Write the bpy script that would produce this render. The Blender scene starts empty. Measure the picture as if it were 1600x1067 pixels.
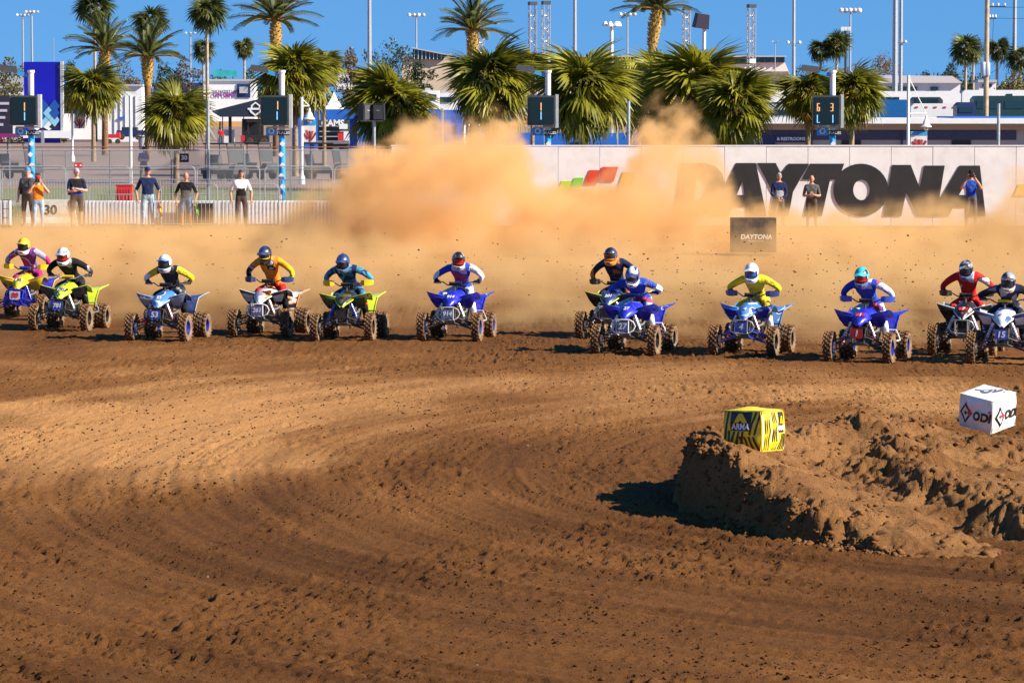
import bpy, bmesh, math, random
import numpy as np
from mathutils import Vector, Matrix, Euler
R = math.radians
PI = math.pi
rnd = random.Random(7)
scene = bpy.context.scene
COL = scene.collection
# ------------------------------------------------------------------ camera
CAM_H, FOC, HOR = 4.43, 6000.0, 165.0          # metres, focal length and horizon row in photo pixels
PITCH = math.atan((533.5 - HOR) / FOC)
cam_d = bpy.data.cameras.new('camera'); cam = bpy.data.objects.new('camera', cam_d); COL.objects.link(cam)
cam.location = (0, 0, CAM_H); cam.rotation_euler = (PI / 2 - PITCH, 0, 0)
cam_d.sensor_width = 36; cam_d.lens = 135; cam_d.clip_start = 1; cam_d.clip_end = 9000
scene.camera = cam
def at(px, py, Y):
    """the point of the place that lies Y metres in front of the stand, seen at photo pixel px, py"""
    u, v = (px - 800) / FOC, (533.5 - py) / FOC
    c, s = math.cos(PITCH), math.sin(PITCH)
    k = Y / (c + v * s)
    return Vector((u * k, Y, CAM_H + k * (v * c - s)))
def xat(px, Y): return (px - 800) / FOC * Y
# ------------------------------------------------------------------ sky and sun
SUN_EL, SUN_AZ = R(33), R(110)               # azimuth clockwise from +Y: right of the camera, a little behind it
sun_dir = Vector((math.sin(SUN_AZ) * math.cos(SUN_EL), math.cos(SUN_AZ) * math.cos(SUN_EL), math.sin(SUN_EL)))
world = bpy.data.worlds.new('World'); scene.world = world; world.use_nodes = True
wn, wl = world.node_tree.nodes, world.node_tree.links
wn.clear()
w_out = wn.new('ShaderNodeOutputWorld'); w_bg = wn.new('ShaderNodeBackground')
w_sky = wn.new('ShaderNodeTexSky'); w_sky.sky_type = 'NISHITA'; w_sky.sun_disc = False
w_sky.sun_elevation = SUN_EL; w_sky.sun_rotation = SUN_AZ
w_sky.air_density = 1.0; w_sky.dust_density = 0.0; w_sky.ozone_density = 3.0; w_sky.altitude = 0
w_tc = wn.new('ShaderNodeTexCoord'); w_map = wn.new('ShaderNodeMapping'); w_map.inputs['Location'].default_value = (0, 0, 0.26)
w_hs = wn.new('ShaderNodeHueSaturation'); w_hs.inputs['Saturation'].default_value = 1.28; w_hs.inputs['Value'].default_value = 1.0
wl.new(w_tc.outputs['Generated'], w_map.inputs['Vector']); wl.new(w_map.outputs[0], w_sky.inputs['Vector'])
wl.new(w_sky.outputs[0], w_hs.inputs['Color']); wl.new(w_hs.outputs[0], w_bg.inputs['Color'])
w_bg.inputs['Strength'].default_value = 0.092
wl.new(w_bg.outputs[0], w_out.inputs['Surface'])
sun_d = bpy.data.lights.new('sun', 'SUN'); sun_o = bpy.data.objects.new('sun', sun_d); COL.objects.link(sun_o)
sun_d.energy = 5.0; sun_d.angle = R(0.5); sun_d.color = (1.0, 0.91, 0.76)
sun_o.rotation_euler = (-sun_dir).to_track_quat('-Z', 'Y').to_euler(); sun_o.location = (60, -20, 60)
vs = scene.view_settings
vs.view_transform = 'Standard'; vs.look = 'None'; vs.exposure = 1.0; vs.gamma = 1.0; vs.use_curve_mapping = False
scene.render.engine = 'CYCLES'
cy = scene.cycles
cy.use_denoising = True; cy.denoiser = 'OPENIMAGEDENOISE'
cy.max_bounces = 10; cy.diffuse_bounces = 3; cy.glossy_bounces = 3; cy.transmission_bounces = 4; cy.transparent_max_bounces = 12; cy.volume_bounces = 8
cy.volume_step_rate = 2.0; cy.volume_preview_step_rate = 2.0; cy.volume_max_steps = 256
cy.caustics_reflective = False; cy.caustics_refractive = False
# ------------------------------------------------------------------ helpers
def tag(o, label=None, cat=None, group=None, kind=None):
    for k, v in (('label', label), ('category', cat), ('group', group), ('kind', kind)):
        if v: o[k] = v
    return o
def empty(name, loc=(0, 0, 0), rz=0.0, label=None, cat=None, group=None, scale=1.0):
    o = bpy.data.objects.new(name, None); COL.objects.link(o); o.empty_display_size = 0.2
    o.location = loc; o.rotation_euler = (0, 0, rz); o.scale = (scale,) * 3
    return tag(o, label, cat, group)
def lin(c):
    """an sRGB colour 0..255 as linear values"""
    return tuple(((x / 255) / 12.92 if x / 255 <= 0.04045 else ((x / 255 + 0.055) / 1.055) ** 2.4) for x in c)
MATS = {}
def mat(name, col, rough=0.6, metal=0.0, var=0.0, scale=6.0, bump=0.0, bdist=0.02, emit=None, coat=0.0, spec=0.5, dirt=0.0):
    """procedural material: a base colour with a little noise variation, dust and bump"""
    if name in MATS: return MATS[name]
    m = bpy.data.materials.new(name); m.use_nodes = True
    nt = m.node_tree; b = nt.nodes['Principled BSDF']
    b.inputs['Base Color'].default_value = (*col, 1); b.inputs['Roughness'].default_value = rough; b.inputs['Metallic'].default_value = metal
    b.inputs['Specular IOR Level'].default_value = spec
    if coat: b.inputs['Coat Weight'].default_value = coat; b.inputs['Coat Roughness'].default_value = 0.15
    if emit: b.inputs['Emission Color'].default_value = (*col, 1); b.inputs['Emission Strength'].default_value = emit
    if var or bump or dirt:
        tc = nt.nodes.new('ShaderNodeTexCoord')
        nz = nt.nodes.new('ShaderNodeTexNoise'); nz.inputs['Scale'].default_value = scale; nz.inputs['Detail'].default_value = 5
        nt.links.new(tc.outputs['Object'], nz.inputs['Vector'])
        if var:
            mx = nt.nodes.new('ShaderNodeMix'); mx.data_type = 'RGBA'; mx.clamp_factor = True
            mx.inputs['A'].default_value = (*[c * (1 - var) for c in col], 1); mx.inputs['B'].default_value = (*[min(1, c * (1 + var)) for c in col], 1)
            mr = nt.nodes.new('ShaderNodeMapRange'); mr.inputs['From Min'].default_value = 0.3; mr.inputs['From Max'].default_value = 0.7
            nt.links.new(nz.outputs['Fac'], mr.inputs['Value']); nt.links.new(mr.outputs[0], mx.inputs['Factor'])
            last = mx.outputs['Result']
            if dirt:
                n2 = nt.nodes.new('ShaderNodeTexNoise'); n2.inputs['Scale'].default_value = scale * 2.3; n2.inputs['Detail'].default_value = 8
                nt.links.new(tc.outputs['Object'], n2.inputs['Vector'])
                m2 = nt.nodes.new('ShaderNodeMapRange'); m2.inputs['From Min'].default_value = 0.48; m2.inputs['From Max'].default_value = 0.75; m2.inputs['To Max'].default_value = dirt
                nt.links.new(n2.outputs['Fac'], m2.inputs['Value'])
                mx2 = nt.nodes.new('ShaderNodeMix'); mx2.data_type = 'RGBA'; mx2.inputs['B'].default_value = (0.33, 0.19, 0.09, 1)
                nt.links.new(last, mx2.inputs['A']); nt.links.new(m2.outputs[0], mx2.inputs['Factor']); last = mx2.outputs['Result']
            nt.links.new(last, b.inputs['Base Color'])
        if bump:
            bp = nt.nodes.new('ShaderNodeBump'); bp.inputs['Strength'].default_value = bump; bp.inputs['Distance'].default_value = bdist
            nt.links.new(nz.outputs['Fac'], bp.inputs['Height']); nt.links.new(bp.outputs[0], b.inputs['Normal'])
    MATS[name] = m
    return m
def graphic(name, a, b, c=None, scale=5.0, dist=3.0, cut=0.5, rough=0.35, coat=0.25, dirt=0.25):
    """printed two or three colour graphics: hard-edged warped bands, with dust on top"""
    m = bpy.data.materials.new(name); m.use_nodes = True; nt = m.node_tree; N, L = nt.nodes.new, nt.links.new; p = nt.nodes['Principled BSDF']; p.inputs['Roughness'].default_value = rough; p.inputs['Coat Weight'].default_value = coat
    tc = N('ShaderNodeTexCoord'); oi = N('ShaderNodeObjectInfo'); mp = N('ShaderNodeMapping'); mp.inputs['Scale'].default_value = (1.0, .55, 1.7); mp.inputs['Rotation'].default_value = (.3, .5, .4); L(tc.outputs['Object'], mp.inputs['Vector']); va = N('ShaderNodeVectorMath'); L(mp.outputs[0], va.inputs[0]); L(oi.outputs['Random'], va.inputs[1])
    nz = N('ShaderNodeTexNoise'); nz.inputs['Scale'].default_value = scale * 1.7; nz.inputs['Detail'].default_value = 0.0; nz.inputs['Distortion'].default_value = dist * .12; L(va.outputs[0], nz.inputs['Vector']); w = N('ShaderNodeMapRange'); w.inputs['From Min'].default_value = .25; w.inputs['From Max'].default_value = .75; L(nz.outputs['Fac'], w.inputs['Value'])
    r = N('ShaderNodeValToRGB'); r.color_ramp.interpolation = 'CONSTANT'; e = r.color_ramp.elements; e[0].color = (*a, 1); e[1].position = cut; e[1].color = (*b, 1)
    if c: k = e.new(min(.90, cut + .16)); k.color = (*c, 1)
    L(w.outputs[0], r.inputs['Fac']); n = N('ShaderNodeTexNoise'); n.inputs['Scale'].default_value = 14; n.inputs['Detail'].default_value = 8; L(tc.outputs['Object'], n.inputs['Vector'])
    mr = N('ShaderNodeMapRange'); mr.inputs['From Min'].default_value = .48; mr.inputs['From Max'].default_value = .75; mr.inputs['To Max'].default_value = dirt; L(n.outputs['Fac'], mr.inputs['Value'])
    mx = N('ShaderNodeMix'); mx.data_type = 'RGBA'; mx.inputs['B'].default_value = (.33, .18, .08, 1); L(r.outputs[0], mx.inputs['A']); L(mr.outputs[0], mx.inputs['Factor']); L(mx.outputs['Result'], p.inputs['Base Color'])
    if not coat:
        nf = N('ShaderNodeTexNoise'); nf.inputs['Scale'].default_value = 9; nf.inputs['Detail'].default_value = 2; nf.inputs['Distortion'].default_value = 1.5; L(tc.outputs['Object'], nf.inputs['Vector']); bp = N('ShaderNodeBump'); bp.inputs['Strength'].default_value = .8; bp.inputs['Distance'].default_value = .05; L(nf.outputs['Fac'], bp.inputs['Height']); L(bp.outputs[0], p.inputs['Normal'])
    return m
class MB:
    """collects simple shapes; build() links them as ONE mesh object"""
    def __init__(s): s.v = []; s.f = []; s.mi = []; s.cur = 0
    def add(s, vs, fs):
        b = len(s.v); s.v.extend([tuple(x) for x in vs]); s.f.extend([tuple(i + b for i in f) for f in fs]); s.mi.extend([s.cur] * len(fs)); return s
    def box(s, c, d, rot=None, taper=1.0):
        x, y, z = d[0] / 2, d[1] / 2, d[2] / 2; t = taper
        vs = [Vector(p) for p in ((-x, -y, -z), (x, -y, -z), (x, y, -z), (-x, y, -z), (-x * t, -y * t, z), (x * t, -y * t, z), (x * t, y * t, z), (-x * t, y * t, z))]
        if rot is not None:
            m = Euler(rot).to_matrix(); vs = [m @ v for v in vs]
        c = Vector(c)
        return s.add([v + c for v in vs], [(0, 3, 2, 1), (4, 5, 6, 7), (0, 1, 5, 4), (1, 2, 6, 5), (2, 3, 7, 6), (3, 0, 4, 7)])
    def tube(s, pts, r, n=8, closed=False, r2=None, cap=True):
        pts = [Vector(p) for p in pts]; m = len(pts); rings = []
        up = Vector((0, 0, 1)); prev = None
        for i, p in enumerate(pts):
            if closed: t = pts[(i + 1) % m] - pts[i - 1]
            else: t = pts[min(i + 1, m - 1)] - pts[max(i - 1, 0)]
            t.normalize()
            a = prev if prev is not None else (Vector((1, 0, 0)) if abs(t.z) > 0.9 else up)
            a = a - t * a.dot(t)
            if a.length < 1e-5: a = t.orthogonal()
            a.normalize(); b = t.cross(a); prev = a
            if isinstance(r, (list, tuple)): rr = r[i]
            else: rr = r if r2 is None else r + (r2 - r) * i / max(1, m - 1)
            rings.append([p + (a * math.cos(2 * PI * k / n) + b * math.sin(2 * PI * k / n)) * rr for k in range(n)])
        vs = [v for q in rings for v in q]; fs = []
        for i in range(m if closed else m - 1):
            j = (i + 1) % m
            for k in range(n): fs.append((i * n + k, i * n + (k + 1) % n, j * n + (k + 1) % n, j * n + k))
        if cap and not closed: fs.append(tuple(range(n - 1, -1, -1))); fs.append(tuple(range((m - 1) * n, m * n)))
        return s.add(vs, fs)
    def lathe(s, prof, n=16, c=(0, 0, 0), axis='Z', caps=True):
        vs = []; fs = []; m = len(prof)
        for r, h in prof:
            for k in range(n):
                a = 2 * PI * k / n; p = (r * math.cos(a), r * math.sin(a), h)
                if axis == 'X': p = (p[2], p[0], p[1])
                elif axis == 'Y': p = (p[1], p[2], p[0])
                vs.append(Vector(p) + Vector(c))
        for i in range(m - 1):
            for k in range(n): fs.append((i * n + k, i * n + (k + 1) % n, (i + 1) * n + (k + 1) % n, (i + 1) * n + k))
        if caps: fs.append(tuple(range(n - 1, -1, -1))); fs.append(tuple(range((m - 1) * n, m * n)))
        return s.add(vs, fs)
    def prism(s, poly, th, to=None):
        """a polygon given as (x, z), extruded th along +y; to maps a point to its place"""
        n = len(poly)
        vs = [Vector((x, 0, z)) for x, z in poly] + [Vector((x, th, z)) for x, z in poly]
        if to: vs = [to(v) for v in vs]
        fs = [tuple(range(n)), tuple(range(2 * n - 1, n - 1, -1))] + [((i + 1) % n, i, i + n, (i + 1) % n + n) for i in range(n)]
        return s.add(vs, fs)
    def sheet(s, pts, off):
        """a bent plate: quad grid rows of points, thickened by the vector off"""
        rows, cols = len(pts), len(pts[0]); top = [Vector(p) for q in pts for p in q]; bot = [p + Vector(off) for p in top]
        N = rows * cols; fs = []
        for i in range(rows - 1):
            for j in range(cols - 1):
                a = i * cols + j; fs.append((a, a + 1, a + cols + 1, a + cols)); fs.append((N + a, N + a + cols, N + a + cols + 1, N + a + 1))
        rim = [j for j in range(cols)] + [i * cols + cols - 1 for i in range(1, rows)] + [(rows - 1) * cols + j for j in range(cols - 2, -1, -1)] + [i * cols for i in range(rows - 2, 0, -1)]
        for a, b in zip(rim, rim[1:] + rim[:1]): fs.append((b, a, N + a, N + b))
        return s.add(top + bot, fs)
    def mesh(s, name, mats, smooth=False):
        me = bpy.data.meshes.new(name); me.from_pydata(s.v, [], s.f)
        for m in (mats if isinstance(mats, (list, tuple)) else [mats]): me.materials.append(m)
        if max(s.mi, default=0): me.polygons.foreach_set('material_index', s.mi)
        if smooth: me.polygons.foreach_set('use_smooth', [True] * len(me.polygons)); me.set_sharp_from_angle(angle=R(40))
        me.update(); return me
    def build(s, name, mats, parent=None, smooth=False, loc=None, rot=None):
        o = bpy.data.objects.new(name, s.mesh(name, mats, smooth)); COL.objects.link(o); o.parent = parent
        if loc is not None: o.location = loc
        if rot is not None: o.rotation_euler = rot
        return o
def mobj(name, me, parent=None, loc=None, rot=None, scale=None):
    o = bpy.data.objects.new(name, me); COL.objects.link(o); o.parent = parent
    if loc is not None: o.location = loc
    if rot is not None: o.rotation_euler = rot
    if scale is not None: o.scale = scale if hasattr(scale, '__len__') else (scale,) * 3
    return o
def text_mesh(txt, size, bold=0.0, shear=0.0, depth=0.004, sx=1.0, spacing=1.0):
    """lettering as a flat mesh standing in the xz plane, facing -y, centred"""
    cu = bpy.data.curves.new('txt', 'FONT'); cu.body = txt; cu.size = size; cu.align_x = 'CENTER'; cu.align_y = 'CENTER'
    cu.offset = bold; cu.shear = shear; cu.extrude = depth / 2; cu.resolution_u = 3; cu.space_character = spacing
    o = bpy.data.objects.new('txt', cu); COL.objects.link(o)
    dg = bpy.context.evaluated_depsgraph_get(); me = bpy.data.meshes.new_from_object(o.evaluated_get(dg))
    bpy.data.objects.remove(o); bpy.data.curves.remove(cu)
    me.transform(Matrix.Scale(sx, 4, (1, 0, 0))); me.transform(Matrix.Rotation(PI / 2, 4, 'X'))
    return me
def text_obj(txt, size, m, parent, loc, rot=(0, 0, 0), name='lettering', **kw):
    me = text_mesh(txt, size, **kw); me.materials.clear(); me.materials.append(m)
    return mobj(name, me, parent, loc, rot)
# value noise in numpy for terrain
def _hash(ix, iy, seed):
    n = (ix * 374761393 + iy * 668265263 + seed * 362437) & 0xffffffff
    n = ((n ^ (n >> 13)) * 1274126177) & 0xffffffff
    return ((n ^ (n >> 16)) & 0xffff) / 65535.0
def vnoise(x, y, seed=0):
    ix = np.floor(x).astype(np.int64); iy = np.floor(y).astype(np.int64); fx = x - ix; fy = y - iy
    fx = fx * fx * (3 - 2 * fx); fy = fy * fy * (3 - 2 * fy)
    a = _hash(ix, iy, seed); b = _hash(ix + 1, iy, seed); c = _hash(ix, iy + 1, seed); d = _hash(ix + 1, iy + 1, seed)
    return (a * (1 - fx) + b * fx) * (1 - fy) + (c * (1 - fx) + d * fx) * fy
def fbm(x, y, seed=0, oct=4, gain=0.5):
    s = 0; a = 1; t = 0
    for i in range(oct): s = s + a * vnoise(x * 2 ** i, y * 2 ** i, seed + i * 17); t += a; a *= gain
    return s / t
def crumb(x, y, seed=0, oct=4, gain=0.6):
    """crumbly relief: creased noise, each octave turned"""
    t = 0; n = 0; a = 1
    for i in range(oct):
        c, d = math.cos(.9 * i + .4), math.sin(.9 * i + .4); f = 1.9 ** i
        t = t + a * np.abs(2 * vnoise((x * c - y * d) * f + 50, (x * d + y * c) * f + 90, seed + 7 * i) - 1); n += a; a *= gain
    return t / n
def sstep(a, b, x):
    t = np.clip((x - a) / (b - a), 0, 1); return t * t * (3 - 2 * t)
# ------------------------------------------------------------------ ground
def base_z(Y):
    Y = np.asarray(Y, float)
    return 0.65 * sstep(74, 117, Y) - 0.10 * sstep(200, 330, Y)
def turn_r(X, Y): return np.hypot((X - 8.5), (Y - 47) * 0.72), np.arctan2((Y - 47) * 0.72, X - 8.5)
def ground_z(X, Y):
    X = np.asarray(X, float); Y = np.asarray(Y, float)
    r, th = turn_r(X, Y)
    near = 1 - sstep(78, 90, Y)
    rut = fbm(r * 2.3 + 40, th * 2.2 + 9, 3, 3) - 0.5
    fine = fbm(r * 11 + 10, th * 5 + 9, 5, 2) - 0.5
    lump = .5 - crumb(X * 7 + 100, Y * 4.2 + 50, 8, 3, 0.7)
    rough = sstep(0.45, 0.7, fbm(X * 0.8 + 31, Y * 0.35 + 7, 12, 3))
    swell = fbm(X * 0.25 + 60, Y * 0.12 + 11, 21, 2) - 0.5
    cl = np.maximum(0, fbm(X * 15 + 5, Y * 8 + 3, 33, 2, 0.6) - 0.60)
    arc = th * r; band = sstep(.56, .66, vnoise(r * 1.7 + 4, th * 1.1 + 60, 37)) * (1 - sstep(60, 72, Y)); tread = band * np.sin(arc * (2 * PI / .13)) * np.sin(r * (2 * PI / .19) + 1.5 * np.sin(arc * 3))
    return base_z(Y) + near * (0.011 * tread + 0.072 * rut + 0.036 * fine + lump * (0.036 + 0.05 * rough) + 0.09 * swell + cl * (0.05 + 0.10 * rough))
def gz(X, Y): return float(ground_z(np.array([X]), np.array([Y]))[0])
def grid_mesh(name, xs, ys, zf, mats, attrs=None):
    nx, ny = len(xs), len(ys)
    X, Y = np.meshgrid(xs, ys); Z = zf(X, Y)
    me = bpy.data.meshes.new(name); me.vertices.add(nx * ny)
    me.vertices.foreach_set('co', np.stack([X, Y, Z], -1).astype(np.float32).ravel())
    i, j = np.meshgrid(np.arange(nx - 1), np.arange(ny - 1)); a = (j * nx + i).ravel()
    q = np.stack([a, a + 1, a + nx + 1, a + nx], -1).astype(np.int32)
    me.loops.add(q.size); me.loops.foreach_set('vertex_index', q.ravel())
    me.polygons.add(len(q)); me.polygons.foreach_set('loop_start', np.arange(0, q.size, 4, dtype=np.int32)); me.polygons.foreach_set('loop_total', np.full(len(q), 4, np.int32))
    me.polygons.foreach_set('use_smooth', np.ones(len(q), bool))
    for k, f in (attrs or {}).items():
        at_ = me.attributes.new(k, 'FLOAT', 'POINT'); at_.data.foreach_set('value', f(X, Y, Z).astype(np.float32).ravel())
    me.materials.append(mats); me.update(calc_edges=True); me.validate()
    return me
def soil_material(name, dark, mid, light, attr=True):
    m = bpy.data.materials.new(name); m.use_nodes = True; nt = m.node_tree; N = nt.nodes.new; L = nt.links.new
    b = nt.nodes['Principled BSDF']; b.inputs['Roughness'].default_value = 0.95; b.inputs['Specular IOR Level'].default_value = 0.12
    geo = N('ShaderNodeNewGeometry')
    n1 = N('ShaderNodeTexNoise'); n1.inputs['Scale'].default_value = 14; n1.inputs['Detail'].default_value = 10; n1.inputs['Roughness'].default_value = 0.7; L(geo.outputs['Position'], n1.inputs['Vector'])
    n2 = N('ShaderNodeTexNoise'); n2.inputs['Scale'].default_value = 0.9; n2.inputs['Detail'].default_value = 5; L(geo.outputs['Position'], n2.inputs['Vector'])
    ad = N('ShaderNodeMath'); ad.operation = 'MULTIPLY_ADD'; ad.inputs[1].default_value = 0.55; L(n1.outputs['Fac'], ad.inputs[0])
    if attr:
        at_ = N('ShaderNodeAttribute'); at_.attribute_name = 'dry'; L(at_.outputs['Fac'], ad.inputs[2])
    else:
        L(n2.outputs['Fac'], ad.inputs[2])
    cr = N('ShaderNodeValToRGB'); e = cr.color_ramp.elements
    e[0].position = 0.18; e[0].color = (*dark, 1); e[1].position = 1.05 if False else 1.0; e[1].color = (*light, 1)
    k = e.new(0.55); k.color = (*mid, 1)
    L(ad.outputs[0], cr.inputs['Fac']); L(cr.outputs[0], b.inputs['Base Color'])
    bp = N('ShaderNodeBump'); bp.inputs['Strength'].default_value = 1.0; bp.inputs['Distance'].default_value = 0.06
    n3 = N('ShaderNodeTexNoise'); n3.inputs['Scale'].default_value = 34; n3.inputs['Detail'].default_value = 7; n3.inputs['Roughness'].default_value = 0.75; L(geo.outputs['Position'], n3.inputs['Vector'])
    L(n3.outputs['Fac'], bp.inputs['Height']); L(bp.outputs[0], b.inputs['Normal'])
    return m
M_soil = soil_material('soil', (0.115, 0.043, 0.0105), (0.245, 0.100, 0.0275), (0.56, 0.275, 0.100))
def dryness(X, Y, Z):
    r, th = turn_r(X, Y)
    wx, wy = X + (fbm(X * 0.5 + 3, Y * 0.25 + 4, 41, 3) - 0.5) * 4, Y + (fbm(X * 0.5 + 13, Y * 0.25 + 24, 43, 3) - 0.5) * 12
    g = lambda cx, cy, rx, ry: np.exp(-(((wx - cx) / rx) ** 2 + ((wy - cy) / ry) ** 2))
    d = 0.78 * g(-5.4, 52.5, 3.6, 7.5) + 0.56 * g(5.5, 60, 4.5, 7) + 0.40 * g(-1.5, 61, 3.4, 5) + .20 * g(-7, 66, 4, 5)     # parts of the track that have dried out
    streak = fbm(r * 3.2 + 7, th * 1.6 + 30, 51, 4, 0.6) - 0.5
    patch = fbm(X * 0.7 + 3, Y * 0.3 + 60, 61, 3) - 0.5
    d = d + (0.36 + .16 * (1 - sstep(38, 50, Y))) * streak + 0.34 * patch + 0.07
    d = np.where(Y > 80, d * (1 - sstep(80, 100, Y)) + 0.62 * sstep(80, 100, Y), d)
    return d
ys = [29.0]
while ys[-1] < 78: ys.append(ys[-1] + max(0.035, ys[-1] ** 2 / (3840 * 4.43) * 0.95))
ys = np.array([-60, -20, 0, 15, 24, 26, 28] + ys + list(np.linspace(80, 130, 51)) + [135, 145, 160, 175, 190, 210, 240, 280, 320, 380, 500, 800, 1500, 3500, 8000])
xs = np.concatenate([[-4000, -1500, -500, -200, -80, -40, -24, -16, -12, -10.5], np.arange(-9.5, 9.51, 0.0245), [10.5, 12, 16, 24, 40, 80, 200, 500, 1500, 4000]])
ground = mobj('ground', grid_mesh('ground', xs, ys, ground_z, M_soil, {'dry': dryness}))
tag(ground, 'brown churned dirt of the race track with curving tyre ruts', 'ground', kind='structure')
# the heap of earth on the inside of the turn
XL_Y = [36.8, 38.0, 38.8, 40.0, 41.2, 42.3, 43.6, 44.6, 45.6, 47.0, 49.0, 51.0, 53.0]
XL_X = [4.6, 3.35, 2.85, 2.40, 2.10, 1.95, 1.88, 2.15, 2.7, 3.3, 4.0, 5.2, 7.0]
def cells(x, y, seed=0):
    """distance to the nearest of scattered points: blocky clods"""
    ix = np.floor(x).astype(np.int64); iy = np.floor(y).astype(np.int64); best = np.full(np.shape(x), 9.0)
    for i in (-1, 0, 1):
        for j in (-1, 0, 1):
            px = ix + i + _hash(ix + i, iy + j, seed); py = iy + j + _hash(ix + i, iy + j, seed + 5); best = np.minimum(best, np.hypot(px - x, py - y))
    return np.clip(best, 0, 1)
def mound_h(X, Y):
    xl = np.interp(Y, XL_Y, XL_X) + (fbm(Y * 1.6 + 9, Y * 0 + 3, 71, 4, .6) - 0.5) * 0.55
    top = np.interp(Y, [36.8, 37.6, 38.6, 39.8, 41.0, 42.4, 43.9, 44.9, 46.0, 47.2, 48.2, 49.4, 51, 53], [0, 0.04, 0.16, 0.36, 0.57, 0.68, 0.66, 0.53, 0.46, 0.46, 0.44, 0.28, 0.06, 0])
    u = X - xl; ub = np.interp(Y, [38, 39.6, 44.6, 46, 48], [2.9, 2.8, 2.5, 1.8, .7])
    prof = sstep(-0.05, 0.22, u) * (1 - .50 * sstep(.35, 1.5, u) - .36 * sstep(1.5, 4.2, u))
    ridge = .17 * np.exp(-((u - ub) / .34) ** 2) - .09 * np.exp(-((u - ub + .75) / .34) ** 2) * sstep(.3, .9, u)
    h = top * prof + sstep(37.2, 39.0, Y) * (1 - sstep(47.5, 50, Y)) * ridge
    near = sstep(0.0, 0.16, h)
    wx, wy = X + .3 * fbm(X * 2, Y * 2, 5, 2), Y + .4 * fbm(X * 2, Y * 2, 15, 2)
    c1, c2, c3 = (0.34 - cells(wx * a, wy * b, q) ** 2 for a, b, q in ((3.1, 1.9, 4), (7.5, 4.6, 14), (17, 10, 24)))
    clod = sstep(.38, .68, fbm(X * 1.2 + 3, Y * .8 + 8, 83, 3)); edge = np.exp(-((u - .25) / .4) ** 2) + np.exp(-((u - ub) / .5) ** 2)
    lump = fbm(X * 2.2 + 11, Y * 1.4 + 4, 77, 4, 0.6) - 0.5
    amp = np.clip(.30 + .7 * clod + .6 * edge, 0, 1.5)
    cr = .38 - crumb(X * 2.4 + 7, Y * 1.6 + 2, 95, 5, .68)
    return h + near * (0.12 * lump + amp * (0.06 * c1 + .05 * c2 + .04 * c3 + .26 * cr))
def mound_z(X, Y):
    h = mound_h(X, Y)
    return base_z(Y) + h - .10 * (1 - sstep(.0, .12, h))
def mz(X, Y): return max(gz(X, Y), float(mound_z(np.array([X]), np.array([Y]))[0]))
M_mound = soil_material('mound_soil', (0.065, 0.026, 0.0075), (0.195, 0.084, 0.027), (0.40, 0.195, 0.073), attr=False)
mys = [36.4]
while mys[-1] < 53.6: mys.append(mys[-1] + mys[-1] ** 2 / (3840 * 4.43) * 0.6)
mound = mobj('dirt_mound', grid_mesh('dirt_mound', np.arange(1.3, 10.5, 0.0235), np.array(mys), mound_z, M_mound))
tag(mound, 'rough heap of brown earth with a steep shaded left face', 'mound', kind='structure')
# loose clods: too many to count
ico = [Vector(v) for v in ((0, 0, 1), (0.894, 0, 0.447), (0.276, 0.851, 0.447), (-0.724, 0.526, 0.447), (-0.724, -0.526, 0.447), (0.276, -0.851, 0.447), (0.724, 0.526, -0.447), (-0.276, 0.851, -0.447), (-0.894, 0, -0.447), (-0.276, -0.851, -0.447), (0.724, -0.526, -0.447), (0, 0, -1))]
icof = [(0, 1, 2), (0, 2, 3), (0, 3, 4), (0, 4, 5), (0, 5, 1), (1, 6, 2), (2, 7, 3), (3, 8, 4), (4, 9, 5), (5, 10, 1), (2, 6, 7), (3, 7, 8), (4, 8, 9), (5, 9, 10), (1, 10, 6), (11, 7, 6), (11, 8, 7), (11, 9, 8), (11, 10, 9), (11, 6, 10)]
def _sub():
    vs = [v.normalized() for v in ico]; fs = []; mid = {}
    def md(a, b):
        k = (min(a, b), max(a, b))
        if k not in mid: mid[k] = len(vs); vs.append(((vs[a] + vs[b]) / 2).normalized())
        return mid[k]
    for a, b, c in icof: ab, bc, ca = md(a, b), md(b, c), md(c, a); fs.extend([(a, ab, ca), (b, bc, ab), (c, ca, bc), (ab, bc, ca)])
    return vs, fs
ico2, icof2 = _sub()
def rocks(name, P, S, m, seed, hi=False):
    rg = np.random.default_rng(seed); P = np.asarray(P, float); n = len(P); base = np.array([v[:] for v in (ico2 if hi else ico)]); nv = len(base); FF = icof2 if hi else icof
    j = 1 + (rg.random((n, nv, 1)) - 0.5) * (0.55 if hi else 0.95)
    q = base[None] * j * np.asarray(S)[:, None, None] * np.stack([0.8 + 0.6 * rg.random(n), 0.8 + 0.6 * rg.random(n), 0.55 + 0.35 * rg.random(n)], -1)[:, None, :]
    a = rg.random(n) * 6.28; c, s = np.cos(a)[:, None], np.sin(a)[:, None]
    q = np.stack([q[..., 0] * c - q[..., 1] * s, q[..., 0] * s + q[..., 1] * c, q[..., 2]], -1) + P[:, None, :]
    f = (np.array(FF)[None] + (np.arange(n) * nv)[:, None, None]).reshape(-1, 3)
    me = bpy.data.meshes.new(name); me.vertices.add(n * nv); me.vertices.foreach_set('co', q.astype(np.float32).ravel())
    me.loops.add(f.size); me.loops.foreach_set('vertex_index', f.astype(np.int32).ravel()); me.polygons.add(len(f))
    me.polygons.foreach_set('loop_start', np.arange(0, f.size, 3, dtype=np.int32)); me.polygons.foreach_set('loop_total', np.full(len(f), 3, np.int32))
    me.materials.append(m); me.update(calc_edges=True); return mobj(name, me)
rg = np.random.default_rng(5)
M_clod = mat('clod', (0.070, 0.028, 0.009), 0.95, var=0.35, scale=3, bump=0.6, spec=0.1)
n = 26000
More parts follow.
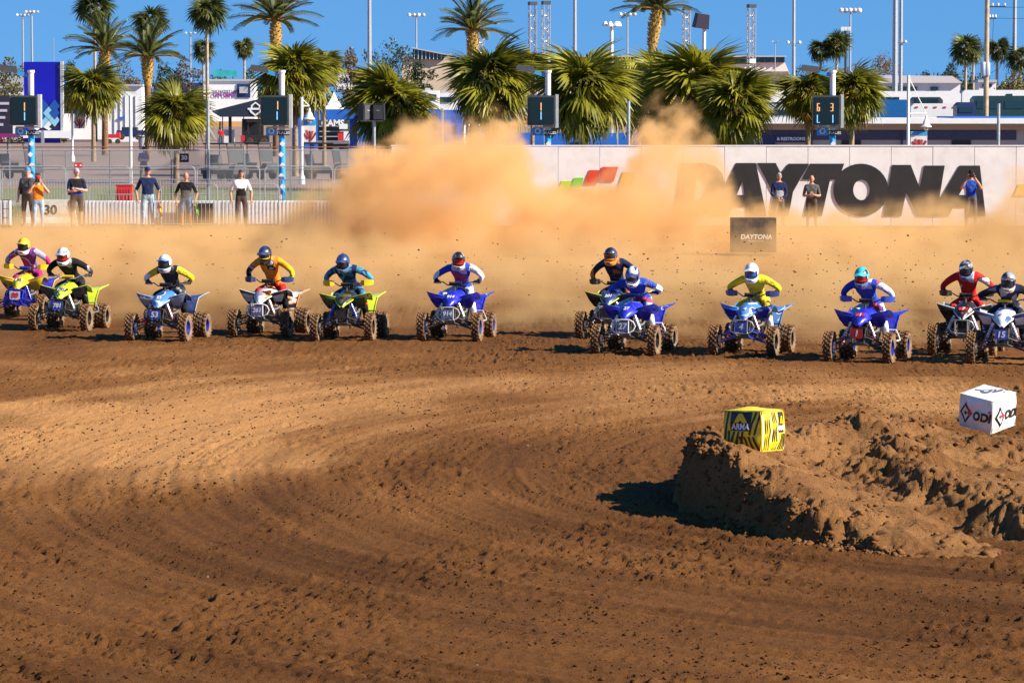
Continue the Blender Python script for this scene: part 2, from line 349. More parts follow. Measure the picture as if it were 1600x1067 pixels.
Yc = 29.5 + 44 * rg.random(n * 3) ** 1.5; Xc = (rg.random(n * 3) - 0.5) * 18
keep = (fbm(Xc * 0.9 + 5, Yc * 0.5, 91, 3) + 0.25 * rg.random(n * 3) > 0.60); Xc, Yc = Xc[keep][:n], Yc[keep][:n]
S = 0.004 + 0.015 * rg.random(len(Xc)) ** 4
tag(rocks('loose_clods', np.stack([Xc, Yc, ground_z(Xc, Yc) + S * 0.25], -1), S, M_clod, 3), 'small dark clods strewn over the dirt track', 'clods', kind='stuff')
n = 5200
Xm = 1.6 + 8 * rg.random(n); Ym = 37 + 15 * rg.random(n); hh = mound_h(Xm, Ym); k = hh > 0.04; Xm, Ym = Xm[k], Ym[k]
S = 0.006 + 0.042 * rg.random(len(Xm)) ** 6
M_lump = mat('lump', (0.16, 0.072, 0.026), 0.95, var=0.35, scale=5, bump=0.8, spec=0.1)
tag(rocks('mound_clods', np.stack([Xm, Ym, mound_z(Xm, Ym) + S * 0.2], -1), S, M_lump, 4), 'crumbled clods lying on the heap of earth', 'clods', kind='stuff')
n = 1500
Yf = 37.6 + 8.2 * rg.random(n); Xf = np.interp(Yf, XL_Y, XL_X) + rg.normal(size=n) * .10 + .10 + np.abs(rg.normal(size=n)) * .12 * (rg.random(n) < .4); S = 0.010 + 0.034 * rg.random(n) ** 3.5
tag(rocks('crumbling_edge', np.stack([Xf, Yf, np.maximum(mound_z(Xf, Yf), ground_z(Xf, Yf)) + S * 0.1], -1), S, M_lump, 24), 'crumbling earth lumps along the shaded edge of the heap', 'clods', kind='stuff')
n = 70
Xs = (rg.random(n) - 0.5) * 15; Ys = 30 + 36 * rg.random(n) ** 1.4; S = 0.005 + 0.009 * rg.random(n) ** 3
tag(rocks('pale_pebbles', np.stack([Xs, Ys, ground_z(Xs, Ys) + S * 0.5], -1), S, mat('pebble', (0.42, 0.32, 0.20), 0.8, var=0.2), 6), 'scattered pale pebbles and shell bits on the dirt', 'pebbles', kind='stuff')
# ------------------------------------------------------------------ paints shared by many things
M_white = mat('white_paint', (0.80, 0.80, 0.80), 0.45, var=0.05, scale=3)
M_black = mat('black_paint', (0.012, 0.012, 0.014), 0.5)
def cloth(name, col): return mat('cloth_' + name, col, 0.9, var=0.18, scale=9, bump=0.8, bdist=0.05, spec=0.2)
C_blk = cloth('black', (0.013, 0.013, 0.017)); C_wht = cloth('white', (0.78, 0.78, 0.80)); C_nav = cloth('navy', (0.012, 0.022, 0.075))
C_blu = cloth('blue', (0.03, 0.10, 0.50)); C_sky = cloth('sky', (0.05, 0.33, 0.62)); C_yel = cloth('yellow', (0.72, 0.58, 0.02)); C_amb = cloth('amber', (0.80, 0.36, 0.02))
C_red = cloth('red', (0.62, 0.02, 0.02)); C_ora = cloth('orange', (0.85, 0.24, 0.02)); C_pur = cloth('purple', (0.14, 0.03, 0.22)); C_gry = cloth('grey', (0.10, 0.10, 0.105)); C_lgr = cloth('light_grey', (0.33, 0.34, 0.37))
C_jea = cloth('jeans', (0.10, 0.20, 0.36)); C_pal = cloth('pale_jeans', (0.33, 0.45, 0.56)); C_brn = cloth('brown', (0.075, 0.055, 0.05)); C_tea = cloth('teal', (0.01, 0.20, 0.30)); C_pnk = cloth('magenta', (0.42, 0.02, 0.16)); C_prw = cloth('pale_violet', (0.50, 0.42, 0.66)); C_ryl = cloth('royal', (0.02, 0.06, 0.42))
M_skin = mat('skin', (0.56, 0.30, 0.20), 0.55, var=0.08, scale=20); M_tan = mat('tanned_skin', (0.46, 0.22, 0.13), 0.55, var=0.08, scale=20)
M_eye = mat('eye', (0.02, 0.015, 0.012), 0.3); M_lip = mat('lip', (0.36, 0.12, 0.10), 0.5)
M_hair = mat('hair_brown', (0.06, 0.035, 0.02), 0.7, var=0.3, scale=60); M_hairg = mat('hair_grey', (0.30, 0.28, 0.26), 0.7, var=0.3, scale=60)
def skin_mesh(J, E, root):
    """one continuous body grown round a skeleton: J joints with radii, E bones"""
    names = list(J); ix = {k: i for i, k in enumerate(names)}
    me = bpy.data.meshes.new('body'); me.from_pydata([J[k][0] for k in names], [(ix[a], ix[b]) for a, b in E], [])
    o = bpy.data.objects.new('body', me); COL.objects.link(o)
    o.modifiers.new('skin', 'SKIN'); sv = me.skin_vertices[0].data if me.skin_vertices else None
    if sv is None:
        bm = bmesh.new(); bm.from_mesh(me); bm.verts.layers.skin.verify(); bm.to_mesh(me); bm.free(); sv = me.skin_vertices[0].data
    for i, k in enumerate(names):
        r = J[k][1]; sv[i].radius = (r, r) if not hasattr(r, '__len__') else r; sv[i].use_root = (k == root)
    s = o.modifiers.new('sub', 'SUBSURF'); s.levels = s.render_levels = 2
    dg = bpy.context.evaluated_depsgraph_get(); out = bpy.data.meshes.new_from_object(o.evaluated_get(dg))
    bpy.data.objects.remove(o); return out
def finish_body(me, classify, extra, nslots, name='body'):
    """regions of a body by classify(face centre); extra: an MB with further shapes (fingers, face)"""
    bm = bmesh.new(); bm.from_mesh(me)
    for f in bm.faces: f.material_index = classify(f.calc_center_median()); f.smooth = True
    vs = [bm.verts.new(v) for v in extra.v]
    for f, mi in zip(extra.f, extra.mi):
        try: q = bm.faces.new([vs[i] for i in f])
        except ValueError: continue
        q.material_index = mi; q.smooth = True
    out = bpy.data.meshes.new(name); bm.to_mesh(out); bm.free()
    for i in range(nslots): out.materials.append(None)
    return out
def dress(o, mats):
    for i, m in enumerate(mats):
        o.material_slots[i].link = 'OBJECT'; o.material_slots[i].material = m
def ball(mb, c, r, n=10, m=6):
    prof = [(max(1e-4, math.sin(PI * i / m)) * r[0], -math.cos(PI * i / m)) for i in range(m + 1)]
    vs = []; fs = []
    for i in range(m + 1):
        for k in range(n):
            a = 2 * PI * k / n; q = math.sin(PI * i / m) if 0 < i < m else 0.02
            vs.append((c[0] + r[0] * q * math.cos(a), c[1] + r[1] * q * math.sin(a), c[2] - r[2] * math.cos(PI * i / m)))
    for i in range(m):
        for k in range(n): fs.append((i * n + k, i * n + (k + 1) % n, (i + 1) * n + (k + 1) % n, (i + 1) * n + k))
    fs.append(tuple(range(n - 1, -1, -1))); fs.append(tuple(range(m * n, m * n + n)))
    mb.add(vs, fs)
# ---- riders: hands on the bar, leaning forward over the tank
def rider_mesh(lean=0.0, drop=0.0, fwd=0.0, elbow=0.0):
    dx, dz, dy = lean, -drop, -fwd
    J = {'hip': ((dx * .3, .42, .93), (.15, .125)), 'spine': ((dx * .6, .22 + dy * .5, 1.12 + dz * .4), (.145, .115)), 'chest': ((dx * .9, .03 + dy, 1.325 + dz), (.170, .130)),
         'neck': ((dx, -.11 + dy, 1.425 + dz), (.065, .065)), 'head': ((dx * 1.05, -.235 + dy, 1.47 + dz), (.075, .075))}
    E = [('hip', 'spine'), ('spine', 'chest'), ('chest', 'neck'), ('neck', 'head')]
    for s, n in ((-1, 'r'), (1, 'l')):
        J.update({'sh' + n: ((s * .185 + dx * .9, .0 + dy, 1.385 + dz), .082), 'ua' + n: ((s * .33 + dx * .7, .02 + dy * .7, 1.30 + dz * .8), .066), 'el' + n: ((s * (.445 + elbow) + dx * .4, .06 + dy * .4, 1.195 + dz * .5), .060), 'fa' + n: ((s * .435 + dx * .1, .06, 1.115), .053), 'wr' + n: ((s * .39, .055, 1.085), .036), 'pa' + n: ((s * .385, .012, 1.084), .040),
                  'th' + n: ((s * .13 + dx * .3, .40, .90), .105), 'kn' + n: ((s * .255, .03, .84), .078), 'ca' + n: ((s * .275, .10, .63), .075), 'an' + n: ((s * .295, .17, .44), .062), 'to' + n: ((s * .31, .0, .40), .05)})
        E += [('chest', 'sh' + n), ('sh' + n, 'ua' + n), ('ua' + n, 'el' + n), ('el' + n, 'fa' + n), ('fa' + n, 'wr' + n), ('wr' + n, 'pa' + n), ('hip', 'th' + n), ('th' + n, 'kn' + n), ('kn' + n, 'ca' + n), ('ca' + n, 'an' + n), ('an' + n, 'to' + n)]
    hc = Vector(J['head'][0])
    def cls(c):
        ax = abs(c.x - dx * .7)
        if c.z < .66: return 8
        if c.z < .80 and abs(c.x) > .15: return 10
        if c.z < .98 and abs(c.x) < .42 and not (c.y < .1 and abs(c.x) > .33): return 6
        if (c - Vector((.385 * (1 if c.x > 0 else -1), .02, 1.084))).length < .062: return 7
        if c.z > 1.45 + dz and ax < .10: return 9
        if ax > .40 or (ax > .33 and c.z < 1.18): return 5 if c.x > 0 else 3
        if ax > .20: return 4 if c.x > 0 else 2
        return 0 if (c.y < .12 + dy * .5 and ax < .13) else 1
    ex = MB(); ex.cur = 7
    for s in (-1, 1):
        for i, x in enumerate((.345, .372, .399, .424)):
            l = (.0, .004, .002, -.006)[i]; y0 = (x - .31) / .14 * .054 - .030
            ex.tube([(s * x, y0 + .034, 1.096), (s * x, y0 - .008, 1.106), (s * x, y0 - .034 - l, 1.088), (s * x, y0 - .030 - l, 1.062), (s * x, y0 - .004, 1.046)], [.013, .012, .0115, .011, .009], 6)
        ex.tube([(s * .350, .045, 1.075), (s * .322, .022, 1.055), (s * .325, -.012, 1.046)], [.015, .013, .010], 6)
    return finish_body(skin_mesh(J, E, 'hip'), cls, ex, 11), hc + Vector((0, -.02, .055))
RIDER_SHAPES = {k: rider_mesh(*v) for k, v in {'sit': (.01, .0, .03, .0), 'lean': (.05, .05, .09, .02), 'deep': (.07, .11, .16, .03), 'up': (-.02, -.05, -.02), 'tuck': (-.03, .04, .08, -.02), 'side': (.09, .02, .05, .01)}.items()}
def helmet(parent, c, P, pitch=0.0, turn=0.0):
    h = empty('helmet', c, turn); h.parent = parent; h.rotation_euler = (pitch, 0, turn)
    sh = MB(); n, m = 22, 12
    for i in range(m + 1):
        for k in range(n):
            a = 2 * PI * k / n; t = PI * i / m; q = max(.02, math.sin(t)); x, y, z = .130 * q * math.cos(a), .160 * q * math.sin(a), -.158 * math.cos(t)
            if z < -.04: y *= 1 + .10 * (-.04 - z) / .1; x *= .97
            sh.v.append((x, y + .005, z))
    for i in range(1, m):
        for k in range(n):
            cx = sum(sh.v[j][0] for j in (i * n + k, i * n + (k + 1) % n)) / 2; cy = (sh.v[i * n + k][1] + sh.v[i * n + (k + 1) % n][1]) / 2; cz = (sh.v[i * n + k][2] + sh.v[(i + 1) * n + k][2]) / 2
            if cy < -.045 and abs(cx) < .10 and -.065 < cz < .035: continue                         # eye port
            sh.f.append((i * n + k, i * n + (k + 1) % n, (i + 1) * n + (k + 1) % n, (i + 1) * n + k))
            sh.mi.append(1 if (abs(cx) < .052 and cz > .03) else (2 if cz < -.035 else 0))
    sh.build('shell', [P['shell'], P.get('patch', P['shell']), P.get('low', P['shell'])], h, True)
    fc = MB(); ball(fc, (0, -.045, -.015), (.095, .085, .085), 14, 8); fc.build('face', M_tan, h, True)
    g = MB(); rows = []
    for z, d in ((-.058, .0), (-.015, .008), (.030, .0)):
        rows.append([(math.sin(a) * .116, .005 - math.cos(a) * (.142 + d), z) for a in np.linspace(-1.05, 1.05, 9)])
    g.sheet(rows, (0, .012, 0)); gg = g.build('goggles', P.get('lens', mat('goggle_lens', (0.02, 0.03, 0.05), 0.12, coat=0.5)), h, True)
    fr = MB(); rim_ = rows[0] + rows[1][-1:] + rows[2][::-1] + rows[1][:1]; fr.tube([(x, y - .004, z) for x, y, z in rim_], .011, 6, closed=True); fr.build('goggle_frame', P.get('frame', M_black), gg, True)
    cb = MB(); q = []
    for a in np.linspace(-1.45, 1.45, 11):
        k = math.cos(a); q.append([(math.sin(a) * .122, -.02 - k * .178, -.066 - .035 * k), (math.sin(a) * .126, -.02 - k * .190, -.098 - .03 * k), (math.sin(a) * .105, -.02 - k * .150, -.160 - .016 * k)])
    cb.sheet(q, (0, .018, .004)); cb.build('chin_bar', P.get('chin', P['shell']), h, True)
    vt = MB(); vt.box((0, -.205, -.118), (.055, .02, .022), rot=(R(-20), 0, 0)); vt.build('chin_vent', M_black, h)
    vz = MB(); q = [[(x * 1.22, -.075, .088 - abs(x) * .5 + .014) for x in np.linspace(-.1, .1, 7)], [(x * 1.10, -.17, .098 - abs(x) * .32) for x in np.linspace(-.1, .1, 7)], [(x * .82, -.262, .088 - abs(x) * .2) for x in np.linspace(-.1, .1, 7)]]
    vz.sheet(q, (0, .002, -.010)); vz.build('visor', P.get('visor', P.get('patch', P['shell'])), h, True)
    return h
def build_rider(atv, label, shape, mats, H, pitch=.12, turn=0.0, jersey=None):
    me, hc = RIDER_SHAPES[shape]
    r = empty('person', atv.location, atv.rotation_euler.z, label, 'person', 'riders on the racing quads'); r.rotation_euler = atv.rotation_euler
    b = mobj('body', me, r); dress(b, mats)
    helmet(r, hc, H, pitch, turn)
    if jersey:
        text_obj(jersey[0], jersey[2] if len(jersey) > 2 else .075, jersey[1], r, (hc.x * .9, -.115 - (0.16 - hc.y - .34) * .0 + (hc.y + .18), hc.z - .30), (R(-38), 0, 0), name='jersey_lettering', bold=.003)
    return r
# ---- standing people
def person_mesh(pose, belly=0.0, shorts=False, sleeve='short', wide=1.0):
    w = wide
    J = {'hip': ((0, 0, .93), (.155 * w, .11 + belly * .5)), 'waist': ((0, -belly * .5, 1.08), (.145 * w, .105 + belly)), 'chest': ((0, 0, 1.30), (.165 * w, .12 + belly * .3)), 'neck': ((0, .0, 1.47), (.058, .058)), 'head': ((0, -.01, 1.55), (.06, .06))}
    E = [('hip', 'waist'), ('waist', 'chest'), ('chest', 'neck'), ('neck', 'head')]
    A = {'stand': (((.225, .02, 1.17), (.27, .015, 1.08), (.285, -.03, .93), (.285, -.06, .83), (.28, -.075, .77)), None),
         'akimbo': (((.26, .02, 1.19), (.32, .03, 1.07), (.31, -.03, .95), (.30, -.06, .85), (.29, -.08, .78)), None),
         'crossed': (((.215, -.03, 1.18), (.25, -.10, 1.09), (.12, -.22, 1.12), (-.03, -.235, 1.15), (-.10, -.225, 1.16)), ((.215, -.03, 1.18), (.25, -.10, 1.08), (.12, -.20, 1.09), (-.02, -.205, 1.11), (-.08, -.20, 1.12))),
         'clasp': (((.225, -.01, 1.17), (.25, -.04, 1.07), (.15, -.18, .97), (.05, -.225, .93), (.015, -.23, .89)), None),
         'hold': (((.225, -.01, 1.17), (.255, -.04, 1.07), (.16, -.20, 1.08), (.06, -.24, 1.11), (.02, -.245, 1.14)), None),
         'camera': (((.25, -.08, 1.23), (.31, -.18, 1.20), (.22, -.24, 1.36), (.13, -.235, 1.49), (.10, -.225, 1.545)), None)}[pose]
    ex = MB()
    for s, n in ((-1, 'r'), (1, 'l')):
        a = A[0] if (s > 0 or A[1] is None) else A[1]
        P = [(s * x * (w if i < 2 else 1), y, z) for i, (x, y, z) in enumerate(a)]
        J.update({'sh' + n: ((s * .185 * w, 0, 1.39), .07), 'ua' + n: (P[0], .056), 'el' + n: (P[1], .047), 'fa' + n: (P[2], .042), 'wr' + n: (P[3], .032), 'pa' + n: (P[4], (.040, .024)),
                  'th' + n: ((s * .10 * w, 0, .86), .095 * w), 'kn' + n: ((s * .125, -.02, .50), .068), 'ca' + n: ((s * .13, .015, .30), .060 if not shorts else .055), 'an' + n: ((s * .135, .02, .09), .045), 'to' + n: ((s * .16, -.13, .045), .04)})
        E += [('chest', 'sh' + n), ('sh' + n, 'ua' + n), ('ua' + n, 'el' + n), ('el' + n, 'fa' + n), ('fa' + n, 'wr' + n), ('wr' + n, 'pa' + n), ('hip', 'th' + n), ('th' + n, 'kn' + n), ('kn' + n, 'ca' + n), ('ca' + n, 'an' + n), ('an' + n, 'to' + n)]
        d = (Vector(P[4]) - Vector(P[3])).normalized(); side = d.cross(Vector((0, -1, 0.2))).normalized(); curl = Vector((0, -.5, 0)) if pose in ('stand', 'akimbo') else Vector((0, .4, 0.2))
        ex.cur = 0
        for k in range(4):
            o = side * (-.030 + .020 * k); L_ = (.062, .074, .070, .055)[k]; p = Vector(P[4]) + o + d * .012
            ex.tube([p, p + d * L_ * .55, p + d * L_ * .85 + curl * L_ * .4, p + d * L_ + curl * L_ * .9], [.0105, .0095, .0085, .007], 5)
        p = Vector(P[4]) - d * .02 - side * .03 * (1 if s > 0 else -1); ex.tube([p, p - side * .03 * (1 if s > 0 else -1) + d * .025, p - side * .035 * (1 if s > 0 else -1) + d * .055], [.013, .011, .008], 5)
    # head and face
    ex.cur = 0; ball(ex, (0, -.015, 1.645), (.078, .098, .118), 16, 10); ball(ex, (0, -.045, 1.575), (.055, .058, .05), 12, 6)
    ex.add([(-.016, -.108, 1.612), (.016, -.108, 1.612), (0, -.138, 1.618), (0, -.104, 1.662)], [(0, 1, 2), (1, 3, 2), (3, 0, 2), (0, 3, 1)])
    for s in (-1, 1): ball(ex, (s * .082, .0, 1.635), (.014, .024, .034), 8, 5)
    ex.cur = 5
    for s in (-1, 1): ball(ex, (s * .030, -.100, 1.655), (.014, .010, .008), 8, 5)
    ex.cur = 6; ball(ex, (0, -.103, 1.580), (.024, .010, .006), 8, 4)
    ends = {'short': 1.10, 'long': 0.0}[sleeve]
    hands = [Vector(J['pa' + n][0]) for n in 'rl']; wr = [Vector(J['wr' + n][0]) for n in 'rl']; el = [Vector(J['el' + n][0]) for n in 'rl']; fa = [Vector(J['fa' + n][0]) for n in 'rl']
    def seg(c, a, b):
        t = max(0, min(1, (c - a).dot(b - a) / max(1e-6, (b - a).length_squared))); return (c - a.lerp(b, t)).length
    def cls(c):
        if c.z > 1.455 and abs(c.x) < .12: return 0
        for a, b, e, f in zip(hands, wr, el, fa):
            if seg(c, a, b) < .055 and (a - c).length < (b - a).length + .03: return 0
            if min(seg(c, e, f), seg(c, f, b)) < .060: return 0 if sleeve == 'short' else 2
        if c.z < .10: return 4
        if c.z < .47 and shorts: return 0
        if c.z < .97: return 3
        return 2 if (abs(c.x) > .16 * w and c.z > 1.12) else 1 if c.z > 1.17 else 7
    return finish_body(skin_mesh(J, E, 'hip'), cls, ex, 8)
_PM = {}
def build_person(loc, rz, label, pose, mats, hat=None, height=1.78, group='people watching by the fence', **kw):
    """mats: skin, shirt, sleeves, trousers, shoes, lower shirt"""
    key = (pose, tuple(sorted(kw.items())))
    if key not in _PM: _PM[key] = person_mesh(pose, **kw)
    o = empty('person', loc, rz, label, 'person', group, scale=height / 1.765)
    b = mobj('body', _PM[key], o); dress(b, [mats[0], mats[1], mats[2], mats[3], mats[4], M_eye, M_lip, mats[5] if len(mats) > 5 else mats[1]])
    if hat:
        kind, m = hat; h = MB(); n, mm = 16, 6; z0 = 1.665 if kind == 'cap' else 1.64
        for i in range(mm + 1):
            t = PI / 2 * i / mm
            for k in range(n):
                a = 2 * PI * k / n; q = max(.02, math.cos(t)); y = .108 * q * math.sin(a)
                zz = z0 + (.112 if kind == 'cap' else .128) * math.sin(t)
                if kind != 'cap' and i == 0: zz += .055 if y < -.03 else (-.06 if y > .03 else 0)
                h.v.append((.089 * q * math.cos(a), -.010 + y, zz))
        for i in range(mm):
            for k in range(n): h.f.append((i * n + k, i * n + (k + 1) % n, (i + 1) * n + (k + 1) % n, (i + 1) * n + k)); h.mi.append(0)
        h.f.append(tuple(range(mm * n, mm * n + n))); h.mi.append(0)
        ho = h.build('cap' if kind == 'cap' else 'hair', m, o, True)
        if kind == 'cap': MB().sheet([[(x * .07, -.095 - .015 * (1 - x * x), 1.672) for x in (-1, -.5, 0, .5, 1)], [(x * .065, -.13 - .065 * (1 - x * x), 1.655 + .004) for x in (-1, -.5, 0, .5, 1)]], (0, 0, -.008)).build('brim', m, ho)
    return o
# ------------------------------------------------------------------ racing quads
M_tread = mat('tyre_knobs', (0.20, 0.10, 0.042), 0.95, var=0.45, scale=40, bump=0.4, spec=0.15)
M_carc = mat('tyre_carcass', (0.045, 0.03, 0.02), 0.9, var=0.5, scale=9, dirt=0.5)
M_side = mat('tyre_sidewall', (0.20, 0.13, 0.075), 0.9, var=0.4, scale=9)
M_blk = mat('black_plastic', (0.012, 0.012, 0.014), 0.45, var=0.3, dirt=0.35, scale=7)
M_steel = mat('dark_steel', (0.05, 0.052, 0.056), 0.45, 0.6, var=0.3, dirt=0.5, scale=9)
M_alu = mat('aluminium', (0.62, 0.62, 0.62), 0.35, 0.8, var=0.15, scale=20, dirt=0.4)
M_chr = mat('pale_tube', (0.72, 0.72, 0.70), 0.35, 0.3, var=0.1, dirt=0.3, scale=12)
M_seat = mat('seat_vinyl', (0.015, 0.015, 0.018), 0.6, var=0.2, dirt=0.2)
M_yel = mat('spring_yellow', (0.75, 0.45, 0.02), 0.4)
def wheel_mesh(Rr, W, rimr, nk):
    t = MB(); t.cur = 1
    prof = [(rimr, -W * 0.40), (Rr * 0.72, -W * 0.5), (Rr * 0.90, -W * 0.48), (Rr * 0.955, -W * 0.36), (Rr * 0.965, 0), (Rr * 0.955, W * 0.36), (Rr * 0.90, W * 0.48), (Rr * 0.72, W * 0.5), (rimr, W * 0.40)]
    for a, b in ((0, 3), (2, 7), (6, 9)):
        t.cur = 1 if a == 2 else 2
        t.lathe(prof[a:b], 28, axis='X', caps=False)
    t.cur = 0
    for i in range(nk):
        for j, off in enumerate((-0.36, -0.12, 0.12, 0.36)):
            a = 2 * PI * (i + (0.5 if j % 2 else 0)) / nk
            r = Rr * (0.965 if abs(off) < 0.3 else 0.945); k = 2 * PI * Rr / nk
            m = Matrix.Rotation(a, 4, 'X') @ Matrix.Translation((off * W * 1.15, 0, r)) @ Matrix.Rotation(0.30 * (1 if off > 0 else -1), 4, 'Z') @ Matrix.Rotation(off * 1.1, 4, 'Y')
            b0 = len(t.v); t.box((0, 0, 0.008), (W * 0.20, k * 0.50, 0.032), taper=0.8)
            for q in range(b0, len(t.v)): t.v[q] = tuple(m @ Vector(t.v[q]))
    return t.mesh('tyre', [M_tread, M_carc, M_side])
def rim_mesh(rimr, W, m):
    t = MB()
    t.lathe([(rimr * 1.03, -W * 0.42), (rimr * 0.93, -W * 0.40), (rimr * 0.86, -W * 0.18), (rimr * 0.86, W * 0.18), (rimr * 0.93, W * 0.40), (rimr * 1.03, W * 0.42)], 24, axis='X', caps=False)
    t.lathe([(rimr * 0.87, W * 0.06), (rimr * 0.5, W * 0.12), (rimr * 0.42, W * 0.2), (0.012, W * 0.2)], 24, axis='X')
    t.lathe([(rimr * 0.87, -W * 0.06), (rimr * 0.5, -W * 0.12), (rimr * 0.42, -W * 0.2), (0.012, -W * 0.2)], 24, axis='X')
    for i in range(8):
        a = i * PI / 4; t.lathe([(0.012, -W * 0.24), (0.012, W * 0.24)], 6, c=(0, rimr * 0.36 * math.cos(a), rimr * 0.36 * math.sin(a)), axis='X')
    return t.mesh('rim', m, smooth=True)
TYRE_F, TYRE_R = wheel_mesh(0.265, 0.145, 0.135, 20), wheel_mesh(0.245, 0.255, 0.122, 18)
RIMS = {}
def rims(key, m):
    if key not in RIMS: RIMS[key] = (rim_mesh(0.135, 0.145, m), rim_mesh(0.122, 0.255, m))
    return RIMS[key]
def helix(p0, p1, r, turns, n=9):
    p0, p1 = Vector(p0), Vector(p1); d = (p1 - p0).normalized(); a = d.orthogonal().normalized(); b = d.cross(a)
    return [p0.lerp(p1, i / (turns * n)) + (a * math.cos(2 * PI * i / n) + b * math.sin(2 * PI * i / n)) * r for i in range(turns * n + 1)]
def mirror(pts, s): return [[(x * s, y, z) for x, y, z in row] for row in pts]
def build_atv(name, loc, yaw, label, P, steer=0.0, roll=0.0):
    """P: paint choices of this quad"""
    root = empty(name, loc, yaw, label, 'quad bike', 'quad bikes racing off the start')
    root.rotation_euler = (P.get('pitch', 0.0), roll, yaw)
    fm, hm, tm = P['fender'], P['hood'], P['trim']
    rf, rr = rims(P['rim'].name, P['rim'])
    for sx in (-1, 1):
        for yy, tm_, rm_, z, xo, st in ((-0.62, TYRE_F, rf, 0.262, 0.525, steer), (0.62, TYRE_R, rr, 0.242, 0.485, 0.0)):
            w = empty('wheel', (sx * xo, yy, z)); w.parent = root; w.rotation_euler = (rnd.random() * 6, 0, st)
            mobj('tyre', tm_, w); mobj('rim', rm_, w)
    f = MB()                                                              # frame
    for sx in (-1, 1):
        f.tube([(sx * .10, -.74, .34), (sx * .13, -.45, .30), (sx * .14, .15, .30), (sx * .12, .42, .40), (sx * .10, .80, .66)], .018)
        f.tube([(sx * .10, -.74, .34), (sx * .11, -.62, .60), (sx * .10, -.25, .74), (sx * .11, .25, .70), (sx * .10, .80, .68)], .017)
        f.tube([(sx * .11, -.52, .31), (sx * .11, -.50, .66)], .014); f.tube([(sx * .14, .15, .30), (sx * .11, .22, .70)], .016)
    f.tube([(-.10, -.74, .34), (.10, -.74, .34)], .018); f.tube([(-.11, -.62, .60), (.11, -.62, .60)], .016); f.tube([(-.14, 0.1, .30), (.14, 0.1, .30)], .018)
    f.box((0, -.60, .33), (.24, .30, .015)); f.box((0, -.1, .28), (.26, .5, .012))
    f.build('frame', P.get('frame', M_steel), root, True)
    e = MB(); e.box((0, .02, .43), (.26, .40, .22)); e.lathe([(.085, 0), (.085, .05)], 14, c=(.13, .06, .42), axis='X'); e.lathe([(.085, -.05), (.085, 0)], 14, c=(-.13, .06, .42), axis='X')
    for k in range(5): e.box((0, -.10, .55 + k * .022), (.20, .20, .010))
    e.box((0, -.10, .60), (.15, .15, .13)); e.build('engine', M_steel, root)
    rd = MB(); rd.box((0, -.43, .56), (.26, .035, .20))
    for k in range(8): rd.box((0, -.45, .475 + k * .024), (.25, .012, .006))
    rd.build('radiator', M_blk, root)
    for sx in (-1, 1):                                                    # suspension
        for zi, zo in ((.335, .215), (.455, .325)):
            a = MB(); a.tube([(sx * .12, -.50, zi), (sx * .44, -.62, zo)], .014); a.tube([(sx * .11, -.74, zi), (sx * .44, -.62, zo)], .014); a.tube([(sx * .10, -.68, zi + .03), (sx * .44, -.655, zo + .05)], .008)
            a.build('suspension_arm', P.get('arm', M_steel), root, True)
        k = MB(); k.box((sx * .445, -.62, .27), (.05, .07, .16)); k.lathe([(.065, 0), (.065, .03)], 14, c=(sx * .44 - .015, -.62, .262), axis='X'); k.build('knuckle', M_alu, root)
        s = MB(); p0, p1 = Vector((sx * .155, -.58, .70)), Vector((sx * .335, -.63, .27))
        s.tube([p0, p0.lerp(p1, .55)], .026, 10); s.cur = 1; s.tube([p0.lerp(p1, .5), p1], .011, 8); s.cur = 2; s.tube(helix(p0.lerp(p1, .12), p0.lerp(p1, .9), .036, 8), .0075, 5)
        s.build('shock_absorber', [P.get('shock_body', M_alu), M_alu, P.get('spring', M_alu)], root, True)
    sw = MB(); sw.tube([(.07, .2, .34), (.07, .56, .26)], .028); sw.tube([(-.07, .2, .34), (-.07, .56, .26)], .028); sw.tube([(-.40, .62, .242), (.40, .62, .242)], .024, 10); sw.lathe([(.085, 0), (.085, .012)], 18, c=(-.12, .62, .242), axis='X')
    sw.build('swing_arm', M_steel, root, True)
    # hood
    rows = [[(-.17, -.02, .86), (-.10, -.02, .93), (0, -.02, .95), (.10, -.02, .93), (.17, -.02, .86)],
            [(-.20, -.26, .82), (-.11, -.27, .89), (0, -.28, .915), (.11, -.27, .89), (.20, -.26, .82)],
            [(-.17, -.50, .755), (-.10, -.52, .82), (0, -.53, .845), (.10, -.52, .82), (.17, -.50, .755)],
            [(-.085, -.67, .69), (-.055, -.69, .735), (0, -.70, .75), (.055, -.69, .735), (.085, -.67, .69)],
            [(-.03, -.73, .635), (-.015, -.745, .65), (0, -.75, .655), (.015, -.745, .65), (.03, -.73, .635)]]
    hood = MB().sheet(rows, (0, .012, -.014)).build('hood', hm, root, True)
    t = MB()
    for s_ in (-1, 1): t.tube([(s_ * .197, -.265, .828), (s_ * .168, -.505, .763), (s_ * .086, -.675, .698), (s_ * .02, -.745, .645)], .011, 6)
    t.build('trim', tm, hood, True)
    if P.get('hood_no'):
        if P.get('hood_bg'): MB().box((0, -.578, .822), (.15, .085, .010), rot=(R(29), 0, 0)).build('number_panel', P['hood_bg'], hood)
        text_obj(P['hood_no'], .095, P.get('hood_fg', M_white), hood, (0, -.595, .824), (R(-45), 0, 0), bold=.002, shear=.2)
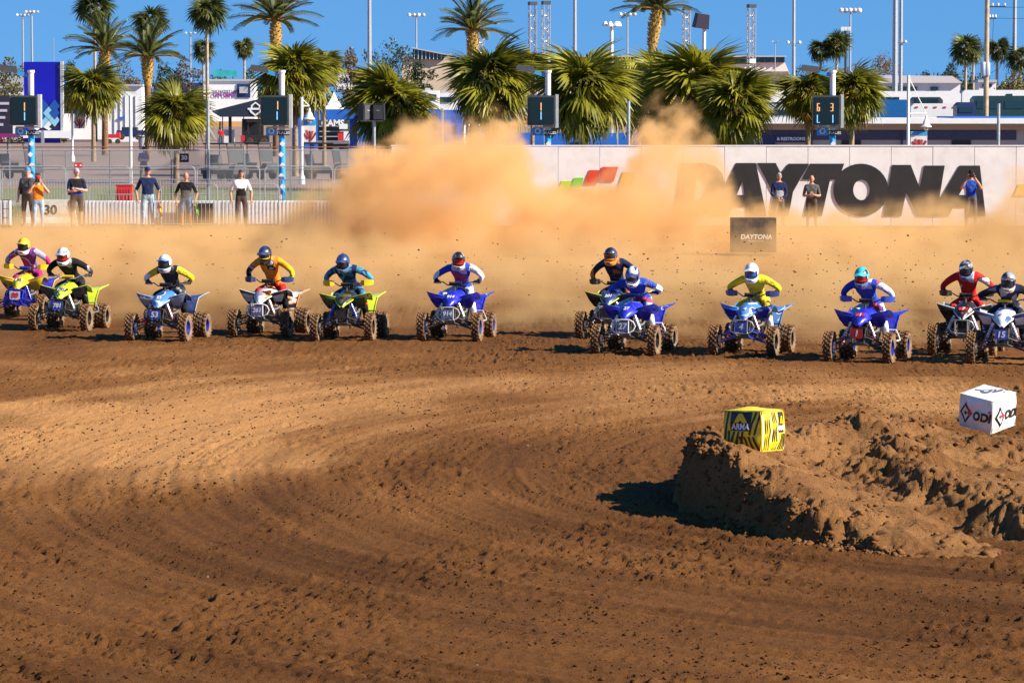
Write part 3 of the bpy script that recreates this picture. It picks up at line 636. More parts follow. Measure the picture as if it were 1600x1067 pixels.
    for s_ in (-1, 1):                                                    # front fenders: top plate and the flap that turns down behind the wheel
        top = [[(.18, .10, .76), (.27, .11, .76), (.37, .11, .75), (.44, .10, .74)],
               [(.185, -.06, .815), (.28, -.05, .82), (.38, -.04, .82), (.46, -.04, .82)],
               [(.18, -.25, .835), (.28, -.25, .85), (.385, -.26, .86), (.475, -.28, .875)],
               [(.16, -.44, .815), (.27, -.46, .845), (.38, -.47, .872), (.485, -.45, .90)],
               [(.145, -.455, .775), (.26, -.47, .80), (.375, -.475, .825), (.465, -.45, .855)],
               [(.13, -.40, .70), (.24, -.41, .705), (.34, -.41, .715), (.415, -.39, .735)],
               [(.13, -.31, .63), (.22, -.31, .615), (.30, -.31, .605), (.345, -.30, .62)]]
        fo = MB().sheet(mirror(top, s_) if s_ > 0 else [r[::-1] for r in mirror(top, s_)], (0, .012, -.012)).build('front_fender', fm, root, True)
        MB().tube([(s_ * .165, -.45, .82), (s_ * .27, -.468, .85), (s_ * .38, -.478, .877), (s_ * .485, -.455, .905), (s_ * .478, -.28, .882), (s_ * .462, -.04, .826)], .008, 6).build('trim', tm, fo, True)
        if P.get('flap'):
            q = [(.20, -.462, .765), (.425, -.468, .82), (.345, -.36, .665), (.21, -.36, .655)]
            q = [Vector((x * s_, y - .022, z)) for x, y, z in q]
            g = MB(); g.add(q + [v + Vector((0, .006, 0)) for v in q], [(0, 1, 2, 3), (7, 6, 5, 4), (0, 4, 5, 1), (1, 5, 6, 2), (2, 6, 7, 3), (3, 7, 4, 0)]); g.build('decal_panel', P['flap'], fo)
    for s_ in (-1, 1):                                                    # rear fenders
        top = [[(.20, .36, .50), (.30, .38, .48), (.40, .41, .47)], [(.17, .38, .66), (.30, .40, .64), (.43, .43, .62)], [(.14, .44, .78), (.30, .46, .77), (.455, .50, .765)],
               [(.13, .62, .80), (.30, .64, .80), (.49, .70, .81)], [(.12, .86, .79), (.28, .90, .80), (.52, .99, .845)], [(.10, .98, .77), (.22, 1.0, .77), (.36, 1.02, .79)]]
        ro = MB().sheet(mirror(top, s_) if s_ > 0 else [r[::-1] for r in mirror(top, s_)], (0, .012, -.012)).build('rear_fender', P.get('rear', fm), root, True)
        MB().tube([(s_ * .402, .405, .475), (s_ * .432, .425, .625), (s_ * .458, .495, .77), (s_ * .493, .695, .816), (s_ * .523, .985, .85)], .010, 6).build('trim', P.get('rear_trim', tm), ro, True)
    s = MB(); sec = []
    for y, w, z0, z1 in ((-.08, .07, .80, .93), (.08, .10, .72, .90), (.30, .125, .70, .865), (.55, .14, .72, .86), (.80, .15, .75, .875), (.92, .13, .77, .85)):
        sec.append([(-w, y, z0), (-w * 1.02, y, z1 - .03), (-w * .7, y, z1 - .004), (0, y, z1), (w * .7, y, z1 - .004), (w * 1.02, y, z1 - .03), (w, y, z0)])
    n7 = 7; s.add([p for r in sec for p in r], [(i * n7 + j, i * n7 + (j + 1) % n7, (i + 1) * n7 + (j + 1) % n7, (i + 1) * n7 + j) for i in range(5) for j in range(7)] + [tuple(range(6, -1, -1)), tuple(range(35, 42))])
    s.build('seat', M_seat, root, True)
    st = MB(); st.tube([(0, -.40, .62), (0, -.15, 1.0)], .02); st.box((0, -.145, 1.005), (.10, .06, .03)); st.build('steering_stem', M_steel, root)
    hb = MB(); hb.tube([(-.44, .02, 1.065), (-.26, -.05, 1.075), (-.15, -.12, 1.02), (.15, -.12, 1.02), (.26, -.05, 1.075), (.44, .02, 1.065)], .012, 8)
    bar = hb.build('handlebar', P.get('bar', M_blk), root, True)
    pad = MB(); pad.tube([(-.12, -.125, 1.055), (.12, -.125, 1.055)], .028, 10); pad.build('bar_pad', P.get('pad', M_blk), bar, True)
    for s_ in (-1, 1):
        g = MB(); g.tube([(s_ * .31, -.030, 1.074), (s_ * .45, .024, 1.064)], .018, 8); g.build('grip', M_blk, bar, True)
        l = MB(); l.tube([(s_ * .25, -.08, 1.07), (s_ * .31, -.105, 1.065), (s_ * .42, -.07, 1.055)], .007, 6); l.build('lever', M_alu, bar, True)
        if P.get('guard'):
            c = [[(s_ * .255, -.105, 1.03), (s_ * .26, -.11, 1.115)], [(s_ * .33, -.145, 1.02), (s_ * .335, -.15, 1.13)], [(s_ * .42, -.115, 1.02), (s_ * .43, -.12, 1.13)], [(s_ * .485, -.03, 1.035), (s_ * .495, -.03, 1.11)]]
            MB().sheet(c, (0, .012, .002)).build('hand_guard', P['guard'], bar, True)
    if P.get('bumper'):
        b = MB()
        b.tube([(-.12, -.86, .635), (.12, -.86, .635), (.19, -.84, .60), (.225, -.82, .52), (.19, -.84, .44), (.12, -.86, .40), (-.12, -.86, .40), (-.19, -.84, .44), (-.225, -.82, .52), (-.19, -.84, .60)], .0125, 8, closed=True)
        for s_ in (-1, 1):
            b.tube([(s_ * .11, -.86, .635), (s_ * .11, -.865, .40)], .0115, 8); b.tube([(s_ * .12, -.86, .635), (s_ * .10, -.66, .60)], .012); b.tube([(s_ * .12, -.86, .40), (s_ * .10, -.72, .345)], .012)
        b.build('front_bumper', P['bumper'], root, True)
    if P.get('plate'):
        pl = MB(); w, h = .105, .085
        pl.prism([(-w, -h * .8), (-w * .8, -h), (w * .8, -h), (w, -h * .8), (w * 1.05, h), (-w * 1.05, h)], .008, to=lambda v: v + Vector((0, -.885, .515)))
        p = pl.build('number_plate', P['plate'], root)
        if P.get('no'): text_obj(P['no'], .145 if len(P['no']) < 3 else .115, P.get('no_fg', M_white), p, (0, -.888, .515), bold=.004, shear=.15)
    for s_ in (-1, 1):
        nb = MB(); nb.tube([(s_ * .14, -.08, .32), (s_ * .40, -.16, .33), (s_ * .50, -.08, .34), (s_ * .53, .22, .35), (s_ * .50, .30, .40), (s_ * .44, .31, .52), (s_ * .30, .30, .52)], .0125, 8)
        nb.tube([(s_ * .14, .22, .32), (s_ * .53, .20, .345)], .0125, 8); nb.tube([(s_ * .26, -.12, .325), (s_ * .26, .22, .325)], .008, 6)
        nb.build('nerf_bar', P.get('nerf', M_chr), root, True)
        MB().box((s_ * .30, .12, .35), (.12, .05, .02)).build('foot_peg', M_alu, root)
    ex = MB(); ex.tube([(.06, -.22, .52), (.16, -.30, .50), (.19, -.10, .52), (.17, .25, .60), (.16, .50, .66)], .02, 8); ex.tube([(.16, .48, .66), (.17, .98, .72)], .052, 12); ex.build('exhaust', M_alu, root, True)
    gb = MB(); gb.tube([(-.16, .80, .70), (-.18, 1.02, .72), (-.10, 1.10, .73), (.10, 1.10, .73), (.18, 1.02, .72), (.16, .80, .70)], .013, 8); gb.build('grab_bar', P.get('nerf', M_chr), root, True)
    return root
# ------------------------------------------------------------------ the twelve quads and their riders
def gloss(name, col, **k): return mat('plastic_' + name, col, 0.32, var=0.10, scale=5, dirt=k.pop('dirt', 0.28), coat=0.25, **k)
G_blu = gloss('blue', (0.012, 0.022, 0.46)); G_lbl = gloss('light_blue', (0.07, 0.22, 0.55)); G_nvy = gloss('navy', (0.02, 0.045, 0.16)); G_blk = gloss('black', (0.012, 0.012, 0.014)); G_wht = gloss('white', (0.74, 0.74, 0.76)); G_yel = gloss('yellow', (0.80, 0.52, 0.01)); G_lim = gloss('lime', (0.55, 0.68, 0.02)); G_grn = gloss('dark_green', (0.05, 0.09, 0.02)); G_red = gloss('red', (0.62, 0.015, 0.02)); G_ora = gloss('orange', (0.75, 0.26, 0.03)); G_slv = gloss('silver', (0.42, 0.45, 0.50)); G_vio = gloss('violet', (0.22, 0.16, 0.36)); G_stl = gloss('steel_blue', (0.10, 0.17, 0.33)); G_dst = gloss('dusty_white', (0.55, 0.50, 0.45), dirt=0.5); G_ryl = gloss('royal', (0.03, 0.08, 0.45))
M_lensr = mat('lens_red', (0.25, 0.03, 0.02), 0.12, coat=0.5); M_lensb = mat('lens_blue', (0.03, 0.10, 0.35), 0.12, coat=0.5)
RIM_k = mat('rim_black', (0.02, 0.02, 0.022), 0.4, 0.4, var=0.3, dirt=0.4); RIM_b = mat('rim_blue', (0.03, 0.05, 0.35), 0.35, 0.3, var=0.2, dirt=0.35); RIM_s = mat('rim_silver', (0.45, 0.46, 0.48), 0.35, 0.7, var=0.2, dirt=0.35)
K = (.012, .012, .014); W_ = (.72, .72, .74)
X_lbl = graphic('graphic_light_blue', (.07, .22, .55), W_, (.02, .05, .28), 3.2, 4, .72); X_stl = graphic('graphic_steel', (.10, .17, .33), (.42, .45, .50), (.03, .07, .3), 3.5, 4, .6); X_wor = graphic('graphic_white_orange', W_, (.75, .26, .03), K, 3.8, 4, .62); X_whn = graphic('graphic_white_navy', W_, (.05, .10, .25), None, 3.6, 4, .58); X_blw = graphic('graphic_blue_white', (.012, .022, .46), W_, (.02, .04, .3), 3.0, 5, .80); X_klm = graphic('graphic_black_lime', K, (.08, .10, .03), None, 3.4, 4, .5); X_krd = graphic('graphic_black_red', K, (.35, .02, .02), W_, 3.6, 4, .66); X_ylb = graphic('graphic_yellow_blue', (.80, .52, .01), (.80, .52, .01), (.02, .05, .4), 3.0, 4, .6); X_lim = graphic('graphic_lime_black', (.55, .68, .02), K, W_, 3.6, 4, .68)
def jersey(name, a, b, c=None, scale=2.4, cut=.6): return graphic('jersey_' + name, a, b, c, scale, 4.5, cut, .9, 0.0, .12)
J_pur = jersey('purple', (.14, .03, .22), (.50, .42, .66), (.42, .02, .16)); J_blk = jersey('black', (.013, .013, .017), (.06, .06, .065), (.45, .45, .47), cut=.62); J_yel = jersey('yellow', (.72, .52, .02), W_, (.02, .02, .02), cut=.66); J_ora = jersey('orange', (.80, .30, .02), (.013, .013, .017), (.5, .5, .5), cut=.5); J_tea = jersey('teal', (.01, .03, .08), (.05, .33, .55), (.03, .2, .3), 4.0, .45); J_wbl = jersey('white_blue', (.70, .68, .78), (.03, .08, .42), (.55, .05, .1), cut=.6); J_kor = jersey('black_orange', (.012, .02, .06), (.06, .07, .1), (.6, .12, .02), cut=.6); J_blu = jersey('blue', (.03, .08, .42), (.14, .03, .22), (.05, .33, .62), cut=.5); J_ylw = jersey('all_yellow', (.72, .56, .02), (.60, .40, .02), (.03, .03, .03), cut=.68); J_bw = jersey('blue_white', (.03, .08, .42), (.50, .42, .66), W_, cut=.55); J_red = jersey('red', (.62, .02, .02), (.48, .012, .015), (.7, .68, .68), cut=.6); J_nvy = jersey('navy', (.012, .015, .04), (.05, .03, .09), (.3, .32, .4), cut=.6)
H_chk = graphic('helmet_white_red', W_, (.5, .05, .03), (.06, .06, .07), 5, 4, .52); H_blw = graphic('helmet_white_blue', W_, W_, (.05, .30, .6), 4, 4, .6); H_nvw = graphic('helmet_navy_white', (.02, .04, .16), (.02, .04, .16), W_, 5, 4, .55); H_kgr = graphic('helmet_black_grey', (.014, .014, .018), (.06, .07, .09), (.3, .32, .36), 5, 4, .5); H_trq = graphic('helmet_turquoise', (.05, .55, .62), (.05, .55, .62), (.01, .015, .03), 4, 4, .56)
FIELD = [
 # px, py of the front axle, yaw, steer, quad label, paint, rider label, shape, clothes, helmet, head turn
 (27, 501, 9, 0, 'yellow and blue quad cut off by the picture edge', dict(fender=X_ylb, hood=G_yel, trim=G_yel, rear=G_blu, rim=RIM_k, frame=G_blu, arm=G_blu, bumper=G_blu, plate=G_wht, no='80', no_fg=C_red, hood_bg=G_wht, hood_no='80', hood_fg=M_black, guard=G_yel, pad=G_blu, nerf=G_blu, shock_body=G_blu, spring=G_blu),
  'rider in purple and pink with a yellow helmet', 'sit', [J_pur, J_pur, J_pur, C_prw, C_prw, C_pnk, C_pnk, C_pnk, C_blk, M_tan, C_wht], dict(shell=G_yel, chin=G_wht, low=G_red, frame=M_black), .15, 0),
 (94, 516, 10, 0, 'black and lime quad with lime edged fenders, number 781', dict(fender=G_blk, hood=X_lim, trim=G_lim, rear=G_lim, rim=RIM_k, bumper=M_blk, plate=G_ryl, no='781', hood_bg=G_wht, hood_no='781', hood_fg=G_nvy, pad=G_yel, bar=M_alu, nerf=M_alu, flap=mat('decal_grey', (.12, .12, .12), .5)),
  'rider in black jersey with a white and red chequered helmet', 'tuck', [J_blk, C_blk, C_blk, J_blk, C_blk, J_blk, J_blk, C_gry, C_blk, M_tan, C_gry], dict(shell=H_chk, patch=G_wht, chin=G_wht, low=G_blk, frame=G_red, visor=G_slv, lens=M_lensr), .25, 0),
 (247, 532, 12, 0, 'steel blue and white quad with number 53', dict(fender=X_stl, hood=X_lbl, trim=G_slv, rear=G_nvy, rim=RIM_b, bumper=M_blk, plate=G_ryl, no='53', hood_no='53', hood_fg=M_white, flap=G_slv, nerf=M_blk, pad=M_blk, spring=G_red),
  'rider in black vest with yellow sleeves and a white and blue helmet', 'lean', [J_blk, C_blk, J_yel, C_wht, J_yel, C_yel, J_blk, C_gry, C_blk, M_tan, C_blk], dict(shell=H_blw, patch=G_wht, low=G_blk, chin=G_slv, visor=G_lbl, frame=M_black), .1, 0),
 (407, 525, 13, 0, 'white, black and orange quad with a white bumper', dict(fender=G_blk, hood=X_wor, trim=G_wht, rear=X_wor, rear_trim=G_ora, rim=RIM_k, bumper=G_wht, plate=G_vio, no='261', hood_no='261', hood_fg=G_vio, flap=G_wht, nerf=M_blk, guard=G_nvy, spring=G_ora),
  'rider in an orange and black jersey with a dark helmet', 'up', [J_ora, C_ora, J_ora, C_blk, C_amb, C_yel, C_red, C_gry, C_blk, M_tan, C_blk], dict(shell=H_kgr, patch=G_nvy, low=G_blk, chin=G_blk, frame=G_yel), .3, 0),
 (536, 532, 9, 0, 'black and green quad with bright blue shock absorbers', dict(fender=X_klm, hood=X_klm, trim=G_lim, rear=G_lim, rim=RIM_k, plate=G_blk, hood_bg=G_wht, shock_body=G_ryl, spring=G_ryl, guard=G_yel, pad=M_blk, nerf=M_blk, flap=mat('decal_moss', (.10, .13, .04), .5), arm=M_blk),
  'rider in a teal and black striped jersey with a dark blue helmet', 'tuck', [J_tea, C_nav, J_tea, C_sky, J_tea, C_sky, J_tea, C_yel, C_blk, M_tan, C_red], dict(shell=H_nvw, patch=G_nvy, low=G_nvy, chin=G_stl, frame=M_black), .3, 0),
 (703, 533, 11, 0, 'blue quad with number 914 and a pale bumper', dict(fender=G_blu, hood=G_blu, trim=G_blu, rear=X_blw, rear_trim=G_blu, rim=RIM_b, bumper=G_dst, plate=G_stl, no='914', hood_no='914', pad=M_blk, nerf=G_dst, guard=None, spring=G_dst),
  'rider in a white and blue jersey with a black helmet', 'side', [J_wbl, C_ryl, C_ryl, C_wht, C_wht, C_wht, J_wbl, C_blk, C_wht, M_tan, C_wht], dict(shell=H_kgr, patch=G_blk, low=M_lensr, chin=G_dst, lens=M_lensr, frame=G_red), .12, .2),
 (951, 530, 14, 0, 'black and lime quad half hidden behind the white bumper quad', dict(fender=G_blk, hood=G_nvy, trim=G_lim, rear=G_blk, rim=RIM_k, bumper=G_dst, plate=G_blk, hood_no='201', pad=M_blk, nerf=M_blk, guard=G_blk),
  'rider in a black jersey with orange cuffs and an orange trimmed helmet', 'up', [J_kor, C_nav, J_kor, C_ora, C_nav, C_ora, J_kor, C_blk, C_blk, M_tan, C_blk], dict(shell=G_nvy, patch=G_blk, low=G_ora, chin=G_ora, frame=G_ora), .12, 0),
 (978, 553, 16, 0, 'blue quad with a white tube bumper and white hood lettering', dict(fender=G_blu, hood=X_blw, trim=G_ryl, rear=X_blw, rear_trim=G_blu, rim=RIM_k, bumper=G_wht, plate=G_stl, no='27', hood_bg=None, hood_no='27', pad=G_ryl, nerf=G_wht, spring=G_wht),
  'rider crouched low in blue and white with a blue and white helmet', 'deep', [J_blu, C_ryl, C_ryl, C_blu, J_blu, C_wht, J_wbl, C_ryl, C_wht, M_tan, C_wht], dict(shell=H_nvw, patch=G_wht, low=G_wht, chin=G_wht, visor=G_nvy, frame=M_black), .42, .1),
 (1163, 556, 17, 0, 'light blue quad with number 4', dict(fender=X_lbl, hood=X_lbl, trim=G_lbl, rear=X_lbl, rear_trim=G_lbl, rim=RIM_k, arm=G_ryl, bumper=M_alu, plate=G_ryl, no='4', hood_no='4', flap=G_blu, guard=G_nvy, pad=M_blk, nerf=M_blk, spring=G_red),
  'rider all in yellow with a white helmet', 'lean', [J_ylw, C_yel, C_yel, C_yel, J_ylw, C_yel, J_ylw, C_nav, C_wht, M_tan, C_yel], dict(shell=G_wht, patch=G_wht, low=G_lbl, chin=G_wht, lens=M_lensb, frame=G_nvy), .22, .1),
 (1344, 566, 18, 0, 'blue quad with a red number 1 plate', dict(fender=G_blu, hood=G_blu, trim=G_blu, rear=X_blw, rear_trim=G_blu, rim=RIM_b, plate=G_red, no='1', hood_bg=G_red, hood_no='1', guard=G_ryl, pad=M_blk, nerf=G_wht, spring=G_red),
  'rider in blue and white with a turquoise helmet', 'tuck', [J_bw, C_ryl, C_ryl, C_ryl, J_wbl, C_wht, J_wbl, C_ryl, C_wht, M_tan, C_wht], dict(shell=H_trq, patch=gloss('turquoise', (0.05, 0.55, 0.62)), low=G_red, chin=G_stl, lens=M_lensr, frame=G_red), .25, .05),
 (1505, 555, 13, 0, 'black quad with white edged fenders partly behind the white quad', dict(fender=G_blk, hood=X_krd, trim=G_wht, rear=G_blk, rim=RIM_k, bumper=M_alu, hood_no='7', hood_bg=G_red, guard=G_blk, pad=M_blk, nerf=M_blk, spring=G_dst),
  'rider all in red with a black helmet', 'sit', [J_red, C_red, C_red, C_red, J_red, C_red, J_red, C_blk, C_blk, M_tan, C_red], dict(shell=H_kgr, patch=H_kgr, low=G_nvy, chin=G_stl, frame=M_black), .28, 0),
 (1567, 570, 12, 0, 'white and navy quad with number 15 at the picture edge', dict(fender=G_nvy, hood=X_whn, trim=G_wht, rear=X_whn, rim=RIM_k, plate=G_ryl, no='15', pad=G_yel, flap=G_wht, nerf=M_blk, spring=G_vio, shock_body=G_wht),
  'rider in a black jersey with a dark helmet at the picture edge', 'deep', [J_nvy, C_nav, J_nvy, C_blk, C_blk, C_blk, J_nvy, C_gry, C_blk, M_tan, C_blk], dict(shell=H_kgr, patch=H_kgr, low=G_vio, chin=G_dst, frame=M_black), .22, 0)]
ATVS = []
for px, py, yaw, st, lab, P, rlab, shp, cl, H, hp, ht in FIELD:
    Y = FOC * CAM_H / (py - HOR); X = xat(px, Y); a = R(yaw); c, s = math.cos(a), math.sin(a)
    Xo, Yo = X + .62 * s * 1, Y + .62 * c                               # the middle of the quad lies behind its front axle
    wz = [gz(Xo + wx * c + wy * s, Yo + wy * c - wx * s) for wx in (-.5, .5) for wy in (-.62, .62)]
    z = sum(wz) / 4
    ro = build_atv('quad_bike', (Xo, Yo, z - .005), -a, lab, P, R(st), roll=-math.atan(((wz[2] + wz[3]) - (wz[0] + wz[1])) / 2 / 1.0) * 0.8)
    ATVS.append((ro, px, py))
    rl = build_rider(ro, rlab, shp, cl, H, hp, ht)
# ------------------------------------------------------------------ barriers, wall and people behind the start
def pbox(mb, x0, y0, x1, y1, Y, d):
    """a box whose front face stands Y metres away, between two corners of the view, d metres deep"""
    a, b = at(x0, y0, Y), at(x1, y1, Y); return mb.box(((a.x + b.x) / 2, Y + d / 2, (a.z + b.z) / 2), (abs(b.x - a.x), d, abs(a.z - b.z)))
def gpoly(pts, Y): return [(at(x, y, Y).x, at(x, y, Y).z) for x, y in pts]
M_gal = mat('galvanised', (0.42, 0.44, 0.46), 0.45, 0.5, var=0.2, scale=8); M_conc = mat('concrete', (0.60, 0.59, 0.56), 0.9, var=0.15, scale=4, bump=0.2, dirt=0.3)
M_wwall = mat('wall_panel', (0.74, 0.73, 0.725), 0.55, var=0.05, scale=1.2, dirt=0.18); M_wplas = mat('white_plastic', (0.76, 0.77, 0.78), 0.45, var=0.06, dirt=0.25, scale=3); M_ltr = mat('letter_black', (0.016, 0.015, 0.015), 0.55, var=0.3, scale=2)
LETTER_N = [0]
M_pole = mat('white_pole', (0.70, 0.71, 0.72), 0.5, var=0.08); M_cyan = mat('wrap_blue', (0.03, 0.33, 0.72), 0.45, var=0.1); M_glass = mat('dark_glass', (0.008, 0.035, 0.05), 0.12, coat=0.4); M_dgry = mat('dark_grey', (0.05, 0.055, 0.06), 0.5, var=0.15); M_lgry = mat('light_grey', (0.42, 0.44, 0.46), 0.55, var=0.1)
M_rust = mat('rust_rail', (0.22, 0.09, 0.05), 0.8, var=0.3); M_redp = mat('red_paint', (0.55, 0.03, 0.035), 0.5, var=0.1); M_navy = mat('navy_paint', (0.012, 0.03, 0.12), 0.5, var=0.1); M_bluep = mat('blue_paint', (0.015, 0.13, 0.52), 0.55, var=0.12, scale=0.8); M_tanp = mat('tan_stucco', (0.60, 0.47, 0.34), 0.9, var=0.06, scale=0.3)
WALL_Y = 121.0
wall = empty('banner_wall', (0, WALL_Y, .65), 0, 'long white track wall with large black lettering', 'wall')
def under(root, o):
    """keep o where it stands while it becomes a part of root"""
    o.parent = root; o.matrix_parent_inverse = Matrix.Translation(root.location).inverted() if root.rotation_euler.z == 0 and root.scale.x == 1 else root.matrix_basis.inverted(); return o
x = 612.0
while x < 1660:
    p = MB(); a, b = xat(x + .35, WALL_Y), xat(x + 65 - .35, WALL_Y); p.box(((a + b) / 2, WALL_Y + .1 + rnd.uniform(-.006, .006), 1.87), (b - a, .2, 2.55)); under(wall, p.build('panel', M_wwall)); x += 65
c = MB(); c.box(((xat(612, WALL_Y) + xat(1660, WALL_Y)) / 2, WALL_Y + .115, 3.165), (xat(1660, WALL_Y) - xat(612, WALL_Y) + .04, .26, .035)); under(wall, c.build('coping', M_wplas))
def ring(cx, cy, rx, ry, n=32): return [(cx + rx * math.cos(2 * PI * i / n), cy + ry * math.sin(2 * PI * i / n)) for i in range(n)]
def letter(outer, holes=(), m=None, name='letter', label=None, Y=WALL_Y, th=.022):
    bm = bmesh.new(); LETTER_N[0] += 1; off = .026 + .005 * (LETTER_N[0] % 2)
    es = []
    for loop in [outer] + list(holes):
        vs = [bm.verts.new((q[0], Y - off, q[1])) for q in gpoly(loop, Y)]
        es += [bm.edges.new((vs[i], vs[(i + 1) % len(vs)])) for i in range(len(vs))]
    r = bmesh.ops.triangle_fill(bm, use_beauty=True, use_dissolve=False, edges=es)
    fs = [f for f in bm.faces]
    ex = bmesh.ops.extrude_face_region(bm, geom=fs); bmesh.ops.translate(bm, vec=(0, th, 0), verts=[v for v in ex['geom'] if isinstance(v, bmesh.types.BMVert)])
    bmesh.ops.recalc_face_normals(bm, faces=bm.faces)
    me = bpy.data.meshes.new(name); bm.to_mesh(me); bm.free(); me.materials.append(m or M_ltr); o = under(wall, mobj(name, me))
    if label: o['label'] = label
    return o
letter([(1064, 255), (1102, 255), (1118, 260), (1128, 271), (1133, 288), (1131, 306), (1122, 324), (1108, 334), (1092, 338), (1052, 338)], [[(1088, 279), (1098, 280), (1102, 290), (1100, 304), (1092, 313), (1084, 314)]], label='black letter D')
letter([(1150, 255), (1181, 255), (1198, 338), (1166, 338), (1164, 324), (1144, 324), (1138, 338), (1108, 338)], [[(1160, 284), (1163, 305), (1151, 305)]], label='black letter A before the Y')
letter([(1183, 255), (1212, 255), (1220, 271), (1232, 256), (1264, 256), (1239, 300), (1232, 338), (1203, 338), (1209, 303)], label='black letter Y')
letter([(1266, 256), (1319, 256), (1310, 281), (1297, 281), (1284, 338), (1256, 338), (1269, 281), (1253, 281)], label='black letter T')
letter(ring(1345, 297, 43, 41), [ring(1346, 297, 13, 16)], label='black letter O')
letter([(1394, 258), (1423, 258), (1437, 294), (1444, 259), (1476, 259), (1463, 338), (1433, 338), (1416, 300), (1408, 338), (1380, 338)], label='black letter N')
letter([(1499, 259), (1531, 259), (1540, 338), (1511, 338), (1510, 324), (1489, 324), (1482, 338), (1453, 338)], [[(1509, 285), (1511, 305), (1498, 305)]], label='black letter A at the end')
for col, q in (('lime', [(878, 283), (893, 283), (888, 304), (868, 304)]), ('green', [(898, 278), (912, 278), (907, 297), (889, 297)]), ('red', [(921, 266), (938, 266), (931, 290), (911, 290)]), ('scarlet', [(941, 261), (966, 261), (959, 284), (935, 284)]), ('gold', [(974, 269), (994, 269), (989, 290), (966, 290)]), ('gold', [(1592, 288), (1612, 288), (1606, 306), (1584, 306)])):
    letter(q, m=mat('logo_' + col, {'lime': (.42, .62, .03), 'green': (.14, .55, .03), 'red': (.60, .05, .02), 'scarlet': (.62, .035, .02), 'gold': (.75, .45, .01)}[col], .5), name='emblem_block')
# chain-link fence
FY = 124.0
fence = empty('chain_link_fence', (xat(300, FY), FY, .65), 0, 'grey chain-link fence behind the white barriers', 'fence')
xa, xb, zt, zb_ = xat(-60, FY), xat(618, FY), at(300, 235, FY).z, .65
m = MB(); n = int((xb - xa + zt - zb_) / .075)
for i in range(n):
    for d in (1, -1):
        x0 = xa - (zt - zb_) + i * .075 if d > 0 else xa + i * .075
        p, q = (x0, zb_), (x0 + d * (zt - zb_), zt)
        def clipx(p, q):
            (ax, az), (bx, bz) = p, q
            for lim, s in ((xa, 1), (xb, -1)):
                if (ax - lim) * s < 0 and (bx - lim) * s < 0: return None
                if (ax - lim) * s < 0: t = (lim - ax) / (bx - ax); ax, az = lim, az + (bz - az) * t
                if (bx - lim) * s < 0: t = (lim - ax) / (bx - ax); bx, bz = lim, az + (bz - az) * t
            return (ax, az), (bx, bz)
        c = clipx(p, q)
        if c: m.tube([(c[0][0], FY + .004 * d, c[0][1]), (c[1][0], FY + .004 * d, c[1][1])], .0042, 3, cap=False)
under(fence, tag(m.build('chain_mesh', mat('wire_grey', (.20, .20, .21), .6, .3)), kind='stuff'))
for px in (-40, 68, 103, 172, 268, 326, 382, 454, 487, 543, 596): under(fence, MB().tube([(xat(px, FY), FY + .04, .55), (xat(px, FY), FY + .04, zt + (.12 if px in (326, 382) else .02))], .033 if px in (326, 382, 68) else .024, 8).build('post', M_gal, None, True))
for z in (zt, zt - .62, zb_ + .06): under(fence, MB().tube([(xa, FY + .02, z), (xb, FY + .02, z)], .021, 8).build('rail', M_gal, None, True))
under(fence, MB().tube([(xa, FY + .12, zt + .10), (xb, FY + .12, zt + .10)], .018, 6).build('rail', M_rust, None, True))
# temporary fence panels with round corners
def fence_panel(px0, px1, Y, ztop, label, group, bars=17, r=.16, zlow=.72, tilt=0, feet=True):
    x0, x1 = xat(px0, Y), xat(px1, Y); w = x1 - x0; h = ztop - zlow
    o = empty('barricade', ((x0 + x1) / 2, Y, .65), tilt, label, 'barricade', group); q = w / 2
    f = MB(); arc = [(q - r + r * math.sin(a), 0, h + .07 - r + r * math.cos(a)) for a in np.linspace(0, PI / 2, 5)]
    f.tube([(-q, 0, .0)] + [(-x, y, z) for x, y, z in arc[::-1]] + arc + [(q, 0, .0)], .019, 8); f.tube([(-q, 0, .07), (q, 0, .07)], .016, 8); f.build('frame', M_gal, o, True)
    f = MB(); f.tube([(-q, 0, h * .80), (q, 0, h * .80)], .015, 6); f.build('rail', M_gal, o, True)
    for i in range(1, bars): MB().tube([(-q + w * i / bars, 0, .07), (-q + w * i / bars, 0, h * .80)], .008, 5).build('bar', M_gal, o, True)
    if feet:
        for s in (-1, 1): MB().box((s * (q - .2), 0, .012), (.06, .5, .022)).build('foot', M_gal, o)
    return o
gp = 'tall fence panels with rounded corners'
for i, (a, b, wh) in enumerate(((-52, 1, 'at the picture edge'), (4, 103, 'behind the photographer in orange'), (106, 203, 'behind the man with crossed arms'), (206, 305, 'behind the man in the navy shirt'), (308, 406, 'behind the man in black and white'), (414, 520, 'just past the lamp post by the dust'), (523, 612, 'beside the white wall end'))):
    fence_panel(a, b, 122.6, at(200, 260, 122.6).z, 'tall steel fence panel ' + wh, gp, bars=22 if b - a > 60 else 12)
gp = 'low crowd barricades before the white blocks'
for a, b, wh, tl in ((139, 214, 'left of the man in the navy shirt', .05), (252, 340, 'behind the man in denim shorts', -.04), (348, 436, 'behind the man in black and white', .02)):
    fence_panel(a, b, 120.3, at(200, 288, 120.3).z, 'low steel crowd barricade ' + wh, gp, bars=14, tilt=tl)
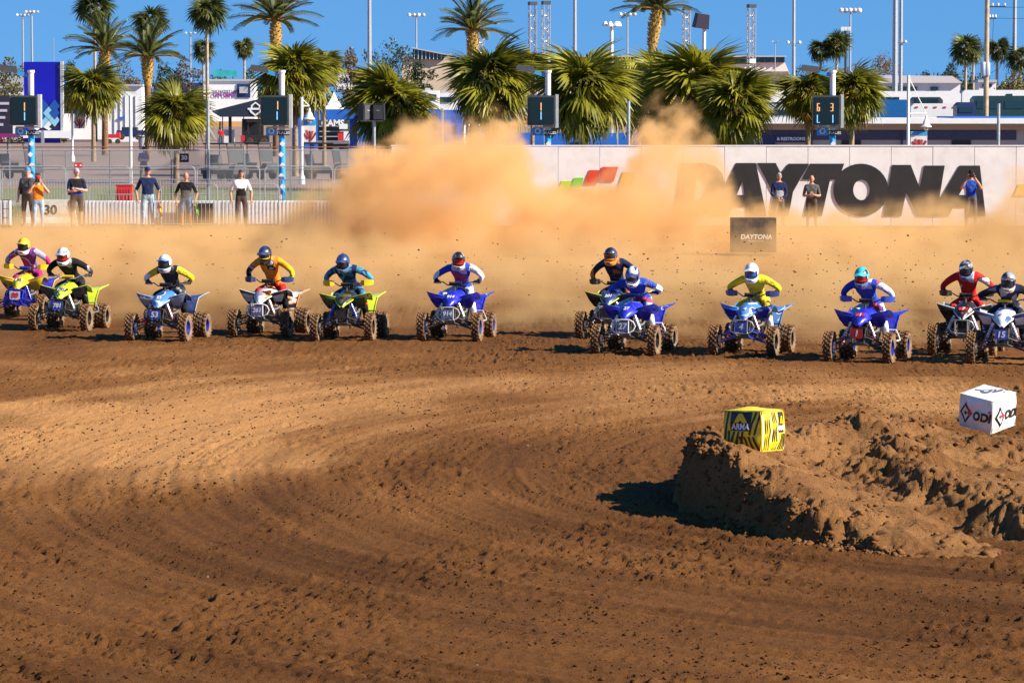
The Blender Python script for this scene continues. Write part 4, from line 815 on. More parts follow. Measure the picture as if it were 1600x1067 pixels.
# ribbed white plastic blocks
def ribbed(px0, px1, Y, label):
    x0, x1 = xat(px0, Y), xat(px1, Y); o = empty('plastic_barrier', ((x0 + x1) / 2, Y, .65), 0, label, 'barrier', 'ribbed white plastic barriers'); w = x1 - x0; h = at(0, 314, Y).z - .65
    MB().box((0, .12, h / 2), (w - .02, .22, h)).build('body', M_wplas, o)
    n = max(3, int(w / .115))
    for i in range(n): MB().box((-w / 2 + w * (i + .5) / n, -.012, h / 2 + .01), (.062, .05, h - .02), taper=.9).build('rib', M_wplas, o)
for a, b, wh in ((-40, 17, 'left of the wire rack'), (132, 232, 'behind the crowd barricade'), (233, 333, 'behind the man in denim shorts'), (334, 434, 'behind the man in black and white'), (435, 535, 'fading into the dust'), (536, 610, 'meeting the white wall')): ribbed(a, b, 121.6, 'white ribbed plastic barrier ' + wh)
o = empty('concrete_barrier', (xat(76, 120.6), 120.6, .65), 0, 'white concrete barrier painted with the number 30', 'barrier'); h = at(0, 312, 120.6).z - .65
w = (xat(114, 120.6) - xat(36, 120.6)) / 2
b = MB(); pr = [(-.28, 0), (-.28, .10), (-.13, .28), (-.09, h), (.09, h), (.13, .28), (.28, .10), (.28, 0)]
vs = [(-w - .02, y, z) for y, z in pr] + [(w + .12 * (1 - z / h), y, z) for y, z in pr]
b.add(vs, [tuple(range(8)), tuple(range(15, 7, -1))] + [((i + 1) % 8, i, i + 8, (i + 1) % 8 + 8) for i in range(8)]); b.build('block', M_conc, o)
text_obj('30', .42, M_black, o, (xat(80, 120.6) - xat(76, 120.6), -.125, .50), (R(-4), 0, 0), bold=.006)
# black 30 board, red notice, red bin, black grate, wire rack
o = empty('number_board', (xat(288.5, 123.9), 123.86, 2.6), 0, 'small black square board with a white 30 on the fence', 'sign'); s = MB(); s.box((0, 0, at(0, 247, 123.9).z - 2.6), (.30, .02, .28)); s.build('board', M_black, o); text_obj('30', .20, M_white, o, (0, -.014, at(0, 247, 123.9).z - 2.6), bold=.005)
o = empty('notice_sign', (xat(123, 122), 122.0, .65), 0, 'small red and white notice on a stake behind the crossed-arms man', 'sign'); MB().tube([(0, .03, 0), (0, .03, at(0, 262, 122).z - .65)], .012).build('stake', M_gal, o); b = MB(); b.box((0, 0, at(0, 258.5, 122).z - .65), (.26, .015, .16)); pl = b.build('board', M_redp, o)
for s in (-1, 1): MB().box((s * .075, -.011, at(0, 258.5, 122).z - .65), (.06, .004, .05)).build('white_mark', M_white, pl)
o = empty('wheeled_bin', (xat(194.5, 122.2), 122.3, .65), 0, 'red ribbed plastic bin left of the man in the navy shirt', 'bin'); zt_ = at(0, 289, 122.2).z - .65
b = MB(); b.box((0, 0, zt_ / 2), (.46, .30, zt_ - .04), taper=1.08); b.build('body', M_redp, o)
for i in range(5): MB().box((-.18 + .09 * i, -.165, zt_ * .55), (.03, .02, zt_ * .7)).build('rib', M_redp, o)
b = MB(); b.box((0, 0, zt_), (.53, .36, .05)); b.build('lid', M_redp, o)
o = empty('drain_grate', (xat(304, 121.3), 121.25, .65), 0, 'black slotted box behind the man in denim shorts', 'grate'); zt_ = at(0, 318, 121.3).z - .65
MB().box((0, .1, zt_ / 2), (1.15, .12, zt_)).build('box', M_black, o)
for i in range(9): MB().box((-.5 + .125 * i, .025, zt_ * .62), (.045, .02, .22)).build('slat', M_dgry, o)
o = empty('wire_rack', (xat(9, 118.5), 118.5, .64), .2, 'narrow black wire rack standing on the sand at the picture edge', 'rack'); h = 45 / 50.6
for xx in (-.10, .10):
    for yy in (-.1, .1): MB().tube([(xx, yy, 0), (xx, yy, h)], .008, 5).build('upright', M_black, o)
for k in range(4):
    MB().tube([(-.10, -.1, .05 + h * .31 * k), (.10, -.1, .05 + h * .31 * k), (.10, .1, .05 + h * .31 * k), (-.10, .1, .05 + h * .31 * k)], .007, 5, closed=True).build('shelf_ring', M_black, o)
# the low black block with lettering
o = empty('foam_block', (xat(1178, 101.5), 101.5, .55), 0, 'black padded block with white lettering in front of the wall', 'block'); hb_ = at(0, 341, 101.5).z - .55
b = MB(); b.box((0, .35, hb_ / 2), (70 / 59.1, .7, hb_)); b.build('body', mat('black_vinyl', (.03, .027, .025), .5, var=.3, dirt=.4), o); text_obj('DAYTONA', .17, M_white, o, (.06, -.006, hb_ - .50), bold=.005, shear=.15); text_obj('INTERNATIONAL', .055, M_white, o, (.06, -.006, hb_ - .61), shear=.1)
# ---- people
S_dk = mat('shoe_dark', (.02, .018, .016), .6); S_lt = mat('shoe_light', (.4, .36, .3), .6)
def who(px, Y, rz, label, pose, mats, hat, height, **kw):
    return build_person((xat(px, Y), Y, gz(xat(px, Y), Y)), rz, label, pose, mats, hat, height, **kw)
who(44, 119.6, -.25, 'man in a dark grey shirt and cap behind the photographer in orange', 'stand', [M_skin, C_gry, C_gry, C_brn, S_dk, C_gry], ('cap', C_jea), 1.86, shorts=True, belly=.04, wide=1.1)
ph = who(60, 118.4, .15, 'photographer in an orange vest holding a camera to the eye', 'camera', [M_skin, C_ora, C_ora, C_pal, S_lt, C_ora], ('cap', C_red), 1.62, wide=1.15, belly=.03)
who(120, 119.2, .3, 'man with crossed arms in a black and violet shirt and grey cap', 'crossed', [M_skin, C_blk, C_nav, C_brn, S_dk, C_ryl], ('cap', C_lgr), 1.84, shorts=True, belly=.05, wide=1.12)
nv = who(231, 119.0, .12, 'man in a navy shirt and pale jeans with a navy cap', 'akimbo', [M_tan, C_nav, C_nav, C_pal, S_dk, C_nav], ('cap', C_nav), 1.88, belly=.03, wide=1.08)
gr = who(291, 118.8, -.05, 'bald man in a black and grey shirt and denim shorts', 'akimbo', [M_tan, C_blk, C_blk, C_jea, S_dk, C_gry], None, 1.72, shorts=True, wide=1.1, belly=.03)
who(377, 119.2, .1, 'man in a black and white shirt with brown trousers', 'akimbo', [M_tan, C_wht, C_wht, C_brn, S_dk, C_blk], ('hair', M_hair), 1.80)
who(225, 186, 0, 'man in a blue shirt and cap behind the chain-link fence', 'crossed', [M_skin, C_ryl, C_ryl, C_gry, S_dk, C_ryl], ('cap', C_ryl), 1.80)
who(1217, 119.4, .1, 'man in a navy and grey pullover with hands clasped by the wall', 'clasp', [M_tan, C_nav, C_nav, C_gry, S_dk, C_lgr], ('hair', M_hairg), 1.70, sleeve='long', group='people standing before the lettered wall')
who(1268, 119.2, -.1, 'bald man in a charcoal shirt with folded hands by the wall', 'hold', [M_tan, C_gry, C_gry, C_brn, S_dk, C_gry], None, 1.62, belly=.04, wide=1.1, group='people standing before the lettered wall')
bl = who(1517, 119.2, -.1, 'man in a blue shirt raising a camera to his face', 'camera', [M_tan, C_blu, C_blu, C_gry, S_dk, C_ryl], ('cap', C_blk), 1.78, group='people standing before the lettered wall')
def camera_thing(p, label, s=1.0):
    o = empty('photo_camera', p.location + Vector((0, -.215, 1.60)) * p.scale.x, 0, label, 'camera'); MB().box((0, 0, 0), (.14, .07, .10)).build('body', M_black, o); MB().box((0, -.005, .06), (.06, .06, .035)).build('viewfinder', M_black, o); MB().lathe([(.036, -.10 - .16 * s), (.042, -.10), (.036, -.03)], 14, axis='Y').build('lens', M_black, o, True)
camera_thing(ph, 'black camera with a long lens held by the photographer in orange', 1.0); camera_thing(bl, 'black camera held up by the man in the blue shirt', .3)
def pack(p, label):
    o = empty('backpack', p.location + Vector((-.10, .17, 1.0)) * p.scale.x, p.rotation_euler.z, label, 'backpack'); b = MB(); b.box((0, .04, .18), (.34, .16, .44), taper=.85); b.build('bag', C_blk, o)
    for s in (-1, 1): MB().tube([(s * .10 + .1, -.05, .42), (s * .13 + .1, -.17, .47), (s * .14 + .1, -.31, .38), (s * .14 + .1, -.30, .15)], .018, 6).build('strap', C_blk, o)
ppl = {o['label']: o for o in bpy.data.objects if o.name.startswith('person')}
for k, l in (('man in a dark grey shirt and cap behind the photographer in orange', 'black backpack of the man behind the photographer'), ('man with crossed arms in a black and violet shirt and grey cap', 'black backpack on the man with crossed arms')): pack(ppl[k], l)
def flag(p, dx, cols, label):
    o = empty('rolled_flag', p.location + Vector((dx, -.10, .22)), 0, label, 'flag'); MB().tube([(0, 0, .80), (.10, 0, .0)], .010, 6).build('stick', M_gal, o)
    for i, m_ in enumerate(cols): q = MB(); q.sheet([[(.02 + .05 * i + .012 * k, .012 * math.sin(3 * k + i), .62 - .09 * k - .03 * i), (.085 + .05 * i + .012 * k, .03 * math.cos(2 * k + i), .60 - .09 * k - .03 * i)] for k in range(6)], (0, .006, 0)); q.build('cloth', m_, o)
flag(nv, .24, [C_sky, C_red, C_yel], 'bundle of coloured flags beside the man in the navy shirt'); flag(gr, .26, [cloth('green', (.10, .35, .03))], 'green flag beside the bald man in denim shorts')

def golf_cart(px, Y, rz, label):
    o = empty('golf_cart', (xat(px, Y), Y, float(base_z(Y)) + .012), rz, label, 'golf cart', 'golf carts parked behind the fence'); b = MB(); b.box((0, 0, .48), (1.15, 2.2, .28)); b.box((0, -.95, .68), (1.1, .35, .32), taper=.8); b.build('body', M_dgry, o); MB().box((0, .45, .78), (1.0, .5, .14)).build('seat', M_dgry, o); MB().box((0, .72, 1.05), (1.0, .12, .5), rot=(-.2, 0, 0)).build('backrest', M_dgry, o); MB().box((0, .1, 1.86), (1.2, 1.7, .07)).build('roof', M_dgry, o)
    for sx in (-.52, .52):
        for y0, y1 in ((-.8, -.6), (.85, .85)): MB().tube([(sx, y0, .6), (sx, y1, 1.84)], .025, 6).build('roof_post', M_black, o)
        for yy in (-.78, .75): MB().lathe([(.20, -.09), (.235, -.06), (.235, .06), (.20, .09)], 14, c=(sx, yy, .24), axis='X').build('wheel', M_black, o, True)
    MB().box((0, -.74, 1.3), (1.0, .02, .8), rot=(-.16, 0, 0)).build('windscreen', mat('smoked_screen', (.04, .045, .05), .6), o)
for a in ((28, 196, 1.2, 'dark golf cart behind the fence near the first screen post'), (352, 192, .9, 'dark golf cart behind the fence, left of the black and white shirt'), (398, 196, 1.0, 'dark golf cart behind the fence beside the second screen post'), (505, 194, 1.3, 'dark golf cart behind the fence near the dust')): golf_cart(*a)
# ------------------------------------------------------------------ vegetation
def leaf_mat(name, col, var=0.35, scale=1.2, trans=0.35):
    m = bpy.data.materials.new(name); m.use_nodes = True; nt = m.node_tree; N = nt.nodes.new; L = nt.links.new; nt.nodes.clear()
    out = N('ShaderNodeOutputMaterial'); geo = N('ShaderNodeNewGeometry'); nz = N('ShaderNodeTexNoise'); nz.inputs['Scale'].default_value = scale; nz.inputs['Detail'].default_value = 4; L(geo.outputs['Position'], nz.inputs['Vector'])
    oi = N('ShaderNodeObjectInfo'); mr = N('ShaderNodeMapRange'); mr.inputs['From Min'].default_value = .3; mr.inputs['From Max'].default_value = .7; ad = N('ShaderNodeMath'); ad.operation = 'MULTIPLY_ADD'; ad.inputs[1].default_value = .35; L(oi.outputs['Random'], ad.inputs[0]); L(nz.outputs['Fac'], ad.inputs[2]); sb = N('ShaderNodeMath'); sb.operation = 'SUBTRACT'; sb.inputs[1].default_value = .17; L(ad.outputs[0], sb.inputs[0]); L(sb.outputs[0], mr.inputs['Value'])
    mx = N('ShaderNodeMix'); mx.data_type = 'RGBA'; mx.inputs['A'].default_value = (*[c * (1 - var) for c in col], 1); mx.inputs['B'].default_value = (min(1, col[0] * (1 + var * 1.6)), min(1, col[1] * (1 + var)), col[2], 1); L(mr.outputs[0], mx.inputs['Factor'])
    d = N('ShaderNodeBsdfPrincipled'); d.inputs['Roughness'].default_value = .45; d.inputs['Specular IOR Level'].default_value = .4; t = N('ShaderNodeBsdfTranslucent'); L(mx.outputs['Result'], d.inputs['Base Color']); L(mx.outputs['Result'], t.inputs['Color'])
    ms = N('ShaderNodeMixShader'); ms.inputs[0].default_value = trans; L(d.outputs[0], ms.inputs[1]); L(t.outputs[0], ms.inputs[2]); L(ms.outputs[0], out.inputs['Surface'])
    return m
L_sab = leaf_mat('fan_palm_leaf', (0.170, 0.190, 0.022), var=.6); L_dat = leaf_mat('date_palm_leaf', (0.080, 0.115, 0.030)); L_was = leaf_mat('tall_palm_leaf', (0.075, 0.100, 0.025)); L_dead = leaf_mat('dead_frond', (0.26, 0.15, 0.05)); L_yel = leaf_mat('yellow_stalk', (0.45, 0.28, 0.04))
L_tre = leaf_mat('tree_leaf', (0.055, 0.075, 0.020)); L_oli = leaf_mat('olive_leaf', (0.120, 0.115, 0.030)); L_far = leaf_mat('far_leaf', (0.030, 0.060, 0.030)); L_brn = leaf_mat('brown_leaf', (0.130, 0.095, 0.045))
M_bark = mat('palm_bark', (0.27, 0.19, 0.12), .95, var=.35, scale=7, bump=.7); M_boot = mat('palm_boots', (0.20, 0.10, 0.045), .95, var=.45, scale=9, bump=.9); M_pin = mat('date_trunk', (0.36, 0.22, 0.05), .95, var=.5, scale=6, bump=.9); M_bark2 = mat('tree_bark', (0.10, 0.08, 0.06), .95, var=.3, scale=5, bump=.5); M_ptr = mat('pale_palm_trunk', (0.42, 0.33, 0.23), .95, var=.2, scale=4, bump=.4)
def strip(mb, pts, ws, side):
    vs = []; fs = []
    for p, w in zip(pts, ws): vs += [p - side * w, p + side * w]
    for i in range(len(pts) - 1): fs.append((2 * i, 2 * i + 1, 2 * i + 3, 2 * i + 2))
    mb.add(vs, fs)
def fan_frond(seed, m, pet=.8, blade=.85, n=24):
    g = random.Random(seed); mb = MB(); Z = Vector((0, 0, 1))
    tip = Vector((pet * .92, 0, -.20 * pet)); mb.cur = 1; mb.tube([(0, 0, 0), (pet * .5, 0, .0), tip], [.022, .016, .012], 4); mb.cur = 0
    for i in range(n):
        a = R(-112 + 224 * i / (n - 1)) + g.uniform(-.04, .04); L_ = blade * (.62 + .38 * math.cos(a * .62)) * g.uniform(.88, 1.1)
        d = Vector((math.cos(a), math.sin(a), .10 * math.cos(a))); sd = Vector((-math.sin(a), math.cos(a), g.uniform(-.4, .4))).normalized(); dr = g.uniform(.45, 1.05)
        pts = [tip + d * L_ * t - Z * (dr * L_ * t ** 2.2) - Z * (.30 * abs(math.sin(a)) * L_ * t) for t in (0, .35, .7, 1.0)]
        strip(mb, pts, (.014, .050, .042, .006), sd)
    return mb.mesh('frond', [m, L_yel])
def feather_frond(seed, m, L_=2.4, n=30):
    g = random.Random(seed); mb = MB(); Z = Vector((0, 0, 1)); arch = g.uniform(.22, .42)
    rp = lambda t: Vector((L_ * t * (1 - .10 * t), 0, L_ * (.10 * t - arch * t ** 2.4)))
    mb.cur = 1; mb.tube([rp(t) for t in (0, .3, .6, 1)], [.035, .022, .013, .005], 4); mb.cur = 0
    for i in range(n):
        t = .14 + .86 * (i + .5) / n
        for s in (-1, 1):
            d = Vector((.75, s * .75, .28)).normalized(); l = .46 * (1 - .45 * abs(t - .45) * 1.6) * g.uniform(.85, 1.1); p = rp(t)
            strip(mb, [p, p + d * l * .55 + Z * .03, p + d * l - Z * .05], (.012, .020, .003), Vector((.4, -s * .4, .6)).normalized())
    return mb.mesh('frond', [m, L_yel])
FAN = [fan_frond(i, L_sab) for i in range(4)]; FAN_D = [fan_frond(20 + i, L_dead) for i in range(2)]; FAN_W = [fan_frond(10 + i, L_was, .65, .75, 18) for i in range(3)]; FEA = [feather_frond(30 + i, L_dat) for i in range(4)]
def palm(name, px, ytop, ybase, Y, cw, kind, label, group, bend=0.0, nf=None, seed=0, crown_y=None):
    """cw: crown width in photo pixels; ytop the crown's top, ybase where the trunk meets the ground"""
    g = random.Random(seed + int(px)); s = FOC / Y; zb = float(base_z(Y)); X = xat(px, Y)
    o = empty(name, (X, Y, zb), 0, label, 'palm tree', group); rad = cw / s / 2 * {'tall': 1.35, 'fan': 1.10, 'feather': 1.0}[kind]
    if kind == 'fan': k = rad / 1.62; hc = at(px, ytop, Y).z - zb - rad * .84; rt, nf = .15 * k ** .5, nf or 60
    elif kind == 'feather': k = rad / 2.3; hc = at(px, ytop, Y).z - zb - rad * .95; rt, nf = .24 * k ** .5, nf or 46
    else: k = rad / 1.35; hc = at(px, ytop, Y).z - zb - rad * .9; rt, nf = .16, nf or 34
    hc = max(1.2, hc); top = Vector((bend * hc, 0, hc))
    axis = lambda t: Vector((bend * hc * t ** 1.6, 0, hc * t))
    t = MB()
    if kind == 'fan':
        t.tube([axis(u) for u in (0, .3, .6, .8)], [rt * 1.05, rt * .85, rt * .82, rt * .9], 10); t.build('trunk', M_bark, o, True)
        b = MB(); b.tube([axis(.78), axis(.9), axis(1.0) + Vector((0, 0, .1 * k))], [rt * .9, rt * 1.7, rt * 1.1], 12)
        for i in range(46):
            a, u = i * 2.4, .80 + .2 * g.random(); p = axis(u); d = Vector((math.cos(a), math.sin(a), .55)); b.tube([p + d * rt * .9, p + d * (rt * 1.2 + .20 * k)], [.05 * k, .016 * k], 4)
        b.build('leaf_boots', M_boot, o)
    elif kind == 'feather':
        prof = [(0, 1.0), (.3, .85), (.55, .8), (.72, .95), (.88, 1.55), (.97, 1.35), (1.02, .8)]
        t.tube([axis(u) for u, _ in prof[:4]], [rt * r for _, r in prof[:4]], 12); t.build('trunk', M_boot, o, True)
        b = MB(); b.tube([axis(u) for u, _ in prof[3:]], [rt * r for _, r in prof[3:]], 14)
        for i in range(90):
            a, u = i * 2.399, .74 + .26 * (i / 90); p = axis(u); d = Vector((math.cos(a), math.sin(a), .8)); rr = rt * np.interp(u, [.72, .88, 1.0], [.95, 1.5, 1.0]); b.tube([p + d * rr * .85, p + d * (rr + .12)], [.07, .03], 4)
        b.build('leaf_boots', M_pin, o)
    else: t.tube([axis(u) for u in (0, .5, 1.0)], [rt * 1.5, rt, rt * .9], 8); t.build('trunk', M_ptr, o, True)
    for i in range(nf):
        u = (i + .5) / nf; az = i * 2.39996 + g.uniform(-.2, .2)
        if kind == 'feather': el = R(np.interp(u, [0, .25, .7, 1], [84, 62, 24, -8])) + g.uniform(-.12, .12); me = g.choice(FEA)
        elif kind == 'fan': el = R(np.interp(u, [0, .25, .6, .85, 1], [80, 48, 12, -22, -48])) + g.uniform(-.3, .3); me = g.choice(FAN) if (u < .90 or g.random() < .5) else g.choice(FAN_D)
        else: el = R(np.interp(u, [0, .3, .7, 1], [80, 45, 0, -55])) + g.uniform(-.15, .15); me = g.choice(FAN_W)
        f = mobj('frond', me, o, top + Vector((0, 0, .05)), None, k * g.uniform(.72, 1.18)); f.rotation_euler = Euler((g.uniform(-.5, .5), -el, az), 'XYZ')
    return o
gp = 'bushy fan palms along the promenade'
for px, yt, yb, Y, cw, lab in ((147, 98, 248, 262, 92, 'fan palm with a tall trunk right of the blue billboard'), (276, 134, 290, 186, 104, 'low fan palm with a stubby brown trunk behind the 30 board'), (462, 62, 280, 205, 122, 'fan palm behind the lamp post with the canopy tent'), (507, 78, 262, 240, 60, 'narrow fan palm leaning out beside the canopy tent palm'), (610, 108, 285, 172, 132, 'fan palm above the pair of black loudspeakers'), (765, 70, 285, 168, 140, 'fan palm below the twin truss towers'), (832, 82, 270, 200, 62, 'slim fan palm crown squeezed in left of the screen lamp post'), (914, 76, 290, 160, 150, 'fan palm with a thick brown trunk right of the screen lamp post'), (985, 96, 285, 176, 112, 'shaggy fan palm between two larger ones at the middle'), (1086, 64, 285, 170, 190, 'largest fan palm left of the low flat building'), (1035, 84, 285, 182, 130, 'fan palm filling the gap left of the largest one'), (1150, 110, 285, 166, 124, 'drooping fan palm at the end of the flat building'), (1262, 108, 285, 168, 92, 'fan palm left of the digit screen'), (1330, 106, 285, 164, 96, 'fan palm right of the digit screen')):
    palm('fan_palm', px, yt, yb, Y, cw, 'fan', lab, gp)
gp = 'date palms with long feathery fronds'
for px, yt, Y, cw, bd, lab in ((165, 22, 300, 122, 0, 'date palm above the fan palm beside the billboard'), (232, 32, 285, 122, 0, 'date palm with a thick ochre trunk left of the low fan palm'), (432, -30, 290, 132, 0, 'date palm rising behind the canopy tent'), (739, -14, 300, 132, 0, 'date palm behind the twin truss towers'), (1006, -44, 262, 128, .085, 'date palm with a long leaning trunk')):
    palm('date_palm', px, yt, 0, Y, cw, 'feather', lab, gp, bend=bd)
gp = 'tall slender palms far behind'
for px, yt, Y, cw, lab in ((150, -18, 420, 52, 'slender palm whose crown tops the date palm by the billboard'), (236, 8, 430, 44, 'slender palm peeking over the ochre trunked date palm'), (325, -12, 400, 52, 'tallest slender palm with a pale bare trunk'), (319, 60, 520, 30, 'slender palm just left under the tallest one'), (383, 58, 520, 28, 'slender palm right of the tallest one'), (1281, 58, 430, 34, 'slender palm over the digit screen, the shorter of two'), (1306, 49, 430, 38, 'slender palm over the digit screen, the taller of two'), (1507, 51, 400, 44, 'slender palm left of the wooden utility pole'), (1519, 70, 460, 24, 'thin small palm touching the utility pole'), (1556, 57, 420, 34, 'slender palm right of the wooden utility pole'), (1592, 66, 420, 40, 'slender palm at the picture edge past the utility pole')):
    palm('slender_palm', px, yt, 0, Y, cw, 'tall', lab, gp)
def leafball(name, m, blobs, n, size, seed):
    rg = np.random.default_rng(seed); V = []; 
    for bx, by, bz, rx, rz in blobs:
        k = max(60, int(n * (rx * rx * rz) / sum(b[3] ** 2 * b[4] for b in blobs)))
        d = rg.normal(size=(k, 3)); d /= np.linalg.norm(d, axis=1)[:, None]; r = (0.35 + 0.65 * rg.random(k) ** .5)[:, None] * (0.8 + 0.35 * rg.random(k))[:, None]
        V.append(np.array([bx, by, bz]) + d * r * np.array([rx, rx, rz]))
    C = np.concatenate(V); k = len(C); a = rg.normal(size=(k, 3)); a /= np.linalg.norm(a, axis=1)[:, None]; b = np.cross(a, rg.normal(size=(k, 3))); b /= np.linalg.norm(b, axis=1)[:, None]; s = size * (.6 + .8 * rg.random(k))[:, None]
    P = np.stack([C - a * s, C - b * s * .5, C + a * s, C + b * s * .5], 1).reshape(-1, 3)
    me = bpy.data.meshes.new(name); me.from_pydata(P.tolist(), [], np.arange(k * 4).reshape(-1, 4).tolist()); me.materials.append(m); return me
def tree(px, ytop, Y, wpx, m, label, seed, group='broadleaf trees far behind', bare=.0, n=1500):
    g = random.Random(seed); s = FOC / Y; zb = float(base_z(Y)); H = at(px, ytop, Y).z - zb; W = wpx / s
    o = empty('tree', (xat(px, Y), Y, zb), 0, label, 'tree', group); t = MB(); blobs = []
    t.tube([(0, 0, 0), (.1, 0, H * .3), (0, .1, H * .5)], [W * .035 + .08, W * .028 + .06, W * .02 + .05], 8)
    for i in range(10):
        a = i * 2.4; d = g.uniform(.18, .38) * W; z = H * g.uniform(.40, .84); p = Vector((d * math.cos(a), d * math.sin(a), z)); t.tube([(0, .05, H * .38), p * .55 + Vector((0, 0, H * .2)), p], [W * .016 + .05, .06, .02], 5); rr = W * g.uniform(.15, .25); blobs.append((p.x, p.y, z, rr, min(rr * .8, H - z + rr * .1)))
    blobs.append((0, 0, H * .82, W * .22, H * .17))
    t.build('trunk', M_bark2, o, True); mobj('crown', leafball('crown', m, blobs, n, max(.16, 1.7 / s), seed), o)
for i, (px, yt, Y, w, m, lab) in enumerate(((15, 84, 420, 62, L_oli, 'olive coloured tree behind the grey roofed building'), (112, 92, 460, 40, L_tre, 'small green tree right of the blue billboard top'), (196, 92, 520, 70, L_brn, 'grey-brown tree between the two date palms'), (258, 96, 430, 60, L_tre, 'green tree right of the ochre trunked date palm'), (288, 88, 470, 52, L_brn, 'brown leafed tree left of the tallest slender palm'), (345, 108, 620, 46, L_tre, 'green tree behind the turquoise netting'), (392, 104, 620, 40, L_tre, 'green tree behind the printed white trailer'), (548, 70, 480, 50, L_brn, 'thin brown tree left of the big oak'), (612, 58, 450, 92, L_tre, 'big dark oak in front of the tan building'), (655, 88, 430, 50, L_tre, 'dark tree against the foot of the tan building'), (948, 72, 560, 56, L_brn, 'leafless looking tree behind the leaning palm'), (1250, 100, 800, 60, L_far, 'dark distant tree right of the grandstand end'), (1335, 96, 600, 70, L_brn, 'brown tree behind the white depot, left of the bare one'), (1378, 79, 560, 70, L_brn, 'wide half bare tree behind the white depot'), (1485, 94, 560, 44, L_tre, 'small dark tree left of the slender palm near the pole'), (1582, 108, 380, 66, L_oli, 'olive bush-like tree at the picture edge'), (1445, 108, 700, 40, L_far, 'distant dark tree above the white depot roof'), (1512, 126, 420, 34, L_tre, 'round green shrub at the foot of the slender palm'))):
    tree(px, yt, Y, w, m, lab, 100 + i)
rg = np.random.default_rng(77); B = []
for k in range(120): x = -75 + 330 * k / 119 * .9; h = 5 + 7 * rg.random(); B.append((x + rg.uniform(-3, 3), 1000 + rg.uniform(-20, 20), .5 + h * .55, 3.5 + 2.5 * rg.random(), h * .55))
for k in range(60): x = -170 + 100 * k / 59; h = 6 + 6 * rg.random(); B.append((x, 1000 + rg.uniform(-20, 20), .5 + h * .5, 4 + 2 * rg.random(), h * .5))
tag(mobj('far_forest', leafball('far_forest', L_far, B, 60000, .5, 9)), 'dark distant belt of trees along the horizon', 'forest', kind='stuff')
# lawn and paving behind the fence, planting by the billboard
M_lawn = mat('lawn', (0.16, 0.17, 0.04), .95, var=.3, scale=3, bump=.5); M_pave = mat('paving', (0.23, 0.16, 0.13), .9, var=.12, scale=1.5)
p = MB(); zz = lambda Y: float(base_z(Y)) + .006
def patch(name, label, cat, m, x0, x1, Y0, Y1, dz=.006):
    b = MB(); ys_ = np.linspace(Y0, Y1, 14); b.add([(x, y, float(base_z(y)) + dz) for y in ys_ for x in (x0, x1)], [(2 * i, 2 * i + 1, 2 * i + 3, 2 * i + 2) for i in range(13)]); return tag(b.build(name, m), label, cat, kind='structure')
patch('lawn', 'strip of dry grass behind the fence', 'lawn', M_lawn, -34, 60, 127, 176, .010); patch('pavement', 'reddish paved plaza beyond the grass', 'pavement', M_pave, -120, 200, 178, 700, .012); patch('path', 'pale concrete path across the grass', 'path', mat('path_concrete', (.30, .24, .20), .9, var=.1), -34, 60, 143, 152, .018)
rg = np.random.default_rng(3); n = 16000; gx, gy = rg.uniform(-22, -2, n), rg.uniform(127, 143, n); a = rg.random(n) * 6.28; h = .08 + .12 * rg.random(n)
bz = base_z(gy); P = np.stack([np.stack([gx - .02 * np.cos(a), gy - .02 * np.sin(a), bz], -1), np.stack([gx + .02 * np.cos(a), gy + .02 * np.sin(a), bz], -1), np.stack([gx + .05 * np.sin(a * 3), gy, bz + h], -1)], 1).reshape(-1, 3)
me = bpy.data.meshes.new('grass'); me.from_pydata(P.tolist(), [], np.arange(n * 3).reshape(-1, 3).tolist()); me.materials.append(leaf_mat('grass_blade', (.19, .20, .05))); tag(mobj('grass', me), 'short dry grass behind the fence', 'grass', kind='stuff')
RED_F = leaf_mat('flower_red', (.40, .03, .10))
for i in range(9):
    px = 4 + i * 12 + rnd.uniform(-2, 2); o = empty('flowering_shrub', (xat(px, 400), 400, zz(400)), 0, '%s low shrub in the billboard bed, %s from the picture edge' % (('red flowered', 'yellow green', 'dark green')[i % 3], ('first', 'second', 'third', 'fourth', 'fifth', 'sixth', 'seventh', 'eighth', 'ninth')[i]), 'shrub', 'shrubs in the bed under the billboard')
    mobj('foliage', leafball('foliage', (RED_F, L_sab, L_tre)[i % 3], [(0, 0, .42, .45, .42)], 130, .12, i), o); MB().tube([(0, 0, 0), (0, 0, .4)], .04, 6).build('stem', M_bark2, o)
